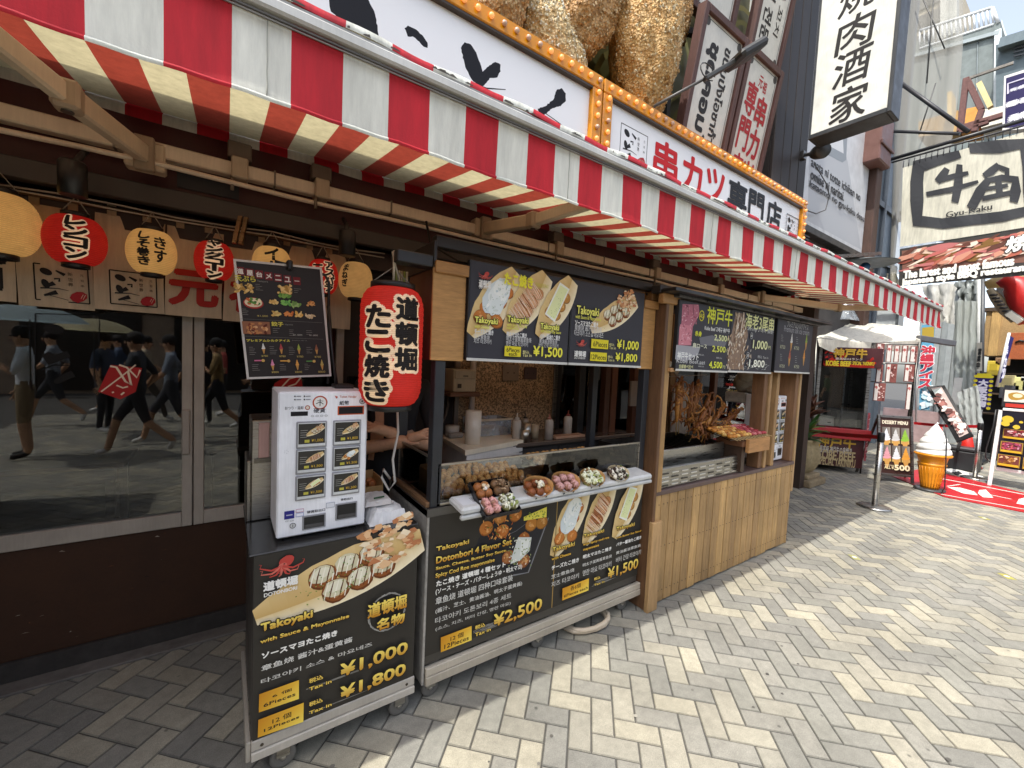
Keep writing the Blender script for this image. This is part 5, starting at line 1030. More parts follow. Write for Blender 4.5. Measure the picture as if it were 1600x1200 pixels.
# samples standing tilted on the ledge
def sample(label, x, kind, sc=1., rotz=0):
    z = .962 if kind != 'black' else .955; t = thing('sample_dish', label, 'sample dish', (x, 1.60, z), 'takoyaki samples on the steel ledge')
    M = Matrix.Translation((x, 1.60, z)) @ Matrix.Rotation(rotz, 4, 'Z') @ Matrix.Rotation(math.radians(38), 4, 'X') @ Matrix.Scale(sc, 4); r_ = random.Random(int(x*1000))
    tr = lambda p: M @ Vector(p)
    def balls(b, pts, r, cols):
        for (u, v) in pts: b.ball(tr((u, v, r*.9)), r*sc, r_.choice(cols), 'food', 12, 8, .04)
    def drips(b, pts, r, col, n=9, w_=.0022):
        for (u, v) in pts:
            for k in range(n): a = r_.uniform(0, 3.1); q = [(u+r*c_*math.cos(a)+r_.uniform(-.004, .004), v+r*c_*math.sin(a)+r_.uniform(-.004, .004), r*.9+r*1.03*math.sqrt(max(0, 1-c_*c_*.96))) for c_ in (-.9, -.5, 0, .5, .9)]; b.tube([tr(p) for p in q], w_*sc, col, 'gloss', 5)
    def blobs(b, c, n, col, R, h, m='food'):
        for k in range(n): b.ball(tr((c[0]+r_.uniform(-R, R), c[1]+r_.uniform(-R, R), h+r_.uniform(-.004, .006))), r_.uniform(.004, .009)*sc, r_.choice(col) if isinstance(col, list) else col, m, 6, 4, .2)
    st = MB(); st.tube([tr((-.03, -.045, -.008)), tr((-.03, .05, -.008)), tr((-.03, .06, .004))], .003, '#1b1b1b'); st.tube([tr((.03, -.045, -.008)), tr((.03, .05, -.008))], .003, '#1b1b1b'); st.tube([tr((-.03, -.048, -.008)), tr((-.03, -.052, .014))], .003, '#1b1b1b'); st.tube([tr((.03, -.048, -.008)), tr((.03, -.052, .014))], .003, '#1b1b1b')
    st.tube([tr((-.03, .03, -.008)), (tr((-.03, .03, -.008))+Vector((0, .03, -.055)))], .003, '#1b1b1b'); st.build('stand', t)
    d = MB()
    if kind == 'black':
        d.box(-.092, .092, -.085, .085, -.004, 0, '#17171a', 'gloss', .002, M)
        for a in ((-.095, .095, -.09, -.085), (-.095, .095, .085, .09), (-.095, -.09, -.0849, .0849), (.09, .095, -.0849, .0849)): d.box(a[0], a[1], a[2], a[3], -.004, .022, '#17171a', 'gloss', .001, M)
        d.build('dish', t); q4 = [(-.046, .042), (.046, .042), (-.046, -.042), (.046, -.042)]; off = [(-.019, .017), (.019, .017), (-.019, -.019), (.019, -.019)]
        for (u, v), cols, nm in zip(q4, (['#a0622f', '#b57a42'], ['#7a5a3a'], ['#a87a64', '#b58a70'], ['#7d7a4a', '#8a7440']), 'abcd'):
            pts = [(u+a, v+c) for a, c in off]; g = MB(); balls(g, pts, .021, cols)
            if nm == 'a': blobs(g, (u+.008, v+.002), 14, ['#e8e4dc', '#dfc9a5'], .013, .034)
            if nm == 'b':
                for k in range(26): p = Vector((u+r_.uniform(-.035, .035), v+r_.uniform(-.03, .035), .034+r_.uniform(0, .018))); g.tube([tr(p), tr(p+Vector((r_.uniform(-.02, .02), r_.uniform(-.02, .02), r_.uniform(.002, .014))))], .0022*sc, r_.choice(['#a98a68', '#c6ab88', '#8c6f52']), 'food', 4)
            if nm == 'c': drips(g, pts, .021, '#d9a09a', 9, .0032)
            if nm == 'd': drips(g, pts, .021, '#e6e6d2', 8, .003); blobs(g, (u, v), 16, ['#6d8038', '#dfe0c2', '#8f9a52'], .03, .04)
            g.build('takoyaki_set', t)
    else:
        n = 18; bowl = []
        for (k_, r2, z2) in ((0, .62, 0), (1, 1.0, .030)): bowl.append(d.add([tr((.083*r2*math.cos(2*math.pi*q/n), .060*r2*math.sin(2*math.pi*q/n), z2+(.012*abs(math.cos(2*math.pi*q/n))**3 if k_ else 0))) for q in range(n)]))
        pc = hx('#b98a52') if kind != 'dark' else hx('#c8b48c')
        for q in range(n): d.face((bowl[0]+q, bowl[0]+(q+1) % n, bowl[1]+(q+1) % n, bowl[1]+q), pc, 'satin', True)
        d.face([bowl[0]+q for q in range(n)], pc, 'satin'); d.build('dish', t)
        pts = [(-.046, .016), (0, .022), (.046, .016), (-.046, -.020), (0, -.024), (.046, -.020)]; g = MB()
        balls(g, pts, .0225, {'mayo': ['#96582a', '#ab6d36', '#84481f'], 'pink': ['#94664e', '#a5765c'], 'green': ['#8a8348'], 'dark': ['#4a3426']}[kind]); g.build('takoyaki_set', t); s_ = MB()
        if kind == 'mayo': blobs(s_, (.004, .0), 26, ['#e9e0c0', '#dfcf9a', '#f0ead6'], .017, .046)
        if kind == 'pink': drips(s_, pts, .0225, '#c99a94', 9, .0034)
        if kind == 'green': drips(s_, pts, .0225, '#e3e4c4', 8, .0034); blobs(s_, (0, 0), 30, ['#dfe3b0', '#a6b25a', '#eceed6'], .05, .042)
        if kind == 'dark': drips(s_, pts, .0225, '#e2dccb', 6, .003); blobs(s_, (0, 0), 16, ['#5a6a35', '#3a2a20'], .05, .044)
        s_.build('sauce', t)
sample('square black sample tray with four kinds of takoyaki at the left of the ledge', 1.03, 'black', 1.05, .05)
sample('sample boat of brown takoyaki topped with a lump of mayonnaise', 1.275, 'mayo', 1.05)
sample('sample boat of takoyaki under pinkish sauce', 1.455, 'pink', 1.08)
sample('sample boat of takoyaki under pale green sauce', 1.65, 'green', 1.02)
sample('sample boat of dark takoyaki with white stripes at the right of the ledge', 1.86, 'dark', .95)

# ---- kitchen behind the cart
t = thing('prep_table', 'pale cabinet with cream top behind the takoyaki cart', 'cabinet', (1.45, 2.55, .012))
P = [onZ(727, 704, 1.05), onZ(819, 687, 1.05), onZ(780, 672, 1.05), onZ(686, 680, 1.05)]
def prism(b, pts, z0, z1, col, m): slab(b, [(p[0], p[1], z1) for p in pts], (0, 0, z0-z1), col, m)
b = MB(); prism(b, P, 1.02, 1.05, '#e6d6ba', 'satin'); b.build('top', t); cen = sum((Vector(p) for p in P), Vector())/4; inn = [Vector(p).lerp(cen, .05) for p in P]; b = MB(); prism(b, inn, .012, 1.019, '#cfc5ba', 'satin'); b.build('body', t)
f0, f1 = Vector(inn[0]), Vector(inn[1]); dirf = (f1-f0).normalized(); nf = Vector((dirf.y, -dirf.x, 0)); b = MB(); q0, q1 = f0+nf*.008, f1+nf*.008
slab(b, [(q0.x, q0.y, .97), (q1.x, q1.y, .97), (q1.x, q1.y, 1.012), (q0.x, q0.y, 1.012)], tuple(-nf*.0075), '#d9d0c6', 'satin'); slab(b, [(q0.x, q0.y, .55), (q1.x, q1.y, .55), (q1.x, q1.y, .96), (q0.x, q0.y, .96)], tuple(-nf*.0075), '#d3cac0', 'satin'); b.build('door', t)
tb = lambda x, y, z=1.05: onZ(x, y, z)
p = tb(738, 693); b = MB(); b.lathe([(.0, 0), (.052, 0), (.052, .215), (.015, .216), (.014, .20)], p, '#e6dac8', 'satin', 28); b.build('paper_towel_roll', label='upright roll of paper towel on the cream topped cabinet', cat='paper roll', loc=p)
p = tb(712, 682); b = MB(); b.lathe([(.022, 0), (.05, .0), (.05, .075), (.022, .075)], Vector(p)+Vector((-.02, .02, 0)), '#b9b4ae', 'gloss', 20); b.box(p.x-.08, p.x+.03, p.y-.07, p.y-.02, 1.051, 1.085, '#8f8b86', 'satin', .01); b.build('tape_roll', label='pale tape roll lying beside the paper towel roll', cat='tape', loc=p)
p = tb(771, 681, 1.05); t = thing('food_container', 'clear plastic tub half full of powder on the cream topped cabinet', 'container', tuple(p)); xx, yy = p.x, p.y+.10
b = MB()
for a in ((-.15, .15, -.10, -.096), (-.15, .15, .096, .10), (-.15, -.146, -.0955, .0955), (.146, .15, -.0955, .0955)): b.box(xx+a[0], xx+a[1], yy+a[2], yy+a[3], 1.0515, 1.17, '#cfc6b8', 'clear_film')
b.box(xx-.16, xx+.16, yy-.11, yy-.1005, 1.16, 1.175, '#bfae96', 'satin', .002); b.box(xx+.1505, xx+.16, yy-.1, yy+.1, 1.16, 1.175, '#bfae96', 'satin', .002); b.build('tub', t); b = MB(); b.box(xx-.14, xx+.14, yy-.09, yy+.09, 1.0512, 1.10, '#c9a878', 'matte', .01); b.build('contents', t)
def bottle(label, x, y, z, h, r, col, cap, loc=None):
    t = thing('squeeze_bottle', label, 'bottle', (x, y, z), 'bottles on the back counter'); b = MB(); b.lathe([(0, 0), (r, 0), (r, h*.68), (r*.8, h*.76), (r*.4, h*.78)], (x, y, z), col, 'satin', 16); b.build('bottle_body', t)
    b = MB(); b.lathe([(r*.5, h*.781), (r*.5, h*.84), (r*.16, h*.86), (r*.12, h), (0, h)], (x, y, z), cap, 'satin', 12); b.build('cap', t)
bz = 1.03; B = lambda x, y: onZ(x, y, bz)
t = thing('back_counter', 'dark counter with drawers behind the cart under the bottles', 'counter', (2.1, 2.6, .012)); b = MB(); b.box(1.62, 2.9, 2.30, 2.74, 1.0, bz-.001, '#5d5046', 'gloss', .004); b.build('top', t); b = MB(); b.box(1.63, 2.89, 2.33, 2.74, .012, .9995, '#2c2724', 'satin', .003); b.build('body', t)
for k in range(3): b = MB(); b.box(1.65+.41*k, 2.04+.41*k, 2.32, 2.3295, .80, .98, '#35302d', 'satin', .003); b.box(1.72+.41*k, 1.97+.41*k, 2.305, 2.3195, .94, .955, '#6f675f', 'metal', .003); b.build('drawer', t)
bottle('white squeeze bottle nearest the plastic tub', 1.70, 2.38, bz, .20, .032, '#b7ab9c', '#c9c0b2'); bottle('tall dark capped bottle behind the steel cup', 1.86, 2.50, bz, .18, .028, '#9a8c7c', '#2a2522'); bottle('pale bottle with a pinkish cap in the middle of the counter', 1.98, 2.36, bz, .19, .032, '#b3a596', '#a86a5c'); bottle('white bottle with a red cap at the far end of the counter', 2.22, 2.42, bz, .20, .033, '#c2b7a8', '#8c3a30')
for x, y, h, c, lab in ((1.775, 2.36, .13, '#b5aea4', 'tall steel cup between two squeeze bottles'), (1.74, 2.335, .09, '#c7bfb0', 'short steel cup in front of the squeeze bottles'), (2.09, 2.5, .12, '#9c948a', 'steel cup beside the red capped bottle'), (1.91, 2.44, .10, '#b09a7c', 'cream paper cup behind the pink capped bottle')):
    b = MB(); b.lathe([(0, 0), (.028, 0), (.033, h), (.030, h), (.026, .008), (0, .008)], (x, y, bz), c, 'metal' if 'steel' in lab else 'satin', 16); b.build('cup', label=lab, cat='cup', group='cups on the back counter', loc=(x, y, bz))
b = MB(); b.box(2.02, 2.32, 2.32, 2.40, bz, bz+.02, '#b98f72', 'satin', .004); b.build('tray', label='flat reddish tray in front of the bottles', cat='tray', loc=(2.17, 2.36, bz))
b = MB(); b.box(1.30, 1.48, 2.60, 2.785, 1.36, 1.52, '#b3a690', 'satin', .006); b.box(1.31, 1.47, 2.592, 2.5995, 1.455, 1.51, '#a39681', 'satin', .002); pl = Plane(b, (1.31, 2.5915, 1.37), (1, 0, 0), (0, 0, 1)); pl.rect(.02, .02, .05, .05, '#3a332c'); pl.rect(.06, .10, .10, .11, '#5a5148'); b.box(1.27, 1.51, 2.58, 2.785, 1.33, 1.359, '#6d4c38', 'wood_level', .003)
b.build('control_box', label='beige electric control box on a small wooden shelf left of the speckled panel', cat='control box', loc=(1.39, 2.7, 1.36))
b = MB(); b.tube([(1.53, 2.74, 2.1), (1.53, 2.74, .1)], .022, '#b5aaa0', 'satin', 12); b.build('wall_pipe', label='pale vertical pipe along the left edge of the speckled panel', cat='pipe', loc=(1.53, 2.74, .1))
for k, (a, c) in enumerate(((1.20, 0), (1.25, .3), (1.31, .7))): b = MB(); b.tube([(a+.04*math.sin(j*.9+c), 2.77, 1.33-.075*j) for j in range(12)], .009, ['#4a3d34', '#3a302a', '#5a4a3e'][k]); b.build('hanging_cable', label=['leftmost dark cable snaking down below the control box', 'middle dark cable snaking down below the control box', 'rightmost brown cable snaking down below the control box'][k], cat='cable', group='cables below the control box', loc=(a, 2.77, .5))
for x, z, w_, h_, c, lab in ((1.90, 1.50, .16, .13, '#8a7560', 'beige double switch plate on the speckled panel'), (2.10, 1.50, .13, .10, '#4a2f25', 'brown socket plate on the speckled panel')):
    b = MB(); b.box(x-w_/2, x+w_/2, 2.775, 2.7895, z-h_/2, z+h_/2, c, 'satin', .003); b.ball((x-.03, 2.774, z), (.006, .004, .006), '#2a221c', 'satin', 8, 4); b.ball((x+.03, 2.774, z), (.006, .004, .006), '#2a221c', 'satin', 8, 4); b.build('switch_plate', label=lab, cat='switch', loc=(x, 2.78, z))
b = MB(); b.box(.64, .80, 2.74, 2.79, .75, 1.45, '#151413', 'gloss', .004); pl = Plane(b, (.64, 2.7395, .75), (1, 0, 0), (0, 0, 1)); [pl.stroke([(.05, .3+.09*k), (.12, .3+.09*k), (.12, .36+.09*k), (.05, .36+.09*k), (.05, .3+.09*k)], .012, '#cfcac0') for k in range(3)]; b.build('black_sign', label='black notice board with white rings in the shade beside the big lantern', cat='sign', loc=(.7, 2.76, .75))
for x, y, c, lab in ((2.70, 2.42, '#6b3f25', 'brown wooden post behind the takoyaki cart'), (2.40, 2.5, '#1d1c1c', 'black steel post behind the bottles'), (3.02, 2.45, '#5f3720', 'brown wooden post between the two stalls')):
    b = MB(); b.box(x, x+.07, y, y+.06, 0, 2.13, c, 'wood_upright' if 'wooden' in lab else 'satin', .003); b.build('post', label=lab, cat='post', loc=(x, y, 0))
b = MB(); b.box(2.9, 3.02, 2.38, 2.40, 1.25, 1.47, '#8f8378', 'satin', .002); b.build('wall_card', label='pale card hung on the brown post between the stalls', cat='card', loc=(2.96, 2.39, 1.25))
# pale hose coiled under the cart
b = MB(); b.tube([(1.85+.17*math.cos(a*.35)+.02*math.sin(a), 1.80+.15*math.sin(a*.35), .016+.010*(a/18)) for a in range(38)], .014, '#c3b49c', 'satin', 10); b.build('coiled_hose', label='cream garden hose coiled on the pavement under the takoyaki cart', cat='hose', loc=(1.85, 1.8, 0))

# ================================================================ WOODEN STALL
t = thing('wooden_stall', 'plank fronted wooden stall with grill under black menu boards', 'food stall', (3.3, 2.0, 0)); W1 = '#a88659'; W2 = '#7d5a3a'
b = MB(); x = 2.30; rw = random.Random(9); k = 0
while x < 4.355:
    x1 = min(4.36, x+.092); b.box(x, x1-.0075, 1.652+rw.uniform(0, .003), 1.668, .012+rw.uniform(0, .012), .755, vary(mix('#bd9862', '#93744e', rw.uniform(0, .8)), .14), 'wood_upright', .002)
    for zz in (.09, .40, .69): b.box(x+.02, x+.025, 1.6495, 1.6525, zz, zz+.005, '#3a2e24', 'satin'); b.box(x1-.03, x1-.025, 1.6495, 1.6525, zz, zz+.005, '#3a2e24', 'satin')
    x = x1; k += 1
b.box(2.30, 4.36, 1.6685, 1.70, .02, .755, '#1d130c', 'wood_level'); b.box(4.3605, 4.372, 1.66, 2.45, .0, .77, '#8a6a4a', 'wood_upright', .002); b.box(2.285, 2.2995, 1.645, 2.45, .0, .77, '#6d4a2d', 'wood_upright', .002)
b.build('plank_front', t)
b = MB(); b.box(2.29, 4.368, 1.646, 1.80, .757, .787, '#5b4741', 'satin', .003); b.build('counter', t)
def post(x0, x1, y0, y1, z0, z1, c=W1): b = MB(); b.box(x0, x1, y0, y1, z0, z1, c, 'wood_upright', .004); b.build('post', t)
post(2.272, 2.3, 1.628, 1.8, .0, 2.05, '#6e4e33'); post(2.3005, 2.352, 1.632, 1.72, .788, 2.06, '#a5804f'); post(2.262, 2.36, 1.612, 1.645, .0, .60, '#b08d60')
post(3.70, 3.76, 1.66, 1.76, .788, 2.0, '#795638'); post(3.765, 3.80, 1.645, 1.72, .788, 2.0, '#a98559'); post(3.905, 3.955, 1.65, 1.74, .788, 2.0, '#a58155'); post(4.30, 4.36, 1.66, 1.80, .788, 2.0, '#7d5a3b'); post(4.3605, 4.395, 1.65, 1.72, .5, 2.0, '#b08f64')
post(2.60, 2.66, 2.40, 2.46, 0, 2.1, '#4f301d'); post(3.52, 3.58, 2.40, 2.46, 0, 2.1, '#6a4427'); post(3.42, 3.50, 2.36, 2.40, .9, 2.1, '#94754c'); post(4.25, 4.31, 2.40, 2.46, 0, 2.1, '#5a3a22')
b = MB(); b.box(2.22, 2.40, 1.615, 1.66, 2.0, 2.062, '#b98a55', 'wood_level', .006); b.build('cross_piece', t); b = MB(); b.box(2.33, 2.38, 1.61, 1.65, 1.575, 1.60, '#c99a66', 'wood_level', .003); b.build('block', t); b = MB(); b.box(2.22, 2.30, 1.70, 2.45, 2.02, 2.08, '#8f6536', 'wood_level', .004); b.build('cross_piece', t)
b = MB(); b.box(2.2, 4.6, 1.52, 1.62, 2.062, 2.085, '#17181a', 'satin', .003); b.box(2.32, 4.5, 1.575, 1.64, 2.045, 2.0615, '#4b4a4a', 'satin', .002); b.box(2.2, 4.55, 1.63, 1.70, 2.062, 2.11, '#2b2928', 'satin', .003)
for x in (2.62, 3.25, 3.6, 4.05): b.box(x, x+.12, 1.568, 1.5745, 2.046, 2.058, '#141414', 'satin')
b.build('canopy_rail', t)
b = MB(); b.box(2.36, 4.30, 1.81, 2.44, .70, .755, '#3a2c22', 'wood_level'); b.box(2.36, 4.36, 2.46, 2.50, .0, 1.0, '#2e231c', 'wood_level'); b.build('shelf', t)
t = thing('charcoal_grill', 'long stainless steel grill with slotted front on the wooden stall', 'grill', (2.9, 1.9, .788))
b = MB(); b.box(2.37, 3.44, 1.672, 1.70, .789, .925, '#a9a69f', 'metal', .003); b.box(3.441, 3.46, 1.672, 1.9, .789, .935, '#8a7b68', 'satin', .003); b.build('front', t)
b = MB()
for i in range(9):
    for j in range(4): x = 2.40+.112*i; z = .802+.027*j; b.box(x, x+.075, 1.6675, 1.6715, z, z+.010, '#e0ded8' if (i+j) % 3 else '#57544f', 'metal', .001)
b.build('slots', t)
b = MB(); b.box(2.38, 3.36, 1.78, 1.80, .89, 1.015, '#b5b2aa', 'metal', .003); b.box(2.38, 3.36, 1.801, 2.2, .88, .90, '#1c1917', 'matte'); b.box(2.38, 3.36, 2.201, 2.22, .89, 1.03, '#6f6b65', 'metal', .002); b.box(2.365, 2.3795, 1.78, 2.22, .89, 1.02, '#77736c', 'metal'); b.box(3.3605, 3.375, 1.78, 2.22, .89, 1.02, '#77736c', 'metal'); b.box(2.37, 3.37, 1.701, 1.779, .88, .889, '#4a4640', 'metal'); b.build('fire_box', t)
b = MB()
for k in range(16): x = 2.44+.058*k; b.tube([(x, 1.80, .985), (x, 2.20, .985)], .004, '#2a2725', 'metal', 5)
b.build('grate', t)
# fried squid skewers fanned above the grill
def squid(label, base, tip, seed):
    t = thing('squid_skewer', label, 'squid skewer', base, 'fried squid skewers fanned above the grill'); r_ = random.Random(seed); a, c = Vector(base), Vector(tip); d = (c-a); L = d.length; d.normalize(); sx = d.cross(Vector((0, 1, 0))).normalized(); sy = d.cross(sx)
    b = MB(); b.tube([a, c], .0032, '#b0905c', 'satin', 5); b.build('stick', t); b = MB(); cs = ['#8a5120', '#a06428', '#74421a', '#b57a36', '#85501f']
    b.tube([a.lerp(c, .25), a.lerp(c, .5), a.lerp(c, .8), a.lerp(c, 1.0)], [.010, .018, .020, .009], r_.choice(cs), 'food', 8)
    for k in range(17):
        p = a.lerp(c, r_.uniform(.18, 1.0)); an = r_.uniform(0, 6.28); out = sx*math.cos(an)+sy*math.sin(an); l_ = r_.uniform(.03, .085); q = [p]
        for s_ in range(1, 6): th = s_/5; q.append(p+out*l_*th+d*(.03*math.sin(th*4+seed)*(1 if k % 2 else -1))+Vector((0, 0, -.03*th*th))+sx*.014*math.sin(th*9))
        b.tube(q, [.007, .009, .008, .006, .004, .002], r_.choice(cs), 'food', 6)
    b.build('squid', t)
sq = [((2.90, 1.92, 1.08), (2.80, 1.86, 1.50)), ((2.98, 1.95, 1.08), (2.93, 1.92, 1.54)), ((3.05, 1.93, 1.06), (3.05, 1.90, 1.50)), ((3.12, 1.95, 1.06), (3.16, 1.92, 1.52)), ((3.16, 1.98, 1.06), (3.26, 1.96, 1.47)), ((3.02, 1.88, 1.02), (3.10, 1.80, 1.30)), ((3.22, 1.96, 1.04), (3.38, 1.94, 1.40)), ((3.28, 1.96, 1.04), (3.46, 1.94, 1.36)), ((3.30, 1.92, 1.04), (3.52, 1.90, 1.28)), ((3.34, 1.96, 1.04), (3.64, 1.94, 1.30)), ((3.36, 1.9, 1.06), (3.74, 1.86, 1.26)), ((3.18, 1.9, 1.03), (3.28, 1.86, 1.22))]
LB = ['far left upright fried squid skewer above the grill', 'second tallest fried squid skewer beside the red topped doll', 'fried squid skewer in the middle of the left clump', 'tallest fried squid skewer of the left clump', 'fried squid skewer at the right edge of the left clump', 'short fried squid skewer hanging low under the left clump', 'upright fried squid skewer starting the right clump', 'fried squid skewer leaning right in the middle clump', 'low fried squid skewer leaning right above the tray', 'long fried squid skewer leaning far to the right', 'lowest fried squid skewer pointing right over the tray', 'small fried squid skewer in the gap between the clumps']
for k, (a, c) in enumerate(sq): squid(LB[k], a, c, 50+k)
t = thing('skewer_ledge', 'small wooden ledge with a wire tray beside the grill', 'ledge', (3.5, 1.75, 1.0)); b = MB(); b.box(3.36, 3.74, 1.632, 1.85, 1.0, 1.045, '#6a452a', 'wood_level', .003); b.box(3.40, 3.742, 1.60, 1.6315, .955, 1.065, '#b58450', 'wood_level', .004); b.box(3.37, 3.42, 1.64, 1.84, .80, .9995, '#3a281b', 'satin'); b.build('ledge', t)
b = MB(); Mt = Matrix.Translation((3.16, 1.63, 1.068)) @ Matrix.Rotation(math.radians(12), 4, 'X'); [b.box(*a, '#2a2623', 'metal', 0, Mt) for a in ((0, .64, 0, .006, 0, .006), (0, .64, .26, .266, 0, .006), (0, .006, .0065, .2595, 0, .006), (.634, .64, .0065, .2595, 0, .006))]; [b.box(.04*k, .04*k+.003, .0065, .2595, .001, .004, '#2a2623', 'metal', 0, Mt) for k in range(1, 16)]; b.build('wire_tray', t)
for k in range(14):
    x = .035+.042*k; pink = k >= 8; t = thing('grilled_skewer', ('pink raw meat skewer lying at the right end of the wire tray' if pink else 'orange grilled skewer lying at the left part of the wire tray'), 'skewer', tuple(Mt @ Vector((x, .02, .01))), 'pink meat skewers on the wire tray' if pink else 'orange skewers on the wire tray')
    b = MB(); b.tube([Mt @ Vector((x, -.04, .014)), Mt @ Vector((x, .24, .014))], .0025, '#c9a970', 'satin', 5); b.build('stick', t); b = MB()
    for j in range(5): b.ball(Mt @ Vector((x+rw.uniform(-.004, .004), .03+.042*j, .02)), (.020, .022, .015), rw.choice(['#a8323c', '#bf4a50', '#8e2832', '#cf7a78'] if pink else ['#c9832f', '#dba04a', '#a5621f', '#e3b665']), 'food', 8, 5, .12)
    b.build('meat', t)
t = thing('rooster_figure', 'tiny red and white rooster doll above the squid skewers', 'figurine', (2.98, 2.1, 1.5)); b = MB(); b.ball((2.98, 2.1, 1.56), (.025, .02, .05), '#a8231f', 'satin', 10, 6); b.build('body', t); b = MB(); b.ball((3.0, 2.09, 1.63), (.026, .024, .028), '#cfcac4', 'satin', 10, 6); b.build('head', t); b = MB(); b.tube([(2.98, 2.1, 1.51), (2.98, 2.1, 1.0)], .004, '#8a6a42'); b.build('stick', t)
b = MB(); b.box(3.66, 3.70, 1.95, 1.965, .0, .01, '#999') if False else None; b.box(3.40, 3.66, 2.30, 2.32, .98, 1.42, '#b0a89e', 'satin', .003); b.build('white_board', label='plain pale board standing behind the squid skewers', cat='panel', loc=(3.53, 2.31, .98))
b = MB(); b.beam((3.25, 2.2, 1.55), (3.45, 2.2, 1.85), .012, .06, '#a79e93', 'satin'); b.beam((3.10, 2.15, 1.62), (3.75, 2.2, 1.72), .008, .008, '#9a958c'); b.beam((2.95, 2.15, 1.52), (3.75, 2.2, 1.55), .006, .006, '#8a857c'); b.build('wire_rack', label='thin wires and pale strut crossing under the menu boards', cat='rack', loc=(3.4, 2.2, 1.6))
b = MB(); b.box(2.362, 2.42, 1.73, 1.735, 1.28, 1.50, '#cfc7bd', 'satin'); b.build('paper_sheet', label='white paper sheet pinned inside the left wooden post', cat='paper', loc=(2.39, 1.73, 1.3))
ticket_machine('small white ticket machine squeezed between the right posts of the wooden stall', 3.985, 4.29, 1.72, 1.94, .788, 1.392, (4.14, 1.83, .788))
# stone figure on the shelf behind the second ticket machine
b = MB(); rr = random.Random(77)
for (c, r) in (((4.12, 2.02, 1.50), (.12, .10, .11)), ((4.05, 1.98, 1.58), (.09, .08, .08)), ((4.22, 2.0, 1.56), (.09, .08, .07)), ((4.10, 1.95, 1.44), (.07, .05, .05)), ((4.24, 1.98, 1.45), (.06, .05, .06))): b.ball(c, r, '#a39c8d', 'stone', 12, 8, .10)
b.box(4.0, 4.28, 1.95, 2.15, 1.30, 1.40, '#b5b0a6', 'stone', .01); b.build('stone_figure', label='weathered grey stone figure above the small ticket machine', cat='figure', loc=(4.14, 2.02, 1.3))
def px3(x, y): return (1000+x/5.333, 430+y/5.333)
def mb3(pl):
    T = lambda s_, x0, y0, x1, y1, c, bo=0, **k: pl.T(s_, px3(x0, y0), px3(x1, y1), c, bo, **k); J = lambda *ps: [pl.at(*px3(*p)) for p in ps]; r_ = random.Random(4)
    pl.poly(J((355, 240), (490, 245), (495, 330), (440, 430), (425, 585), (320, 585), (330, 430), (345, 400)), '#b26a78'); pl.poly(J((335, 410), (425, 420), (430, 440), (425, 580), (322, 582), (328, 450)), '#c9808a')
    for k in range(90): x, y = r_.uniform(325, 485), r_.uniform(250, 580); 
    for k in range(90):
        x, y = r_.uniform(335, 480), r_.uniform(250, 575)
        if x > 430 and y > 430: continue
        u, v = pl.at(*px3(x, y)); pl.ell(u, v, r_.uniform(.004, .014), .003, r_.choice(['#e3b9bd', '#a04a5c', '#d99aa2', '#7d3a48']), r_.uniform(0, 3), 6, .3)
    for x in (395, 440): pl.stroke(J((x, 245), (x+5, 330)), .004, '#5a2c38')
    pl.poly(J((300, 580), (500, 600), (480, 660), (380, 720), (290, 700)), '#9b9a9e'); pl.poly(J((490, 520), (600, 500), (720, 560), (700, 600), (500, 580)), '#6d6d72')
    u, v = pl.at(*px3(512, 338)); pl.ell(u, v, .030, .036, '#cfc532', 0, 18); pl.ell(u, v, .024, .029, '#3d3c30', 0, 18); T('A5', 494, 355, 530, 325, '#cfc532', .0008)
    T('神戸牛', 553, 400, 772, 300, '#d4d63c', .0022); T('Kobe Beef 고베규 神户牛', 535, 458, 748, 448, '#dddcd6', .0008); T('赤身', 455, 505, 512, 470, '#d4d63c', .0014); T('肩ロース', 435, 602, 555, 575, '#dcdcc0', .001)
    T('2,500', 615, 548, 722, 508, '#d9dca0', .0018); T('円', 724, 550, 745, 528, '#d9dca0'); T('2,500', 597, 642, 710, 598, '#d9dc60', .0018); T('円', 712, 645, 732, 622, '#d9dca0'); T('神戸牛セット', 305, 700, 485, 650, '#e2e1dc', .0018); T('Kobe Beef set', 300, 728, 540, 712, '#c9c9c6'); T('4,500', 570, 778, 682, 725, '#dce04a', .002); T('円', 684, 778, 706, 755, '#d9dca0'); T('全部食べ比べ', 318, 775, 440, 748, '#d9d8a0', .0006)
    for q in ((480, 668), (480, 745), (480, 765), (630, 695)): T('税込', q[0], q[1], q[0]+50, q[1]-10, '#bdbdba')
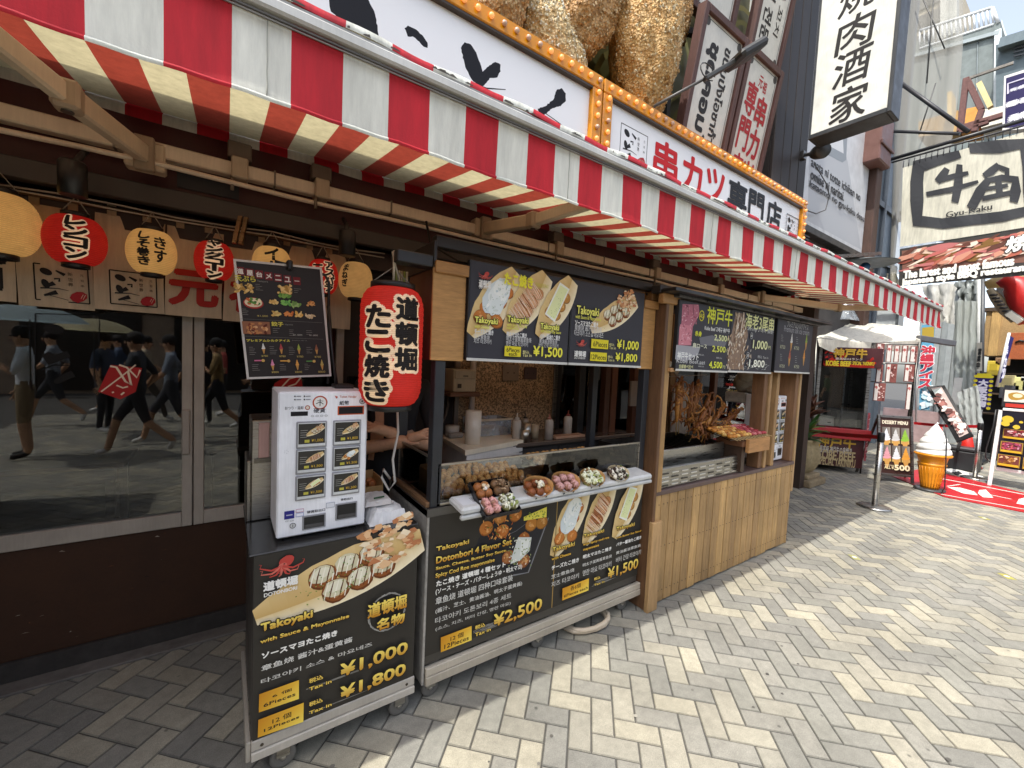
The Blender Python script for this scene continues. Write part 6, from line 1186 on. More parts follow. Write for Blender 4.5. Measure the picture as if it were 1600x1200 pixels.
def mb4(pl):
    T = lambda s_, x0, y0, x1, y1, c, bo=0, **k: pl.T(s_, px3(x0, y0), px3(x1, y1), c, bo, **k); J = lambda *ps: [pl.at(*px3(*p)) for p in ps]; r_ = random.Random(6)
    pl.poly(J((800, 310), (870, 320), (900, 500), (870, 620), (860, 785), (725, 785), (740, 600)), '#8a7360')
    for k in range(200):
        y = r_.uniform(320, 785); x = r_.uniform(735+(500-y)*.08 if y > 500 else 790, 880+(0 if y < 600 else 40)); u, v = pl.at(*px3(x, y)); pl.ell(u, v, r_.uniform(.006, .020), r_.uniform(.003, .007), r_.choice(['#d9c6ac', '#b99a7a', '#8c6c50', '#efe3d0', '#6a5040', '#c7ad92']), r_.uniform(.8, 2.2), 7, .3)
    for x in (820, 860): pl.stroke(J((x, 312), (x-18, 420), (x-30, 490)), [.012, .016, .010], '#cdb8a2')
    for k in range(40): y = r_.uniform(720, 785); x = r_.uniform(860, 1065); u, v = pl.at(*px3(x, y)); pl.ell(u, v, .02, .0025, r_.choice(['#8f8f8d', '#b9b8b2', '#6c6c6e']), .2, 6)
    T('海老3尾串', 868, 438, 1112, 362, '#dcdc9a', .0022); T('Shrimp 3 대하 鲜虾', 885, 466, 1105, 458, '#c5c5c0', .0003)
    for (x, y, s_) in ((922, 505, '1本'), (890, 668, '2本')): u, v = pl.at(*px3(x, y)); pl.ell(u, v, .020, .024, '#c9c9c4', 0, 16); pl.ell(u, v, .0175, .021, '#2e2d30', 0, 16); pl.text(s_, u-.012, v-.010, u+.012, v+.010, '#d9d9d4', .0008)
    T('1,000', 930, 618, 1055, 555, '#dfe0a8', .0022); T('円', 1058, 618, 1080, 592, '#d9dca0'); T('1,800', 898, 770, 1030, 712, '#ecebd8', .0022, line=.002, lcol='#3a3a36'); T('税込 Tax in', 970, 692, 1060, 675, '#b9b9b4')
def mb5(pl):
    T = lambda s_, x0, y0, x1, y1, c, bo=0, **k: pl.T(s_, px3(x0, y0), px3(x1, y1), c, bo, **k)
    T('プレミアムシルクアイス', 1225, 430, 1405, 412, '#a9a8a2', .0004); T('Premium silk ice cream', 1200, 468, 1412, 458, '#98979a', .0003)
    for (x, y, c) in ((1262, 560, '#cfcdc6'), (1385, 560, '#8a9c3e'), (1245, 690, '#a5583e'), (1365, 690, '#d08a3c')): u, v = pl.at(*px3(x, y)); soft(pl, u, v, .14, c, 1.0)
    for (x, y) in ((1165, 610), (1280, 620), (1160, 770), (1280, 775)): T('¥750', x, y, x+45, y-25, '#b9b99a')
    for (x, y) in ((1175, 500), (1300, 520), (1165, 660), (1290, 680)):
        for k in range(4): u, v = pl.at(*px3(x, y+16*k)); pl.rect(u, v, u+.03+.01*(k % 2), v+.004, '#8a8a88')
def soft(pl, u, v, h, c, wd=1.):
    pl.poly([(u-h*.14*wd, v), (u+h*.14*wd, v), (u+h*.03*wd, v-h*.5), (u-h*.03*wd, v-h*.5)], '#b98a4a')
    for k in range(4): pl.ell(u, v+h*(.04+.11*k), h*(.17-.035*k)*wd, h*.08, mul(c, 1-.08*(k % 2)), .12, 12)
    pl.poly([(u-h*.05*wd, v+h*.42), (u+h*.05*wd, v+h*.42), (u+h*.015, v+h*.58)], c)
board('black menu board with pink beef photo priced 2,500 and 4,500', 2.362, 2.985, 1.585, 2.035, 1.60, mb3)
board('black menu board with prawns and squid priced 1,000 and 1,800', 2.992, 3.655, 1.59, 2.042, 1.60, mb4)
board('dim black menu board with four soft serve cones at the right end', 3.71, 4.40, 1.605, 2.044, 1.60, mb5)

# ================================================================ LANTERNS, CURTAIN, HANGING MENU
class Wrap(Plane):
    """lettering wrapped round a lantern: u = arc length, v = height; prof(z) -> radius"""
    def __init__(s, mb, c, prof, ang, step=.0004): s.mb = mb; s.c = Vector(c); s.prof = prof; s.a0 = ang; s.d = step; s.l = 1; s.m = 'paper'; s.R = prof(0)
    def P(s, u, v): r = s.prof(v)+.0008+s.l*s.d*.25; a = s.a0+u/s.R; return s.c+Vector((r*math.cos(a), r*math.sin(a), v))
def lantern(label, c, R, Hh, col, paint, prof, group, cap=.45, tilt=0):
    t = thing('paper_lantern', label, 'lantern', (c[0], c[1], c[2]+Hh), group); c = Vector(c); b = MB(); n, k = 36, 44
    rows = []
    for i in range(k+1):
        z = -Hh+2*Hh*i/k; r = prof(z)*(1+(.012 if i % 2 else -.006)); rows.append(b.add([c+Vector((r*math.cos(2*math.pi*q/n), r*math.sin(2*math.pi*q/n), z)) for q in range(n)]))
    for i in range(k):
        for q in range(n): b.face((rows[i]+q, rows[i]+(q+1) % n, rows[i+1]+(q+1) % n, rows[i+1]+q), C(col), 'paper', True)
    b.build('shade', t)
    if paint: b = MB(); pl = Wrap(b, c, prof, math.atan2(-c.y, -c.x)); paint(pl); b.build('lettering', t)
    rc = prof(Hh)
    for z, s_ in ((Hh, 1), (-Hh, -1)):
        b = MB(); b.lathe([(rc*.98, -.003), (rc*1.08, .0), (rc*1.08, R*.16), (rc*1.0, R*.17), (rc*.9, R*.02)] if s_ > 0 else [(rc*.9, -R*.02), (rc*1.0, -R*.17), (rc*1.08, -R*.16), (rc*1.08, 0), (rc*.98, .003)], c+Vector((0, 0, z)), '#1c1a19', 'satin', 24); b.build('rim', t)
    b = MB(); zt = c.z+Hh+R*.16
    for s_ in (-1, 1): b.tube([(c.x+s_*rc, c.y, zt), (c.x, c.y+.01, zt+.07)], .0022, '#8b8375', 'satin', 5)
    b.build('hanger', t)
    return t
R0, H0 = .128, .245
def pbig(z):
    e = max(0, (abs(z)-.155)/(H0-.155)); return R0*(.60+.40*math.sqrt(max(0, 1-e*e*.98)))
def tbig(pl):
    cr = '#e8d3b2'
    for t_, u, z0, z1, w_ in (('道頓堀', .062, -.098, .205, .092), ('たこ焼き', -.052, -.225, .165, .088)):
        pl.col_text(t_, u, z0, z1, w_, '#1a1412', .005, .0125, cr, .97)
    pass
lantern('big tall red paper lantern with black characters edged in cream', (.578, 1.75, 1.632), R0, H0, '#c62a1e', tbig, pbig, 'paper lanterns of the shop', .5)
b = MB(); b.tube([(.578, 1.75, 1.90), (.578, 1.75, 2.035)], .005, '#c9b89a'); b.tube([(.57, 1.75, 2.03), (.60, 1.75, 1.92)], .004, '#b5a78e'); b.build('hanging_rope', label='pale cord from which the big red lantern hangs', cat='cord', loc=(.578, 1.75, 1.95))
def pround(R, H): return lambda z: R*(.42+.58*math.sqrt(max(0, 1-(z/(H*1.03))**2)))
RD, CRM = '#b32018', '#d9ac66'; ik = '#17120f'; cr = '#e8cfae'
def two(a, c_): 
    return lambda pl: (pl.col_text(a, .030, -.055, .062, .042, ik, .0022), pl.col_text(c_, -.030, -.072, .078, .042, ik, .0022))
def onec(a, R): return lambda pl: pl.col_text(a, 0, -.088, .088, .062, ik, .0035, .007, cr)
LN = [('cream round lantern cut by the left edge of the view', (-.745, 2.55, 2.045), .118, .118, CRM, None), ('red round lantern with outlined vertical letters, leftmost red one', (-.530, 2.55, 2.022), .099, .099, RD, onec('レンコン', .1)),
      ('cream round lantern with two black columns of letters', (-.283, 2.55, 2.018), .091, .097, CRM, two('きす', 'しそ巻き')), ('red round lantern between the cream one and the hanging menu', (-.050, 2.55, 2.018), .081, .090, RD, onec('ヤングコーン', .08)),
      ('cream round lantern half hidden behind the hanging menu', (.196, 2.55, 2.035), .091, .095, CRM, lambda pl: pl.col_text('イカ', 0, -.06, .085, .07, ik, .003)), ('red round lantern with a crowd of outlined letters beside the menu', (.443, 2.55, 2.015), .080, .092, RD, lambda pl: (pl.col_text('一本', -.03, -.02, .075, .05, ik, .003, .005, cr), pl.col_text('アスパラ', .032, -.085, .075, .042, ik, .003, .005, cr))),
      ('cream round lantern with a letter column on its left side', (.615, 2.53, 2.018), .092, .100, '#c99f62', lambda pl: pl.col_text('まねぎ', -.062, -.05, .08, .035, ik, .002))]
for lab, c, R, H, col, fn in LN: lantern(lab, c, R, H, col, fn, pround(R, H*.97), 'round paper lanterns along the shop front')
# short entrance curtain
xs = [-1.22, -.982, -.745, -.503, -.249, -.014, .22, .46, .63]
def noren(i, x0, x1):
    lab = ['cream curtain panel beyond the left edge', 'cream curtain panel with heavy black strokes at the left edge', 'cream curtain panel with framed logo under the leftmost red lantern', 'cream curtain panel with framed logo under the cream lantern', 'cream curtain panel with one red character', 'cream curtain panel with red character beside the hanging menu', 'cream curtain panel behind the hanging menu', 'plain cream curtain panel behind the rightmost lanterns'][i]
    t = thing('shop_curtain', lab, 'curtain', ((x0+x1)/2, 2.7, 2.18), 'cream shop curtain panels'); W_, H_ = x1-x0-.006, .44; z0 = 1.745+.006*math.sin(i*2.3)
    def sp(u, v): return Vector((x0+.003+u+.004*math.sin(v*9+i), 2.70+.010*math.sin(u*24+i*1.3)*(1-v/H_*.6)-.004*math.sin(v*8), z0+v))
    b = MB(); n = 12; g = [b.add([sp(W_*a/n, H_*j/n) for a in range(n+1)]) for j in range(n+1)]
    for j in range(n):
        for a in range(n): b.face((g[j]+a, g[j]+a+1, g[j+1]+a+1, g[j+1]+a), hx('#d6c4a8'), 'cloth', True)
    b.build('cloth', t)
    b = MB(); pl = Plane(b, (0, 0, 0), (1, 0, 0), (0, 0, 1), .0001); pl.P = lambda u, v: sp(u, v)+Vector((0, -.003-pl.l*pl.d, 0))
    if i in (2, 3): logo(pl, .055, .03, .165, .155, True, .005)
    if i == 4: pl.text('元', .02, .06, W_-.02, .225, '#a5281f', .009)
    if i == 5: pl.text('祖', .03, .06, W_-.01, .235, '#a5281f', .009)
    if i == 1: pl.text('吉', .02, .05, W_-.02, .26, '#1b1614', .010)
    if i in (1, 2, 3, 4, 5): b.build('print', t)
    for q in (.25, .75): u = W_*q; b = MB(); b.box(x0+u-.016, x0+u+.016, 2.695, 2.70, z0+H_-.005, z0+H_+.045, '#cdb898', 'fabric'); b.build('loop', t)
for i in range(8): noren(i, xs[i], xs[i+1])
b = MB(); b.tube([(-1.3, 2.69, 2.215), (.65, 2.69, 2.215)], .009, '#5a4a38', 'wood_level'); b.build('curtain_rod', label='thin dark rod carrying the cream curtain panels', cat='rod', loc=(-.3, 2.69, 2.215))
for x, z, lab in ((-.505, 2.17, 'black cylinder spotlight above the leftmost red lantern'), (.535, 2.12, 'black cylinder spotlight above the red lantern with crowded letters')):
    t = thing('track_spotlight', lab, 'spotlight', (x, 2.45, z), 'black cylinder spotlights'); b = MB(); b.lathe([(.036, 0), (.043, .002), (.043, .125), (.036, .135)], (x, 2.40, z), '#1b1a19', 'satin', 20); b.build('lamp_body', t); b = MB(); b.tube([(x, 2.42, z+.13), (x+.01, 2.48, z+.19), (x+.01, 2.55, z+.235)], .012, '#262422'); b.build('bracket', t)
b = MB(); b.beam((.03, 2.45, 2.10), (.055, 2.5, 2.245), .018, .012, '#9a8264', 'metal'); b.beam((.055, 2.45, 2.10), (.08, 2.5, 2.245), .018, .012, '#8f7a5e', 'metal'); b.build('hanging_strut', label='brass coloured folding strut hanging above the menu poster', cat='strut', loc=(.05, 2.48, 2.1))
# menu poster on a stand, tilted in its plane
t = thing('hanging_menu', 'tilted black menu poster in a white frame clipped to a black stand', 'menu poster', (.2, 1.94, 1.48))
a_ = math.radians(5.2); U = Vector((math.cos(a_*.62), 0, math.sin(a_*.62))); V = Vector((-math.sin(a_*1.15), 0, math.cos(a_*1.15))); O = Vector((.076, 1.945, 1.485)); Wm, Hm = .297, .448
b = MB(); f = .008
def fq(u0, u1, v0, v1, y, col, m='satin', d=.006): slab(b, [O+U*u+V*v+Vector((0, y, 0)) for u, v in ((u0, v0), (u1, v0), (u1, v1), (u0, v1))], (0, d, 0), col, m)
fq(-f, Wm+f, -f, 0, 0, '#c4bdb4'); fq(-f, Wm+f, Hm, Hm+f, 0, '#c4bdb4'); fq(-f, 0, .0003, Hm-.0003, 0, '#c4bdb4'); fq(Wm, Wm+f, .0003, Hm-.0003, 0, '#c4bdb4'); b.build('frame', t)
b = MB(); fq(.0005, Wm-.0005, .0005, Hm-.0005, .001, '#2f2a28', 'print', .004); pl = Plane(b, O+Vector((0, .0009, 0)), U, V, .00003); pl.V = V; r_ = random.Random(12)
def px6(x, y): return (350+x/4.571, 350+y/4.571)
T = lambda s_, x0, y0, x1, y1, c, bo=0, **k: pl.T(s_, px6(x0, y0), px6(x1, y1), c, bo, **k)
A6 = lambda x, y: pl.at(*px6(x, y))
for k, ch in enumerate('道屋台メニュー'):
    u, v = A6(160+66*k, 338+9*k); pl.rect(u-.0135, v-.016, u+.0135, v+.016, '#6e2124')
    if ch == 'ー': pl.rect(u-.009, v-.0015, u+.009, v+.0015, '#ddd6cc')
    else: pl.text(ch, u-.010, v-.010, u+.010, v+.010, '#ddd6cc', .0008)
T('天ぷら', 118, 408, 262, 372, '#c3b64a', .001); T('Tempura', 275, 412, 350, 398, '#8f8b84'); T('餃子', 360, 720, 442, 688, '#c3b64a', .001); T('Gyoza', 455, 712, 510, 700, '#8f8b84'); T('プレミアムシルクアイス', 176, 838, 482, 812, '#c3b64a', .0008); T('Premium silk ice', 500, 820, 605, 812, '#8f8b84')
for y in (672, 795): pl.stroke([A6(140, y+5), A6(720, y+(10 if y < 700 else 5))], .0012, '#6d6862')
def heap(x, y, w_, h_, cols, n):
    for k in range(n): u, v = A6(x+r_.uniform(-w_, w_), y+r_.uniform(-h_, h_)); pl.ell(u, v, r_.uniform(.004, .011), r_.uniform(.003, .006), r_.choice(cols), r_.uniform(0, 3), 7, .25)
heap(178, 458, 60, 28, ['#c9a05a', '#e0bd7a', '#a87f3e'], 34); heap(465, 460, 48, 34, ['#c9a05a', '#e0bd7a', '#a87f3e'], 30); heap(460, 500, 40, 8, ['#5d8a3a', '#7ba24a'], 12)
u, v = A6(240, 562); pl.ell(u, v, .034, .022, '#a3312a', 0, 18); pl.ell(u, v+.002, .030, .018, '#d9c9a8', 0, 16); heap(240, 550, 42, 18, ['#5d8a3a', '#e8d9b0', '#c0602f', '#3f6a2c'], 26)
for k, (x, y) in enumerate(((380, 545), (468, 550), (540, 560), (635, 552), (400, 632), (485, 628), (555, 632), (632, 636))): heap(x, y, 26, 12, [['#c9a05a', '#e0bd7a'], ['#5d9a4a', '#7fb85a'], ['#6c8f48', '#93ad68'], ['#b06a36', '#d29a5a'], ['#d8c27a', '#c9a05a'], ['#c0662f', '#d98a4a'], ['#d6a452', '#e3c07c'], ['#c9ad84', '#e0cba4']][k], 12)
u0, v0 = A6(155, 785); u1, v1 = A6(345, 692); pl.rect(u0, v0, u1, v1, '#8a5a40'); heap(250, 740, 70, 34, ['#b57a4a', '#7a3a26', '#d3a070', '#5a2a1c'], 34)
for k in range(4):
    u, v = A6(292+125*k, 885-3*k); soft(pl, u, v, .040, ['#d9d6cf', '#6f4aa0' if False else '#b04a4a', '#9aa84a', '#8d5a42'][k]); T('¥780', 275+125*k, 945-3*k, 320+125*k, 928-3*k, '#b9a45a')
for k in range(3):
    u, v = A6(350+175*k, 1000-8*k); soft(pl, u, v, .042, ['#d98aa8', '#d99a4a', '#b5a05a'][k]); u2, v2 = A6(285+180*k, 970-5*k); pl.ell(u2, v2, .006, .006, '#c9a05a', 0, 12); pl.rect(u2-.03, v2-.002, u2-.006, v2+.003, ['#c96a8a', '#d9a04a', '#5a8a4a'][k]); T('¥800', 340+165*k, 1058-8*k, 390+165*k, 1040-8*k, '#b9a45a')
for (x, y, n) in ((260, 430, 4), (530, 450, 3), (190, 880, 5), (335, 870, 5), (470, 868, 5), (595, 865, 4), (205, 1005, 4), (400, 995, 4), (575, 985, 4), (365, 740, 3), (480, 745, 4), (600, 745, 3), (150, 610, 4)):
    for k in range(n): u, v = A6(x, y+13*k); pl.rect(u, v, u+r_.uniform(.012, .026), v+.0016, '#7d7872')
T('¥1,500', 260, 660, 335, 645, '#b9a45a'); T('¥1,000', 505, 785, 570, 770, '#a9a49a'); T('¥1,800', 620, 783, 680, 768, '#a9a49a')
b.build('poster', t)
b = MB(); b.tube([(.372, 1.965, 1.46), (.366, 1.965, 1.90), (.35, 1.965, 1.93), (.20, 1.96, 1.95), (.16, 1.958, 1.955)], .006, '#1b1a19'); b.tube([(.40, 1.93, 1.455), (.385, 1.96, 1.60), (.366, 1.965, 1.80)], .007, '#1b1a19'); b.box(.385, .465, 1.89, 1.97, 1.4445, 1.462, '#1b1a19', 'satin', .004); b.box(.20, .222, 1.925, 1.975, 1.925, 1.965, '#161616', 'satin', .006); b.build('stand', t)
t = thing('plastic_sachets', 'clear bag of packets hanging behind the big lantern', 'bag', (.66, 1.85, 1.95)); b = MB(); crumple(b, .0, .05, 0, .02, 0, .012, '#c5bf9a', 6, 'clear_film', .003); 
for k in range(6): b.box(.612+.012*k, .622+.012*k, 1.86, 1.866, 1.88-.02*(k % 2), 1.98, ['#b9ae8a', '#8fa04a', '#c9c4a8'][k % 3], 'satin', .002)
b.v = [p if p[0] > .3 else (p[0]+.62, p[1]+1.85, p[2]+1.9) for p in b.v]; b.build('packet', t)
# ================================================================ RIGHT SIDE OF THE STREET
def frame_of(pl_pts): pass
# stanchions with red belts
def stanchion(label, c, h, belt_to, lab2):
    t = thing('belt_stanchion', label, 'stanchion', (c.x, c.y, 0), 'belt stanchions'); b = MB(); b.lathe([(0, .0), (.165, .0), (.17, .012), (.15, .024), (.05, .036), (.03, .04)], (c.x, c.y, .001), '#b5b3ae', 'metal', 32); b.build('base', t)
    b = MB(); b.lathe([(.03, .04), (.03, h-.1)], (c.x, c.y, 0), '#c9c6c0', 'metal', 20); b.build('pole', t); b = MB(); b.lathe([(.0315, h-.1), (.036, h-.095), (.036, h), (.03, h+.012), (0, h+.012)], (c.x, c.y, 0), '#1b1b1c', 'satin', 20); b.build('head', t)
    b = MB(); p, q = Vector((c.x, c.y, h-.045)), Vector(belt_to); d = (q-p); n = 10
    for k in range(n): a, e = p+d*(k/n), p+d*((k+1)/n); a.z -= .02*math.sin(math.pi*k/n); e.z -= .02*math.sin(math.pi*(k+1)/n); b.beam(a, e, .003, .05, '#a5141c', 'satin')
    b.build('belt', t)
c1 = onZ(1366, 793); stanchion('steel belt post with red belt standing alone in front of the dessert menu', c1, .92, onX(1258, 671, 7.9), '')
c2 = onZ(1523, 748); stanchion('steel belt post with red belt on the far edge of the red mat', c2, .92, onX(1428, 661, 10.6), '')
# red mat
def gp(*ps): return [tuple(onZ(x, y, 0)[:2]) for x, y in ps]
b = MB(); M_ = gp((1392, 744), (1412, 752), (1475, 777), (1600, 801), (1640, 808), (1640, 782), (1600, 771), (1470, 739), (1440, 733)); slab(b, [(x, y, .012) for x, y in M_], (0, 0, -.010), '#a8161f', 'satin'); pl = Plane(b, (0, 0, .0121), (1, 0, 0), (0, 1, 0), .0004)
G2 = lambda *ps: [tuple(onZ(x, y, .012)[:2]) for x, y in ps]
pl.stroke(G2((1470, 772), (1600, 795.5)), .035, '#d9cfc4'); pl.stroke(G2((1445, 743), (1520, 757), (1600, 772.5)), .05, '#d9cfc4')
pl.poly(G2((1480, 761), (1500, 762), (1522, 768), (1528, 774), (1505, 771)), '#ddd6cb'); pl.poly(G2((1530, 766), (1540, 765), (1546, 771), (1552, 778), (1536, 777), (1528, 771)), '#ddd6cb'); pl.stroke(G2((1546, 773), (1580, 780)), .03, '#ddd6cb'); pl.poly(G2((1592, 780), (1600, 778), (1640, 786), (1640, 796), (1588, 787)), '#ddd6cb'); pl.stroke(G2((1480, 760), (1500, 757)), .02, '#ddd6cb')
b.build('red_mat', label='red floor mat with white leaf pattern under the ice cream figure', cat='mat', loc=(M_[1][0], M_[1][1], 0))
b = MB(); slab(b, [(*onZ(x, y, 0)[:2], .010) for x, y in ((1468, 733), (1474, 737), (1535, 750), (1536, 745), (1492, 733))], (0, 0, -.008), '#d9d7d2', 'satin'); pl = Plane(b, (0, 0, .0101), (1, 0, 0), (0, 1, 0), .0004); [pl.poly(G2(*q), '#2b2b2d') for q in (((1486, 738), (1498, 736), (1504, 740), (1496, 742)), ((1508, 743), (1516, 742), (1522, 746), (1512, 747)))]
b.build('printed_sheet', label='white printed floor sheet with black shapes behind the ice cream figure', cat='floor sheet', loc=tuple(onZ(1500, 740)))
# giant soft serve
c = onZ(1452, 766); t = thing('soft_serve_figure', 'large white soft serve ice cream figure in an orange waffle cone', 'figure', tuple(c))
b = MB(); b.lathe([(0, 0), (.17, 0), (.17, .03), (.15, .035), (0, .035)], c, '#3a3b3c', 'satin', 28); b.build('base', t)
b = MB(); prof = [(.09, .036)]+[(.09+.052*k/9+(.005 if k % 2 else 0), .036+.036*k) for k in range(1, 10)]+[(.144, .37), (.156, .385), (.156, .40), (.144, .405), (.165, .50), (.20, .515), (.205, .535), (.185, .55), (0, .55)]; b.lathe(prof, c, '#d98a14', 'satin', 32)
for k in range(22): a = 2*math.pi*k/22; b.tube([c+Vector(((.094+.052*j/9)*math.cos(a), (.094+.052*j/9)*math.sin(a), .036+.036*j)) for j in range(0, 10, 3)], .005, '#c27a10', 'satin', 5)
b.build('waffle_cone', t)
b = MB(); n, K = 40, 60; rows = []
for i in range(K+1):
    z = i/K; row = []
    for q in range(n):
        a = 2*math.pi*q/n; ph = (z*4.3-a/(2*math.pi)) % 1; R = (.178*(1-z**1.6)+.010)*(.90+.13*math.sin(math.pi*ph)**.6); lean = .03*z**4; row.append(c+Vector((R*math.cos(a)+lean, R*math.sin(a),   .551+.42*z)))
    rows.append(b.add(row))
for i in range(K):
    for q in range(n): b.face((rows[i]+q, rows[i]+(q+1) % n, rows[i+1]+(q+1) % n, rows[i+1]+q), hx('#dcdbd6'), 'satin', True)
b.face([rows[K]+q for q in range(n)], hx('#dcdbd6'), 'satin'); tip = c+Vector((.03, 0, .965)); b.tube([tip, tip+Vector((.01, -.01, .02)), tip+Vector((.02, -.02, .012))], [.014, .012, .004], '#dcdbd6', 'satin', 8)
b.build('cream_swirl', t)
b = MB(); b.tube([tuple(onX(1475, 665, 8.3)), tuple(onX(1479, 690, 8.3)), tuple(onX(1478, 720, 8.3)), tuple(onX(1476, 762, 8.3)), tuple(onZ(1470, 772, .01))], .007, '#232325'); b.build('power_cable', label='black cord hanging down the side of the ice cream figure', cat='cord', loc=tuple(onX(1478, 700, 8.3)))

# leaning A-frame with dessert menu
def leanboard(bl, br, top_px, lean):
    O, Q = onZ(*bl, 0), onZ(*br, 0); U = (Q-O); W_ = U.length; U.normalize(); away = Vector((-U.y, U.x, 0)); away = away if away.dot(O) > 0 else -away
    d = ray(*top_px); best = None
    for k in range(40, 260):
        h = k/100; p = O+away*(lean*h)+Vector((0, 0, h)); v = p-CO; y = 600-FPX*v.dot(CU)/v.dot(CF)
        if best is None or abs(y-top_px[1]) < best[0]: best = (abs(y-top_px[1]), h)
    h = best[1]; V = (away*(lean*h)+Vector((0, 0, h))); L = V.length; V.normalize(); return O, U, V, W_, L, away
O, U, V, W_, L, aw_ = leanboard((1372, 752), (1428, 757), (1366, 648), .16); Nn = U.cross(V)
Mx = Matrix(((U.x, V.x, Nn.x, O.x), (U.y, V.y, Nn.y, O.y), (U.z, V.z, Nn.z, O.z), (0, 0, 0, 1)))
t = thing('dessert_board', 'dark brown folding board with six soft serve pictures behind the belt post', 'menu stand', tuple(O))
b = MB()
for a in ((0, .035, 0, L), (W_-.035, W_, 0, L), (.0355, W_-.0355, L-.04, L), (.0355, W_-.0355, .10, .135)): b.box(*a, -.02, .012, '#8f8a84', 'metal', .004, Mx)
for u in (.02, W_-.02): b.beam(Mx @ Vector((u, L*.95, -.03)), O+U*u+aw_*(.16*L+.42), .03, .02, '#7d7872', 'metal')
b.build('frame', t)
b = MB(); b.box(.0355, W_-.0355, .1355, L-.0405, -.012, -.002, '#3a2420', 'print', 0, Mx); pl = Plane(b, Mx @ Vector((0, 0, -.0018)), U, V, .0004)
pl.text('DESSERT MENU', W_*.14, L*.87, W_*.86, L*.92, '#d9cdb5', .003)
cols = ['#cfd0d6', '#b9b6b4', '#7fa83a', '#c98c94', '#cfcfd2', '#d0903a']
for k in range(6):
    i, j = k % 3, k//3; u0, v0 = W_*(.13+.26*i), L*(.58-.27*j); pl.rect(u0, v0, u0+W_*.23, v0+L*.24, '#57504b', '#857d74'); pl.rect(u0, v0, u0+W_*.23, v0+L*.045, '#b99a5c'); soft(pl, u0+W_*.115, v0+L*.05, L*.30, cols[k], 1.1)
pl.text('ALL ¥', W_*.16, L*.20, W_*.42, L*.245, '#d9c9a0', .002); pl.text('500', W_*.44, L*.19, W_*.86, L*.265, '#e0d2ae', .005); pl.stroke([(W_*.16, L*.255), (W_*.42, L*.255)], .006, '#d9c9a0')
b.build('panel', t)

# beef stall turned towards the corner
FL, FR = onZ(1264, 733, 0), onZ(1346, 742, 0); U = (FR-FL); WK = U.length; U.normalize(); V = Vector((0, 0, 1)); Nn = U.cross(V)
MK = Matrix(((U.x, -Nn.x, 0, FL.x), (U.y, -Nn.y, 0, FL.y), (0, 0, 1, 0), (0, 0, 0, 1)))      # local x along the front, y backwards
t = thing('beef_stall', 'small dark red beef stall with glass cabin beyond the wooden stall', 'food stall', tuple(FL)); kp = Plane(MB(), FL, U, V)
def kz(x, y): return kp.at(x, y)[1]
zl0, zl1, zc, zh0, zh1 = .10, kz(1305, 684), kz(1305, 668), kz(1320, 574), kz(1320, 543)
b = MB(); b.box(0, WK, .0, .7, zl0, zl1, '#431317', 'satin', .006, MK); b.build('body', t)
b = MB(); pl = Plane(b, FL+Nn*.004, U, V, .0008); 
def KT(s_, x0, y0, x1, y1, c_, bo=0, **k): pl.T(s_, (x0, y0), (x1, y1), c_, bo, **k)
KT('神戸牛', 1276, 697, 1338, 682, '#c09a3a', .006); KT('最高級 神戸牛の串焼き', 1280, 706, 1331, 700, '#cfc9bd', .001); KT('KOBE BEEF', 1276, 716, 1336, 707, '#b5a27a', .004); KT('SPECIAL YAKINIKU', 1278, 725, 1336, 718, '#b5a27a', .002); b.build('lower_print', t)
b = MB(); b.box(-.06, WK+.04, -.10, .7, zl1+.0005, zc, '#9c1a22', 'satin', .006, MK); b.build('counter', t)
b = MB(); zt = zh1
for x in (.0, WK-.05): b.box(x, x+.05, .0, .05, zc+.0005, zt, '#8b8a88', 'metal', .004, MK); b.box(x, x+.05, .6, .65, zc+.0005, zt, '#5d5c5b', 'metal', .004, MK)
b.box(WK*.52, WK*.52+.03, .02, .05, zc+.0005, zh0, '#55565a', 'metal', .003, MK); b.build('posts', t)
b = MB(); b.box(.05, WK-.05, .012, .018, zc+.02, zh0-.01, '#ffffff', 'glass', 0, MK); b.build('cabin_glass', t)
b = MB(); b.box(.05, WK-.05, .62, .66, zc, zh0, '#15161b', 'satin', 0, MK); b.box(-.0, .02, .06, .6, zc, zh0, '#1b1c20', 'satin', 0, MK); b.box(WK-.02, WK, .06, .6, zc, zh0, '#1b1c20', 'satin', 0, MK); b.build('back_wall', t)
b = MB(); b.box(.06, WK+.12, -.03, .05, zh0, zh1, '#3f1114', 'satin', .004, MK); pl = Plane(b, FL+Nn*.0305, U, V, .0008)
rk = random.Random(8); a0 = pl.at(1288, 572); a1 = pl.at(1366, 572); pl.rect(a0[0], a0[1], a1[0], a0[1]+.05, '#c03024'); 
for k in range(26): pl.ell(a0[0]+rk.uniform(-.02, .25), a0[1]+rk.uniform(.02, .25), rk.uniform(.01, .05), rk.uniform(.01, .04), rk.choice(['#c8281e', '#1c0c0c', '#a01c18']), rk.uniform(0, 3), 9, .2)
for k in range(10): pl.ell(a1[0]-rk.uniform(0, .12), a0[1]+rk.uniform(.02, .16), rk.uniform(.01, .03), rk.uniform(.01, .03), '#a81f1a', 0, 8, .2)
KT('神戸牛', 1301, 558, 1354, 546, '#c9a23c', .007); KT('最高級A5ランク', 1304, 562, 1346, 560, '#d9cfc4', .001); KT('KOBE BEEF', 1289, 571, 1328, 565, '#e8cf3c', .005); KT('SPECIAL YAKINIKU', 1330, 570, 1364, 566, '#e8cf3c', .002); b.build('header_sign', t)
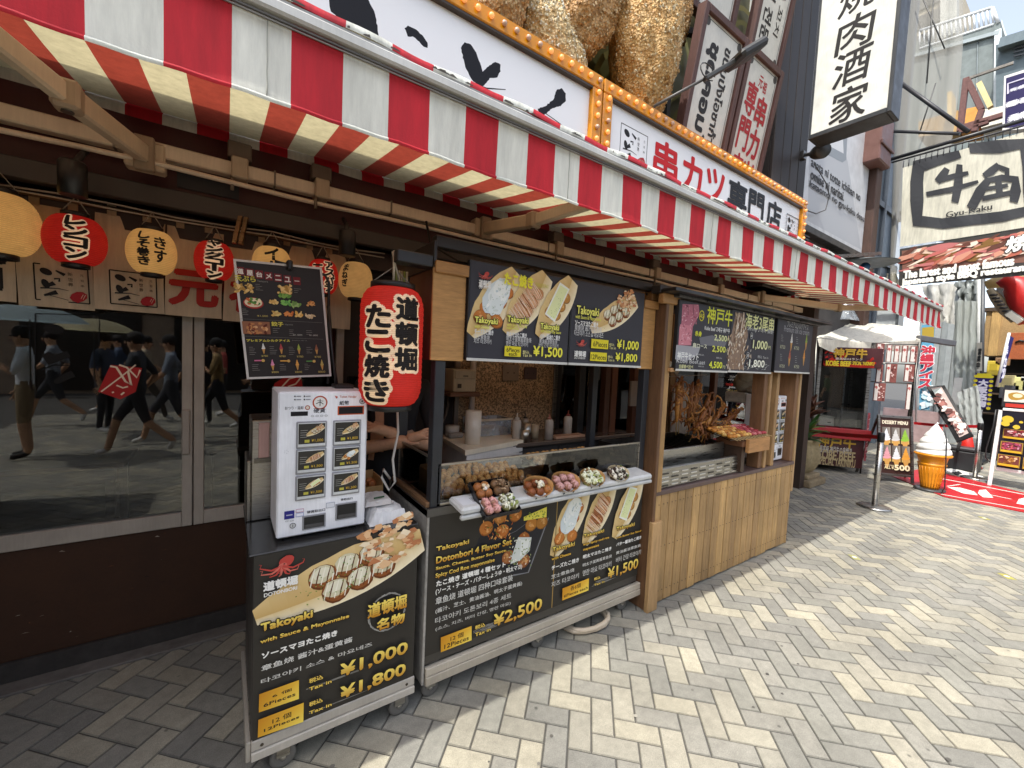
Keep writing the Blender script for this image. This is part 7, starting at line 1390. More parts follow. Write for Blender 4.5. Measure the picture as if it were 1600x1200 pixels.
for (x0, x1, y0, y1, z1, cc, nm, lab) in ((.14, .36, .18, .42, .14, '#c9c8c0', 'cash_box', 'pale cash box on the counter of the beef stall'), (.38, .66, .15, .45, .24, '#4a4744', 'grill_box', 'dark grey metal box on the counter of the beef stall')):
    b = MB(); b.box(x0, x1, y0, y1, zc+.0006, zc+z1, cc, 'satin', .01, MK); b.box(x0-.006, x1+.006, y0-.006, y1+.006, zc+z1+.0005, zc+z1+.02, mul(cc, .85), 'satin', .005, MK); b.box(x0+.12, x0+.17, y0-.006, y0-.0005, zc+.05, zc+.07, '#2a2a2a', 'satin', 0, MK); b.build(nm, label=lab, cat='box', loc=tuple(MK @ Vector((x0, y0, zc))))
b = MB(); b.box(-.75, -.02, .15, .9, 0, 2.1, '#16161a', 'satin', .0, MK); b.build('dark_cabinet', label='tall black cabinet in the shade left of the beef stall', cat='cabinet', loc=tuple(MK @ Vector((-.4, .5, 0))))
# rack of meat picture bags beside the stall
t = thing('poster_rack', 'rack of small meat picture cards beside the beef stall', 'rack', tuple(MK @ Vector((WK+.3, .1, 0))))
b = MB(); [b.tube([MK @ Vector((x, .12, 0)), MK @ Vector((x, .12, kz(1400, 536)))], .014, '#55534f', 'metal', 8) for x in (WK+.03, WK+.62)]; [b.tube([MK @ Vector((WK+.02, .12, kz(1400, y))), MK @ Vector((WK+.63, .12, kz(1400, y)))], .01, '#8a8883', 'metal', 6) for y in (537, 568, 598)]; b.build('frame', t)
for (x0, y0, x1, y1) in ((1367, 537, 1382, 566), (1383, 539, 1394, 566), (1395, 540, 1406, 566), (1407, 540, 1419, 566), (1420, 541, 1434, 566), (1367, 570, 1380, 597), (1382, 569, 1402, 597), (1411, 570, 1429, 596), (1363, 599, 1384, 626), (1413, 600, 1422, 640)):
    b = MB(); pp = Plane(MB(), FL-Nn*.10, U, V); (u0, v0), (u1, v1) = pp.at(x0, y1), pp.at(x1, y0); b.box(u0, u1, .088, .096, v0, v1, '#7d4a44', 'print', .001, MK); pl = Plane(b, FL-Nn*.0875, U, V, .0006)
    for k in range(22): pl.ell(rk.uniform(u0+.02, u1-.02), rk.uniform(v0+.02, v1-.02), rk.uniform(.008, .03), rk.uniform(.006, .014), rk.choice(['#b58a84', '#5a2f2c', '#d9c4bc', '#8f5a52', '#c9a9a2']), rk.uniform(.6, 2.4), 6, .3)
    pl.rect(u0+.005, v0+.01, u0+.05, v1-.01, '#cfc6bf'); pl.text('牛', u0+.008, v1-.10, u0+.046, v1-.05, '#b02a24', .003); b.build('picture_card', t)
b = MB(); pp = Plane(MB(), FL+Nn*.02, U, V); (u0, v0) = pp.at(1349, 720); (u1, v1) = pp.at(1356, 645); b.box(u0, u1+.03, -.03, -.02, max(.05, v0), v1, '#a8545a', 'print', .002, MK); pl = Plane(b, FL+Nn*.0305, U, V, .0006); [pl.ell(rk.uniform(u0+.01, u1+.02), rk.uniform(v0+.05, v1-.03), .02, .008, rk.choice(['#d9a8a8', '#c2797c', '#8f3a40']), 1, 6, .3) for _ in range(40)]; b.build('meat_strip', label='tall pink meat photo strip at the corner of the beef stall', cat='poster', loc=tuple(MK @ Vector((u0, 0, .1))))
# white tent cover on top
def sheet(name, label, cat, cor, n, k, f, col, m='fabric', parent=None):
    b = MB(); TL, TR, BL, BR = map(Vector, cor); g = []
    for j in range(k+1): g.append(b.add([TL.lerp(TR, i/n).lerp(BL.lerp(BR, i/n), j/k)+Vector(f(i/n, j/k)) for i in range(n+1)]))
    for j in range(k):
        for i in range(n): b.face((g[j]+i, g[j]+i+1, g[j+1]+i+1, g[j+1]+i), C(col), m, True)
    return b.build(name, parent) if parent else b.build(name, label=label, cat=cat, loc=tuple(TL))
fl, fr, bl_, br_ = onX(1276, 528, 8.0), onX(1438, 531, 9.3), onX(1282, 498, 9.3), onX(1436, 512, 10.2)
t = thing('white_tent', 'creased off white tent cover over the beef stall', 'tent', tuple(fl))
nz = lambda a, c_, s_:   .025*mnoise.noise(Vector((a*6+s_, c_*5, s_)))+.018*mnoise.noise(Vector((a*17, c_*13, s_)))
sheet('roof_cloth', '', '', (bl_, br_, fl, fr), 28, 12, lambda a, c_: (nz(a, c_, 2), nz(a, c_, 5), nz(a, c_, 9)-.05*math.sin(math.pi*a)*c_), '#ebe5d4', 'cloth', t)
fl2, fr2 = fl+Vector((0, 0, -.06)), fr+Vector((0, 0, -.04)); sheet('front_flap', '', '', (fl+Vector((-.01, -.01, 0)), fr+Vector((-.01, -.01, 0)), onX(1280, 541, 8.0), onX(1432, 540, 9.3)), 28, 5, lambda a, c_: (nz(a, c_, 3)*.6, nz(a, c_, 4)*.6, -.05*math.sin(math.pi*a)-(.06+.05*math.sin(a*2.9))*c_*abs(math.sin(a*9))), '#e9e3d2', 'cloth', t)
b = MB(); b.beam(onX(1434, 528, 9.35), onX(1491, 537, 9.9), .08, .09, '#55565a', 'satin', .01); b.build('eave_bar', t)
b = MB(); b.tube([fl, (fl.x+.2, fl.y, 0)], .02, '#5d5c58', 'metal'); b.build('tent_pole', t); b = MB(); b.tube([fr, (fr.x+.1, fr.y+.1, 0)], .02, '#5d5c58', 'metal'); b.build('tent_pole', t)
# clear umbrella above the tent
p = onX(1315, 500, 9.6); t = thing('clear_umbrella', 'clear plastic umbrella opened above the white tent', 'umbrella', tuple(p)); b = MB(); K = 8; R = .62; rim = []
for ring in range(6): rim.append(b.add([p+Vector((R*math.sin(ring/5*1.35)*math.cos(2*math.pi*q/24), R*math.sin(ring/5*1.35)*math.sin(2*math.pi*q/24), .10+.42*math.cos(ring/5*1.35))) for q in range(24)]))
for i in range(5):
    for q in range(24): b.face((rim[i]+q, rim[i]+(q+1) % 24, rim[i+1]+(q+1) % 24, rim[i+1]+q), hx('#ffffff'), 'clear_film', True)
b.build('canopy', t); b = MB()
for q in range(8): a = 2*math.pi*q/8; b.tube([p+Vector((R*math.sin(s_/5*1.35)*math.cos(a), R*math.sin(s_/5*1.35)*math.sin(a), .095+.42*math.cos(s_/5*1.35))) for s_ in range(6)], .006, '#d5d8da', 'satin', 5)
b.tube([p+Vector((0, 0, .52)), p+Vector((0, 0, -.35))], .008, '#c9cccd', 'metal'); b.build('ribs', t)
o1 = onX(1252, 500, 9.0); b = MB(); crumple(b, 0, 1.6, 0, 1.0, 0, .25, '#c9d2d8', 12, 'clear_film', .06, random.Random(5)); b.v = [(o1.x+q[0]*.6, o1.y-.75+q[1]*.8, o1.z-.02+q[2]) for q in b.v]; b.build('plastic_sheet', label='crumpled clear plastic sheet lying on the tent behind the menu rail', cat='plastic sheet', loc=tuple(o1))

# planter with dry and green leaves beside the stall
pc = Vector((7.02, 2.60, 0)); t = thing('stone_planter', 'carved tan stone planter with green and dried leaves beside the wooden stall', 'planter', tuple(pc)); b = MB(); b.box(pc.x-.28, pc.x+.28, pc.y-.28, pc.y+.28, 0, .10, '#8a7a5e', 'stone', .015); b.box(pc.x-.22, pc.x+.22, pc.y-.22, pc.y+.22, .1005, .16, '#8f7f62', 'stone', .012); b.build('plinth', t)
b = MB(); n = 40; prof = [(.13, .161), (.20, .22), (.25, .34), (.26, .46), (.24, .56), (.22, .60), (.25, .63), (.25, .66), (.20, .66), (.18, .60)]; rows = []
for (r, z) in prof: rows.append(b.add([pc+Vector((r*(1+.09*math.cos(8*2*math.pi*q/n))*math.cos(2*math.pi*q/n), r*(1+.09*math.cos(8*2*math.pi*q/n))*math.sin(2*math.pi*q/n), z)) for q in range(n)]))
for i in range(len(prof)-1):
    for q in range(n): b.face((rows[i]+q, rows[i]+(q+1) % n, rows[i+1]+(q+1) % n, rows[i+1]+q), hx('#9a8a68'), 'stone', True)
b.build('pot', t)
def leaves(b, c, n, L_, w_, cols, up, seed, spread=1.):
    r_ = random.Random(seed)
    for k in range(n):
        a, e = r_.uniform(0, 6.28), r_.uniform(*up); d = Vector((math.cos(a)*math.cos(e)*spread, math.sin(a)*math.cos(e)*spread, math.sin(e))).normalized(); s_ = d.cross(Vector((0, 0, 1))).normalized(); l_ = L_*r_.uniform(.6, 1.1); o = c+Vector((r_.uniform(-.08, .08), r_.uniform(-.08, .08), r_.uniform(-.03, .1))); prev = None; col = hx(r_.choice(cols))
        for j in range(5):
            q = j/4; p_ = o+d*l_*q+Vector((0, 0, -.18*l_*q*q)); ww = w_*math.sin(math.pi*min(.97, .12+q*.86)); cur = b.add([p_-s_*ww, p_+Vector((0, 0, -.01)), p_+s_*ww])
            if prev is not None: b.face((prev, prev+1, cur+1, cur), col, 'satin'); b.face((prev+1, prev+2, cur+2, cur+1), col, 'satin')
            prev = cur
b = MB(); leaves(b, pc+Vector((0, 0, .68)), 46, .40, .045, ['#3f6a34', '#4f7d3f', '#35592c', '#5f8a4c', '#8a9a4a'], (.1, 1.2), 3); b.build('green_leaves', t)
b = MB(); leaves(b, pc+Vector((.02, 0, .95)), 50, .42, .05, ['#4a2c20', '#5a3626', '#3a231b', '#6b4430'], (.5, 1.5), 9); b.tube([pc+Vector((0, 0, .6)), pc+Vector((.02, 0, 1.3))], .02, '#4a3426', 'wood_upright'); b.build('dried_leaves', t)

# hoarding, tarpaulins and shop front on the far right
XH = 15.5; oh = lambda x, y, X=XH: onX(x, y, X)
b = MB(); a0, a1 = oh(1425, 600).y, oh(1503, 600).y; y = a1; k = 0; z1_ = oh(1460, 470).z
while y < a0: b.box(XH+(.03 if k % 2 else 0), XH+.08, y, min(a0, y+.118), 0, z1_, '#8f9494' if k % 2 else '#9da2a2', 'satin', .004); y += .12; k += 1
b.build('steel_hoarding', label='grey ribbed steel hoarding behind the ice cream figure', cat='hoarding', loc=(XH, (a0+a1)/2, 0))
b = MB(); w0, w1 = oh(1380, 640, 14.6), oh(1470, 640, 14.6); b.box(14.6, 14.66, w1.y, w0.y, .0, oh(1420, 640, 14.6).z, '#a98f8c', 'satin'); b.build('pink_fence', label='low pale pink fence panel at the foot of the steel hoarding', cat='fence', loc=(14.6, w0.y, 0))
XT = 13.0; ot = lambda x, y, X=XT: onX(x, y, X)
fold = lambda amp, s_: (lambda a, c_: (amp*math.sin(a*21+s_+c_*2)+amp*.7*mnoise.noise(Vector((a*9, c_*6, s_))), amp*.8*mnoise.noise(Vector((a*8, c_*7, s_+3))), amp*mnoise.noise(Vector((a*5, c_*9, s_+8)))))
sheet('grey_tarpaulin', 'tall grey creased tarpaulin hanging beside the hoarding', 'tarpaulin', (ot(1492, 470), ot(1527, 470), ot(1488, 655), ot(1526, 640)), 16, 30, fold(.03, 1), '#b5bbb6', 'cloth')
sheet('grey_tarpaulin', 'lower grey tarpaulin bundle draped above the far belt post', 'tarpaulin', (ot(1496, 612, 11.5), ot(1528, 602, 11.5), ot(1504, 668, 11.5), ot(1536, 664, 11.5)), 12, 14, fold(.035, 4), '#b5bab6', 'cloth')
sheet('white_canopy_cloth', 'white folded tent cloth hanging under the beef banner', 'tent cloth', (ot(1440, 446, 14), ot(1512, 440, 14), ot(1458, 500, 14), ot(1496, 508, 14)), 22, 12, fold(.06, 6), '#dedcd4', 'cloth')
sheet('white_canopy_cloth', 'small white tent peak above the awning end', 'tent cloth', (ot(1376, 430, 13), ot(1402, 424, 13), ot(1368, 446, 13), ot(1410, 470, 13)), 12, 6, fold(.05, 9), '#e0dac6', 'cloth')
sheet('silver_sheet', 'wrinkled silver sheet tied above the grey tarpaulin', 'sheet', (ot(1492, 440, 13.4), ot(1535, 436, 13.4), ot(1490, 492, 13.4), ot(1532, 486, 13.4)), 12, 10, fold(.09, 13), '#8f9594', 'satin')
b = MB(); p, q = ot(1345, 488, 12.5), ot(1402, 520, 12.5); b.box(12.5, 12.9, q.y, p.y, q.z-.1, p.z+.15, '#c5cacb', 'satin', .02); b.box(12.48, 12.4995, q.y, q.y+.05, q.z-.1, p.z+.15, '#6d7274', 'satin'); b.build('pale_box_sign', label='plain pale box sign behind the white tent under the awning', cat='box sign', loc=(12.7, p.y, q.z))
b = MB(); [b.tube([ot(x, y0, 13.1), ot(x+d, y1, 13.1)], .035, c_, 'satin', 8) for x, y0, d, y1, c_ in ((1536, 430, -3, 640, '#4a4d50'), (1530, 432, -2, 640, '#b5b7b5'), (1497, 596, -4, 640, '#d5d5d0'))]; b.beam(ot(1498, 590, 12.6), ot(1492, 632, 12.6), .02, .12, '#dcdcd6', 'satin'); b.build('tarp_poles', label='upright steel poles along the edge of the grey tarpaulin', cat='pole', loc=tuple(ot(1534, 600)))
# blue vertical flag
b = MB(); f0, f1, f2, f3 = onX(1440, 508, 11), onX(1461, 506, 11), onX(1436, 640, 11), onX(1452, 640, 11); slab(b, [f0, f2, f3, f1], (.012, 0, 0), '#5d9ab8', 'print'); pl = Plane(b, onX(1436, 640, 10.995), (0, -1, 0), (0, 0, 1), .0006); J = lambda *ps: [pl.at(*p) for p in ps]
pl.poly(J((1441, 512), (1460, 510), (1459, 532), (1440, 534)), '#a8903a'); 
for k in range(26): u, v = pl.at(rk.uniform(1440, 1456), rk.uniform(600, 636)); pl.ell(u, v, .05, .03, rk.choice(['#c9dfe6', '#b0645a', '#e6ecec', '#7ab0c4']), rk.uniform(0, 3), 6, .3)
for k, ch in enumerate('沖縄アイス'):
    u, v = pl.at(1450-k*.9, 548+13*k); pl.text(ch, u-.09, v-.08, u+.09, v+.09, '#c03a4a', .010, .010, '#dfe8ea')
b.tube([onX(1435, 500, 11), onX(1431, 660, 11)], .015, '#d9d9d6', 'satin', 6); b.build('vertical_flag', label='light blue vertical flag with red characters before the steel hoarding', cat='flag', loc=tuple(f2))
# tilted display stand
t = thing('tilted_menu_stand', 'tilted black framed menu stand behind the ice cream figure', 'menu stand', tuple(onZ(1508, 722))); q = [onX(1447, 604, 10.2), onX(1476, 602, 10.2), onX(1521, 680, 9.7), onX(1494, 690, 9.7)]
b = MB(); dn = (q[1]-q[0]).cross(q[3]-q[0]).normalized(); dn = dn if dn.dot(CO-q[0]) > 0 else -dn
slab(b, q, tuple(-dn*.05), '#1d1d1f', 'satin'); pl = Plane(b, q[3]+dn*.003, (q[2]-q[3]), Vector((0, 0, 1)), .0006); ux = (q[2]-q[3]).normalized(); vy = dn.cross(ux).normalized(); pl.U, pl.V, pl.N = ux, vy, dn
J = lambda *ps: [pl.at(*p) for p in ps]; pl.poly(J((1457, 608), (1474, 606), (1516, 678), (1500, 684)), '#b9a9a2'); pl.poly(J((1458, 610), (1472, 608), (1477, 616), (1463, 618)), '#c9d2cc')
for k in range(60): f_ = rk.random(); g_ = rk.uniform(.1, .9); x = 1465+45*f_+g_*14-8; yv = 620+58*f_-g_*3; u, v = pl.at(x, yv); pl.ell(u, v, .05, .03, rk.choice(['#8a5a54', '#6d4a46', '#d9c9c2', '#a8746c', '#e6dcd6']), rk.uniform(0, 3), 6, .3)
b.build('panel', t); b = MB(); bs_ = onZ(1508, 722); b.beam(q[3].lerp(q[2], .2)-dn*.03, (bs_.x+.1, bs_.y+.15, .03), .04, .05, '#1d1d1f', 'satin'); b.beam(q[0].lerp(q[3], .45)-dn*.06, (bs_.x+.35, bs_.y-.05, .03), .04, .04, '#1d1d1f', 'satin'); b.box(bs_.x-.1, bs_.x+.5, bs_.y-.25, bs_.y+.35, .0, .06, '#1b1b1c', 'satin', .01); b.build('stand', t)
b = MB(); p = onX(1490, 672, 10.9); b.box(p.x, p.x+.3, p.y-.35, p.y+.3, .0, .35, '#232426', 'satin', .02); b.box(p.x-.004, p.x+.3, p.y-.3, p.y+.25, .3505, .42, '#2f3032', 'satin', .02); b.build('black_crate', label='low black crate on the pavement behind the ice cream figure', cat='crate', loc=(p.x, p.y, 0))
t = thing('traffic_cone', 'bright red traffic cone behind the tilted menu stand', 'traffic cone', tuple(onX(1463, 690, 11.6))); p = onX(1466, 690, 11.6); b = MB(); b.lathe([(.17, .031), (.03, .70), (.0, .71)], (p.x, p.y, 0), '#c92a20', 'satin', 20); b.build('cone_body', t); b = MB(); b.box(p.x-.2, p.x+.2, p.y-.2, p.y+.2, 0, .03, '#b5241c', 'satin', .01); b.build('base', t)
t = thing('traffic_cone', 'red traffic cone partly hidden by the far belt post', 'traffic cone', (11.2, 1.55, 0)); p = onX(1512, 690, 11.4); b = MB(); b.lathe([(.17, .031), (.03, .70), (.0, .71)], (p.x, p.y, 0), '#c92a20', 'satin', 20); b.build('cone_body', t); b = MB(); b.box(p.x-.2, p.x+.2, p.y-.2, p.y+.2, 0, .03, '#b5241c', 'satin', .01); b.build('base', t)
# right hand menu board on white legs
XR = 9.9; orr = lambda x, y, X=XR: onX(x, y, X); t = thing('food_board', 'black food menu board with gold framed meat pictures on white legs', 'menu stand', tuple(onZ(1545, 760)))
y0_, y1_ = orr(1561, 690).y, orr(1660, 690).y; zA, zB = .30, orr(1575, 642).z
b = MB(); b.beam(Vector((XR+.02, y0_+.02, zB)), Vector((XR-.08, y0_+.04, .0)), .03, .045, '#d9d9d6', 'satin', .004); b.beam(Vector((XR+.05, y0_-.02, zB)), Vector((XR+.5, y0_+.10, .0)), .03, .04, '#cfcfcc', 'satin', .004); b.box(XR-.01, XR+.03, y1_, y0_, zA-.05, zA-.0005, '#d9d9d6', 'satin', .004); b.box(XR-.01, XR+.03, y1_, y0_, zB+.0005, zB+.04, '#d9d9d6', 'satin', .004); b.beam(Vector((XR, y1_, zB)), Vector((XR-.08, y1_, 0)), .03, .045, '#d9d9d6', 'satin'); b.build('frame', t)
b = MB(); b.box(XR, XR+.02, y1_, y0_, zA, zB, '#1f1c26', 'print'); pl = Plane(b, (XR-.0005, y0_, zA), (0, -1, 0), (0, 0, 1), .0005); HB = zB-zA; WB = y0_-y1_
def dish(u, v, w_, h_, cols_): pl.rect(u, v, u+w_, v+h_, '#a98a3a'); pl.rect(u+.008, v+.008, u+w_-.008, v+h_-.008, '#6d3a34'); [pl.ell(u+rk.uniform(.03, w_-.03), v+rk.uniform(.05, h_-.02), .022, .011, rk.choice(cols_), rk.uniform(0, 3), 6, .3) for _ in range(26)]; pl.rect(u+.01, v+.006, u+w_-.01, v+h_*.22, '#c9a22e')
dish(.03, HB*.52, .36, HB*.17, ['#b5525a', '#d9989c', '#8f2f3a', '#e6c9c6']); dish(.02, HB*.28, .22, HB*.19, ['#b5525a', '#c9889c', '#8f3a5a']); dish(.27, HB*.28, .22, HB*.19, ['#b5822f', '#8f4a2a', '#d9b06a']); dish(.01, HB*.04, .22, HB*.2, ['#a8743a', '#d9b58a', '#7a4a2a']); dish(.26, HB*.04, .24, HB*.2, ['#d9c99a', '#c9a96a', '#efe3c2'])
for (u, v, r_) in ((.07, HB*.86, .06), (.05, HB*.78, .045), (.16, HB*.74, .035), (.20, HB*.83, .02)): pl.ell(u, v, r_, r_*.9, '#c9b03a', 0, 14, .06)
pl.text('KOBE BEEF', .24, HB*.93, .60, HB*.97, '#c9b46a', .003); pl.ell(.42, HB*.80, .14, .10, '#16141a', 0, 16); pl.rect(.27, HB*.68, .6, HB*.76, '#8a6a2e'); b.build('panel', t)
b = MB(); zt0, zt1 = zB+.06, orr(1575, 608).z; b.box(XR+.02, XR+.05, y1_, y0_+.02, zt0, zt1, '#211f24', 'satin'); pl = Plane(b, (XR+.0195, y0_+.02, zt0), (0, -1, 0), (0, 0, 1), .0005); hh = zt1-zt0; pl.rect(.02, hh*.30, .26, hh*.95, '#d6d0c4'); pl.ell(.14, hh*.62, .09, hh*.22, '#a8843a', 0, 12, .1); pl.ell(.15, hh*.66, .05, hh*.12, '#d9cfae', 0, 10); pl.text('The best', .30, hh*.72, .62, hh*.92, '#e0ddd6', .002); pl.text('Japanese', .30, hh*.42, .66, hh*.62, '#e0ddd6', .002); pl.rect(.04, .0, .7, hh*.2, '#b8382e'); b.build('top_sign', t)
b = MB(); b.tube([orr(1556, 640, 9.8), orr(1552, 665, 9.8), orr(1541, 700, 9.8), orr(1540, 715, 9.8), orr(1547, 722, 9.85)], .008, '#232324'); b.build('power_cable', label='black cord curling down the white leg of the food board', cat='cord', loc=tuple(orr(1545, 700)))
# shop front and stock behind the food board
XS2 = 13.6; os_ = lambda x, y, X=XS2: onX(x, y, X); yy0, yy1 = os_(1530, 600).y, -2.2; sh = thing('corner_shop', 'tan wooden shop front with dark open stock shelves at the right edge', 'building', (XS2, 0, 0))
b = MB(); b.box(XS2+.8, XS2+1, yy1, yy0, 0, 6, '#2a2624', 'matte'); b.build('back_wall', sh)
b = MB(); zc0, zc1 = os_(1560, 556).z, os_(1560, 486).z; b.box(XS2, XS2+.7, yy1, os_(1535, 540).y, zc0, zc1, '#a98a5c', 'wood_level', .01); b.box(XS2-.03, XS2-.0005, os_(1560, 540).y, os_(1545, 540).y, zc0, zc1, '#b8965f', 'wood_upright'); b.box(XS2-.05, XS2+.7, yy1, os_(1536, 500).y, zc1+.001, zc1+.08, '#4a3a2a', 'wood_level'); b.build('fascia', sh)
b = MB(); b.box(XS2-.2, XS2-.14, yy1, os_(1579, 540).y, os_(1590, 562).z, os_(1590, 521).z, '#a3562c', 'wood_level', .006); b.tube([os_(1587, 535, XS2-.21), os_(1594, 532, XS2-.22), os_(1602, 534, XS2-.21)], .02, '#211b18', 'satin'); b.build('wood_panel', sh)
b = MB(); 
for z in (.9, 1.35, 1.8): b.box(XS2+.3, XS2+.79, yy1, yy0, z, z+.03, '#5d4a38', 'wood_level')
b.build('shelf', sh)
for k, (x, y, w_, h_, c_) in enumerate(((1572, 596, .24, .26, '#cfc18a'), (1580, 610, .32, .34, '#55565a'), (1594, 604, .20, .38, '#d6cf8a'), (1606, 604, .22, .38, '#cfccc6'), (1566, 565, .2, .16, '#8a6a4a'), (1552, 575, .18, .3, '#c9b03a'))):
    p = os_(x, y, XS2-.3); b = MB(); b.box(p.x, p.x+.12, p.y-w_/2, p.y+w_/2, p.z-h_/2, p.z+h_/2, c_, 'satin', .01); b.box(p.x-.003, p.x-.0005, p.y-w_*.3, p.y+w_*.3, p.z-h_*.2, p.z+h_*.3, mul(c_, .7), 'print'); b.build('stock_box', label=['cream box on the stock counter under the orange panel', 'grey framed picture box on the stock counter', 'tall pale yellow box on the stock counter', 'white box at the far right of the stock counter', 'small brown box high on the shop shelf', 'yellow packet hanging at the shop edge'][k], cat='box', group='stock of the corner shop', loc=tuple(p))
b = MB(); b.box(XS2-.45, XS2-.1, yy1, os_(1560, 640).y, .0, 1.05, '#26221f', 'satin', .01); b.build('stock_counter', label='dark counter of the corner shop behind the food board', cat='counter', loc=(XS2-.3, 0, 0))
# purple flags and signs
def vsign(label, px, X, c_, txt, tc, border=None):
    q = [onX(x, y, X) for x, y in px]; b = MB(); slab(b, q, (.03, 0, 0), c_, 'print'); pl = Plane(b, q[1]-Vector((.0006, 0, 0)), (0, -1, 0), (0, 0, 1), .0006); cu = (pl.at(*px[0])[0]+pl.at(*px[2])[0])/2; H_ = q[0].z-q[1].z; w_ = abs(q[3].y-q[0].y)
    if border:
        for k in range(8): pl.ell(cu-w_*.45, H_*(.06+.12*k), .03, .03, border, 0, 8); pl.ell(cu+w_*.42, H_*(.06+.12*k), .03, .03, border, 0, 8)
        pl.rect(cu-w_*.4, H_*.86, cu+w_*.4, H_*.98, border)
    pl.col_text(txt, cu, H_*.08, H_*.82, w_*.5, tc, .010); return b.build('vertical_sign', label=label, cat='sign', loc=tuple(q[1]))
vsign('purple sign with yellow dotted edge beside the grey tarpaulin', ((1524, 582), (1526, 640), (1547, 637), (1552, 586)), 12.4, '#2c1f66', '大阪名物', '#e0dcea', '#d9c830')
vsign('narrow dark blue slanting flag above the food board', ((1577, 524), (1559, 598), (1564, 598), (1584, 528)), 10.6, '#27245c', '串カツ', '#d5d5e6')
b = MB(); b.tube([onX(1577, 520, 10.55), onX(1557, 604, 10.55)], .018, '#d9d9d8', 'satin', 6); b.build('flag_pole', label='white slanting pole of the dark blue flag', cat='pole', loc=tuple(onX(1557, 604, 10.55)))
vsign('small white and yellow sign at the dark shop edge', ((1526, 536), (1526, 580), (1534, 579), (1534, 535)), 12.6, '#cfcabc', '営業中', '#2a2a2a')
# red curved roof ornament with pale band
b = MB(); pr = [onX(x, y, 12.0) for x, y in ((1560, 446), (1572, 440), (1588, 446), (1602, 470), (1618, 500))]; b.tube(pr, [.07, .14, .19, .22, .22], '#b5201c', 'satin', 14); b.build('red_ornament', label='big red curved ornament under the beef banner at the right edge', cat='ornament', loc=tuple(pr[2]))
b = MB(); pr = [onX(x, y, 12.0) for x, y in ((1546, 452), (1556, 465), (1570, 484), (1588, 500))]; b.tube(pr, [.05, .08, .09, .08], '#cbbfa4', 'fabric', 12); [b.ball(onX(1552+4*k, 461+5*k, 11.86), (.02, .06, .025), '#2a2624', 'satin', 8, 4) for k in range(8)]; b.build('pale_ornament', label='pale patterned roll hanging below the red curved ornament', cat='ornament', loc=tuple(pr[1]))
b = MB(); pr = [onX(x, y, 12.3) for x, y in ((1540, 446), (1560, 440), (1590, 436), (1620, 434))]; b.tube(pr, [.08, .12, .13, .12], '#cdbb92', 'fabric', 12); b.build('cream_roll', label='cream rolled cloth directly below the beef banner', cat='roll', loc=tuple(pr[1]))
t = thing('floodlight', 'grey slanting floodlight under the red ornament', 'lamp', tuple(onX(1585, 495, 11.8))); b = MB(); b.beam(onX(1574, 488, 11.8), onX(1596, 503, 11.8), .14, .12, '#6d6a62', 'satin', .01); b.build('lamp_body', t); b = MB(); b.beam(onX(1575, 489.5, 11.72), onX(1595, 503.5, 11.72), .10, .10, '#cfc8b8', 'gloss', .005); b.build('lens', t)
# yellow stickers on the pavement
for (x, y, lab) in ((1335, 871, 'faded yellow sticker on the pavement in front of the stall corner'), (1573, 901, 'yellow and white sticker on the pavement near the right edge'), (1538, 810, 'thin yellow sticker on the pavement below the ice cream figure')):
    p = onZ(x, y); b = MB(); b.box(p.x-.05, p.x+.05, p.y-.03, p.y+.03, .0012, .003, '#a39d4e' if x != 1335 else '#979564', 'satin', 0, Matrix.Translation(p) @ Matrix.Rotation(.7, 4, 'Z') @ Matrix.Translation(-p)); pl = Plane(b, (p.x, p.y, .0031), (1, 0, 0), (0, 1, 0), .0004); pl.ell(0, 0, .018, .018, '#d5d5cc', 0, 12); b.build('floor_sticker', label=lab, cat='sticker', loc=tuple(p))

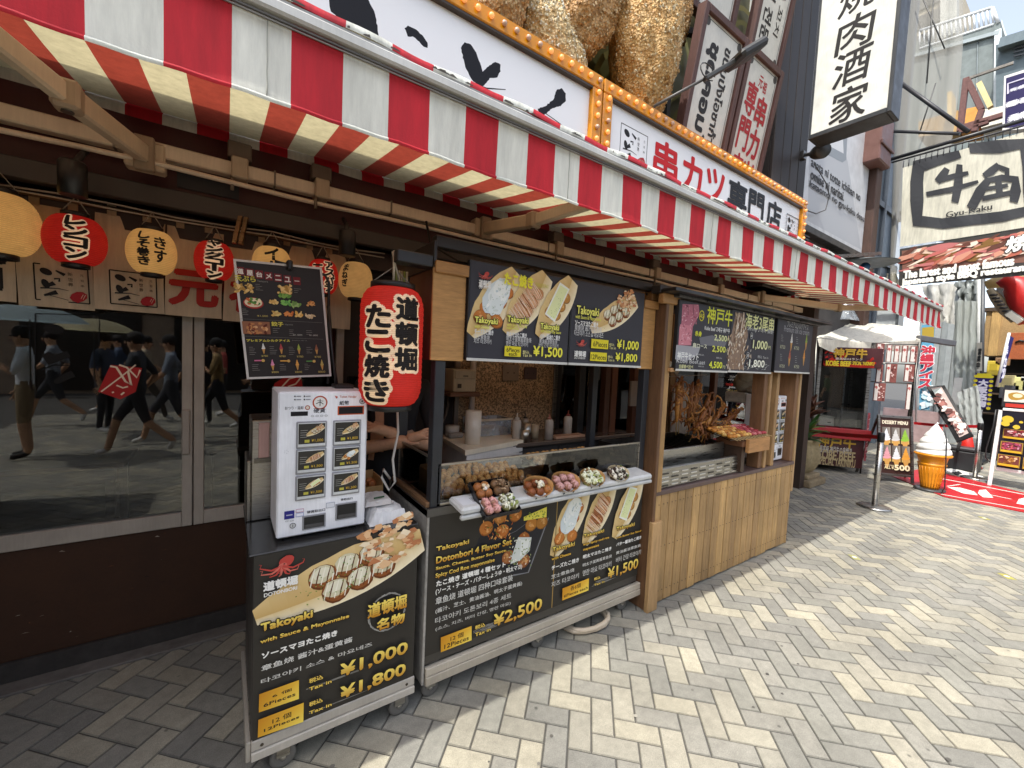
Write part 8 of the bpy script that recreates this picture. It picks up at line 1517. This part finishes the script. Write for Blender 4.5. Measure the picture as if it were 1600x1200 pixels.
# ================================================================ PEOPLE
def person(label, loc, head, joints, cols, hair='#1b1512', group=None, cap=None, name='person'):
    """joints: positions (local, facing +y); one skinned surface coloured by nearest bone"""
    J = dict(pel=(0, 0, .93), spi=(0, .0, 1.12), che=(0, .0, 1.34), nek=(0, .01, 1.48), hd0=(0, .03, 1.565), hd1=(0, .035, 1.65))
    for s, q in (('l', -1), ('r', 1)):
        J.update({'sh'+s: (q*.17, 0, 1.40), 'el'+s: (q*.24, -.02, 1.13), 'wr'+s: (q*.25, .08, .90), 'pa'+s: (q*.25, .10, .83), 'hi'+s: (q*.09, 0, .90), 'kn'+s: (q*.10, .02, .49), 'an'+s: (q*.10, -.02, .085), 'to'+s: (q*.11, .14, .04)})
    J.update(joints); Rr = dict(pel=.135, spi=.125, che=.145, nek=.058, hd0=.082, hd1=.088, sh=.068, el=.045, wr=.030, pa=.032, hi=.095, kn=.058, an=.042, to=.038)
    keys = list(J); bones = [('pel', 'spi', 'top'), ('spi', 'che', 'top'), ('che', 'nek', 'top'), ('nek', 'hd0', 'skin'), ('hd0', 'hd1', 'skin')]
    for s in 'lr': bones += [('che', 'sh'+s, 'top'), ('sh'+s, 'el'+s, 'sleeve'), ('el'+s, 'wr'+s, 'fore'), ('wr'+s, 'pa'+s, 'skin'), ('pel', 'hi'+s, 'leg'), ('hi'+s, 'kn'+s, 'leg'), ('kn'+s, 'an'+s, 'shin'), ('an'+s, 'to'+s, 'shoe')]
    fing = []
    for s, q in (('l', -1), ('r', 1)):
        w_, p_ = Vector(J['wr'+s]), Vector(J['pa'+s]); d = (p_-w_).normalized(); sd = d.cross(Vector((q, 0, .2))).normalized()
        for k in range(4): b0 = p_+sd*(.027*(k-1.5)); J['f%d%s' % (k, s)] = tuple(b0+d*.05+Vector((0, 0, -.005))); J['g%d%s' % (k, s)] = tuple(b0+d*(.085-.008*abs(k-1.3))+Vector((-q*.022, 0, -.01))); fing += [('pa'+s, 'f%d%s' % (k, s), 'skin'), ('f%d%s' % (k, s), 'g%d%s' % (k, s), 'skin')]
        J['t0'+s] = tuple(w_+d*.045+sd*.05); J['t1'+s] = tuple(w_+d*.08+sd*.062+Vector((-q*.01, 0, 0))); fing += [('wr'+s, 't0'+s, 'skin'), ('t0'+s, 't1'+s, 'skin')]
    bones += fing; keys = list(J)
    me = bpy.data.meshes.new('figure'); me.from_pydata([J[k] for k in keys], [(keys.index(a), keys.index(c_)) for a, c_, _ in bones], []); o = bpy.data.objects.new('figure', me); COL.objects.link(o); o.modifiers.new('Skin', 'SKIN'); sub_ = o.modifiers.new('Sub', 'SUBSURF'); sub_.levels = 2; sub_.render_levels = 2
    sv = me.skin_vertices[0].data
    for i, k in enumerate(keys):
        r = .009 if k[0] in 'fgt' and k[:2] != 'to' else Rr.get(k, Rr.get(k[:2], .05)); sv[i].radius = (r, r*(.72 if k in ('pel', 'spi', 'che') else 1)); sv[i].use_root = (k == 'pel')
    em = bpy.data.meshes.new_from_object(o.evaluated_get(bpy.context.evaluated_depsgraph_get())); R_ = Matrix.Translation(loc) @ Matrix.Rotation(head, 4, 'Z')
    seg = [(Vector(J[a]), Vector(J[c_]), z) for a, c_, z in bones]
    def zone(p):
        best = (9, 'top')
        for a, c_, z in seg:
            d = c_-a; t_ = max(0, min(1, (p-a).dot(d)/max(1e-9, d.length_squared))); q = (p-a-d*t_).length
            if q < best[0]: best = (q, z)
        return best[1]
    b = MB(); b.add([R_ @ v.co for v in em.vertices])
    for f in em.polygons: b.face(list(f.vertices), C(cols[zone(Vector(f.center))]), 'satin' if False else 'matte', True)
    bpy.data.objects.remove(o); bpy.data.meshes.remove(me); bpy.data.meshes.remove(em)
    t = thing(name, label, 'person', loc, group); b.build('body', t)
    h = Vector(J['hd1']); hm = MB(); hc = cap or hair
    hm.ball(R_ @ (h+Vector((0, -.018, .012))), (.098, .108, .10), hc, 'matte', 14, 9, .02); hm.build('cap' if cap else 'hair', t)
    fm = MB(); 
    for q in (-1, 1): fm.ball(R_ @ (h+Vector((q*.034, .082, -.03))), (.011, .008, .007), '#1d1512', 'gloss', 8, 5); fm.ball(R_ @ (h+Vector((q*.09, -.0, -.05))), (.012, .018, .03), cols['skin'], 'matte', 8, 5)
    fm.ball(R_ @ (h+Vector((0, .094, -.055))), (.012, .018, .018), cols['skin'], 'matte', 8, 5); fm.ball(R_ @ (h+Vector((0, .082, -.09))), (.024, .008, .006), '#8a4a40', 'matte', 8, 5); fm.build('face', t)
    return t
SK = '#c79a78'
def cc(top, leg, shin=SK, shoe='#d0d0cc', sleeve=None, fore=SK, skin=SK): return dict(top=top, sleeve=sleeve or top, fore=fore, leg=leg, shin=shin, shoe=shoe, skin=skin)
stride = dict(knl=(-.09, .24, .52), anl=(-.09, .34, .10), tol=(-.10, .48, .05), knr=(.09, -.12, .50), anr=(.09, -.42, .22), tor=(.10, -.36, .09), ell=(-.24, -.16, 1.16), wrl=(-.24, -.04, .96), pal=(-.24, 0, .89), elr=(.24, .08, 1.15), wrr=(.22, .26, 1.0), par=(.22, .32, .97))
stand = {}
cross_ = dict(wrl=(-.06, .24, 1.12), pal=(.0, .27, 1.14), ell=(-.24, .06, 1.12), wrr=(.06, .25, 1.16), par=(0, .28, 1.19), elr=(.24, .06, 1.12))
phone = dict(wrr=(.10, .26, 1.30), par=(.07, .30, 1.36), elr=(.24, .08, 1.14))
SH = onZ(1668, 1150)
PL = [('person in white shirt and shorts under a pale parasol, reflected at the left', (-2.17, -2.5, 0), 1.4, dict(phone), cc('#dfe2e4', '#8a7658', shoe='#20201f'), None), ('person in dark hoodie and shorts walking with a long stride, reflected mid window', (-1.02, -2.15, 0), 1.65, stride, cc('#3c4046', '#2c2c30', shoe='#e0dcd6'), None), ('person in grey top walking behind the hooded one, reflected in the window', (-.72, -2.95, 0), 1.5, stride, cc('#7d8694', '#3c3e46'), None),
      ('person in tan overshirt and black shorts with a black cap, reflected at the door pane', (-.12, -3.3, 0), 1.6, dict(phone, **{k: v for k, v in stride.items() if k[:2] in ('kn', 'an', 'to')}), cc('#8f7448', '#1c1e26', shoe='#1a1a1a'), '#161616'), ('person in blue shirt standing far back in the window reflection', (-1.75, -4.4, 0), -1.2, stand, cc('#3c4a63', '#22242a', shin='#22242a'), None), ('person in black clothes waiting far back in the reflection', (-.35, -4.7, 0), 2.4, cross_, cc('#1c1c20', '#2a2a2e', shin='#2a2a2e'), None), ('person in beige jacket far back beside the waiting one in the reflection', (.55, -4.2, 0), 1.2, stride, cc('#8f8168', '#3a3c44', shin='#3a3c44'), None)]
for k, (x, y, hd, jt, tp, lg, lab) in enumerate(((-2.6, -5.4, 1.5, stride, '#8a8f96', '#2c2e33', 'person in light grey shirt far back at the left of the reflection'), (-1.35, -5.6, -1.5, stride, '#b5a58c', '#4a4238', 'person in sand coloured shirt walking left far back in the reflection'), (-.05, -6.1, 1.5, stand, '#a8443c', '#26262a', 'person in red shirt standing far back in the reflection'), (.9, -5.2, -1.6, stride, '#d0d2d4', '#39405a', 'person in white shirt walking left far back in the reflection'), (-2.0, -7.2, 1.4, stride, '#41506a', '#8a7c66', 'person in slate blue shirt farthest back in the reflection'), (1.6, -6.6, 1.2, stand, '#6a7a52', '#2a2a2e', 'person in olive shirt farthest right in the reflection'))): PL.append((lab, (x, y, 0), hd, jt, cc(tp, lg, shin=lg if k % 2 else SK), None))
for lab, loc, hd, jt, co_, cp in PL: person(lab, loc, hd, jt, co_, group='pedestrians on the street', cap=cp)
person('person serving in black, forearms folded behind the big red lantern', (.80, 2.36, .012), math.pi*.93, dict(wrl=(.03, .20, 1.17), pal=(.10, .22, 1.20), ell=(-.25, .10, 1.06), wrr=(-.03, .23, 1.13), par=(-.10, .25, 1.16), elr=(.25, .10, 1.06)), cc('#1b1a1c', '#1c1c20', shin='#1c1c20', shoe='#161616'), cap='#151515')
def parasol(label, c, R, z, col):
    t = thing('parasol', label, 'parasol', (c[0], c[1], .9)); b = MB(); n = 8; top = b.add([(c[0], c[1], z+.24)]); prev = None
    for r_ in range(1, 6): prev2 = b.add([(c[0]+R*math.sin(r_/5*1.15)/math.sin(1.15)*math.cos(2*math.pi*q/24)*(1-.02*(q % 3 == 1)), c[1]+R*math.sin(r_/5*1.15)/math.sin(1.15)*math.sin(2*math.pi*q/24), z+.24*math.cos(r_/5*1.4)) for q in range(24)]); [b.face((top, prev2+q, prev2+(q+1) % 24) if prev is None else (prev+q, prev2+q, prev2+(q+1) % 24, prev+(q+1) % 24), C(col), 'fabric', True) for q in range(24)]; prev = prev2
    b.build('canopy', t); b = MB(); b.tube([(c[0], c[1], z+.30), (c[0], c[1], 1.05)], .008, '#3a3a3a'); b.tube([(c[0], c[1], 1.05), (c[0], c[1], .95), (c[0]+.03, c[1], .93)], .014, '#4a3426'); b.build('stick', t)
parasol('pale blue parasol held over the person in white, reflected at the left', (-2.07, -2.30), .55, 1.78, '#b9cdd3'); parasol('cream parasol further back in the window reflection', (-1.78, -3.9), .52, 1.72, '#cfc6a0')
# buildings across the street (seen in the panes)
ob_ = thing('opposite_building', 'row of brown shop fronts across the street, seen only in the panes', 'building', (2, -10, 0))
b = MB(); b.box(-16, 26, -12.6, -12, 0, 4.8, '#a89078', 'matte'); b.box(-16, 26, -11.99, -11.6, 2.9, 3.3, '#57483c', 'satin'); b.build('wall', ob_)
ro = random.Random(2)
for k in range(12):
    x = -15+3.4*k; b = MB(); b.box(x, x+2.6, -11.995, -11.95, .1, 2.5, ro.choice(['#1d1a18', '#2a211b', '#33291f']), 'gloss'); b.build('shop_front', ob_); b = MB(); b.box(x+.2, x+2.4, -11.98, -11.8, 3.4, 4.2, ro.choice(['#8a3a2c', '#c9bfa8', '#3a4a5c', '#b58a3a', '#d5d0c4']), 'satin'); b.build('shop_sign', ob_)
    pass
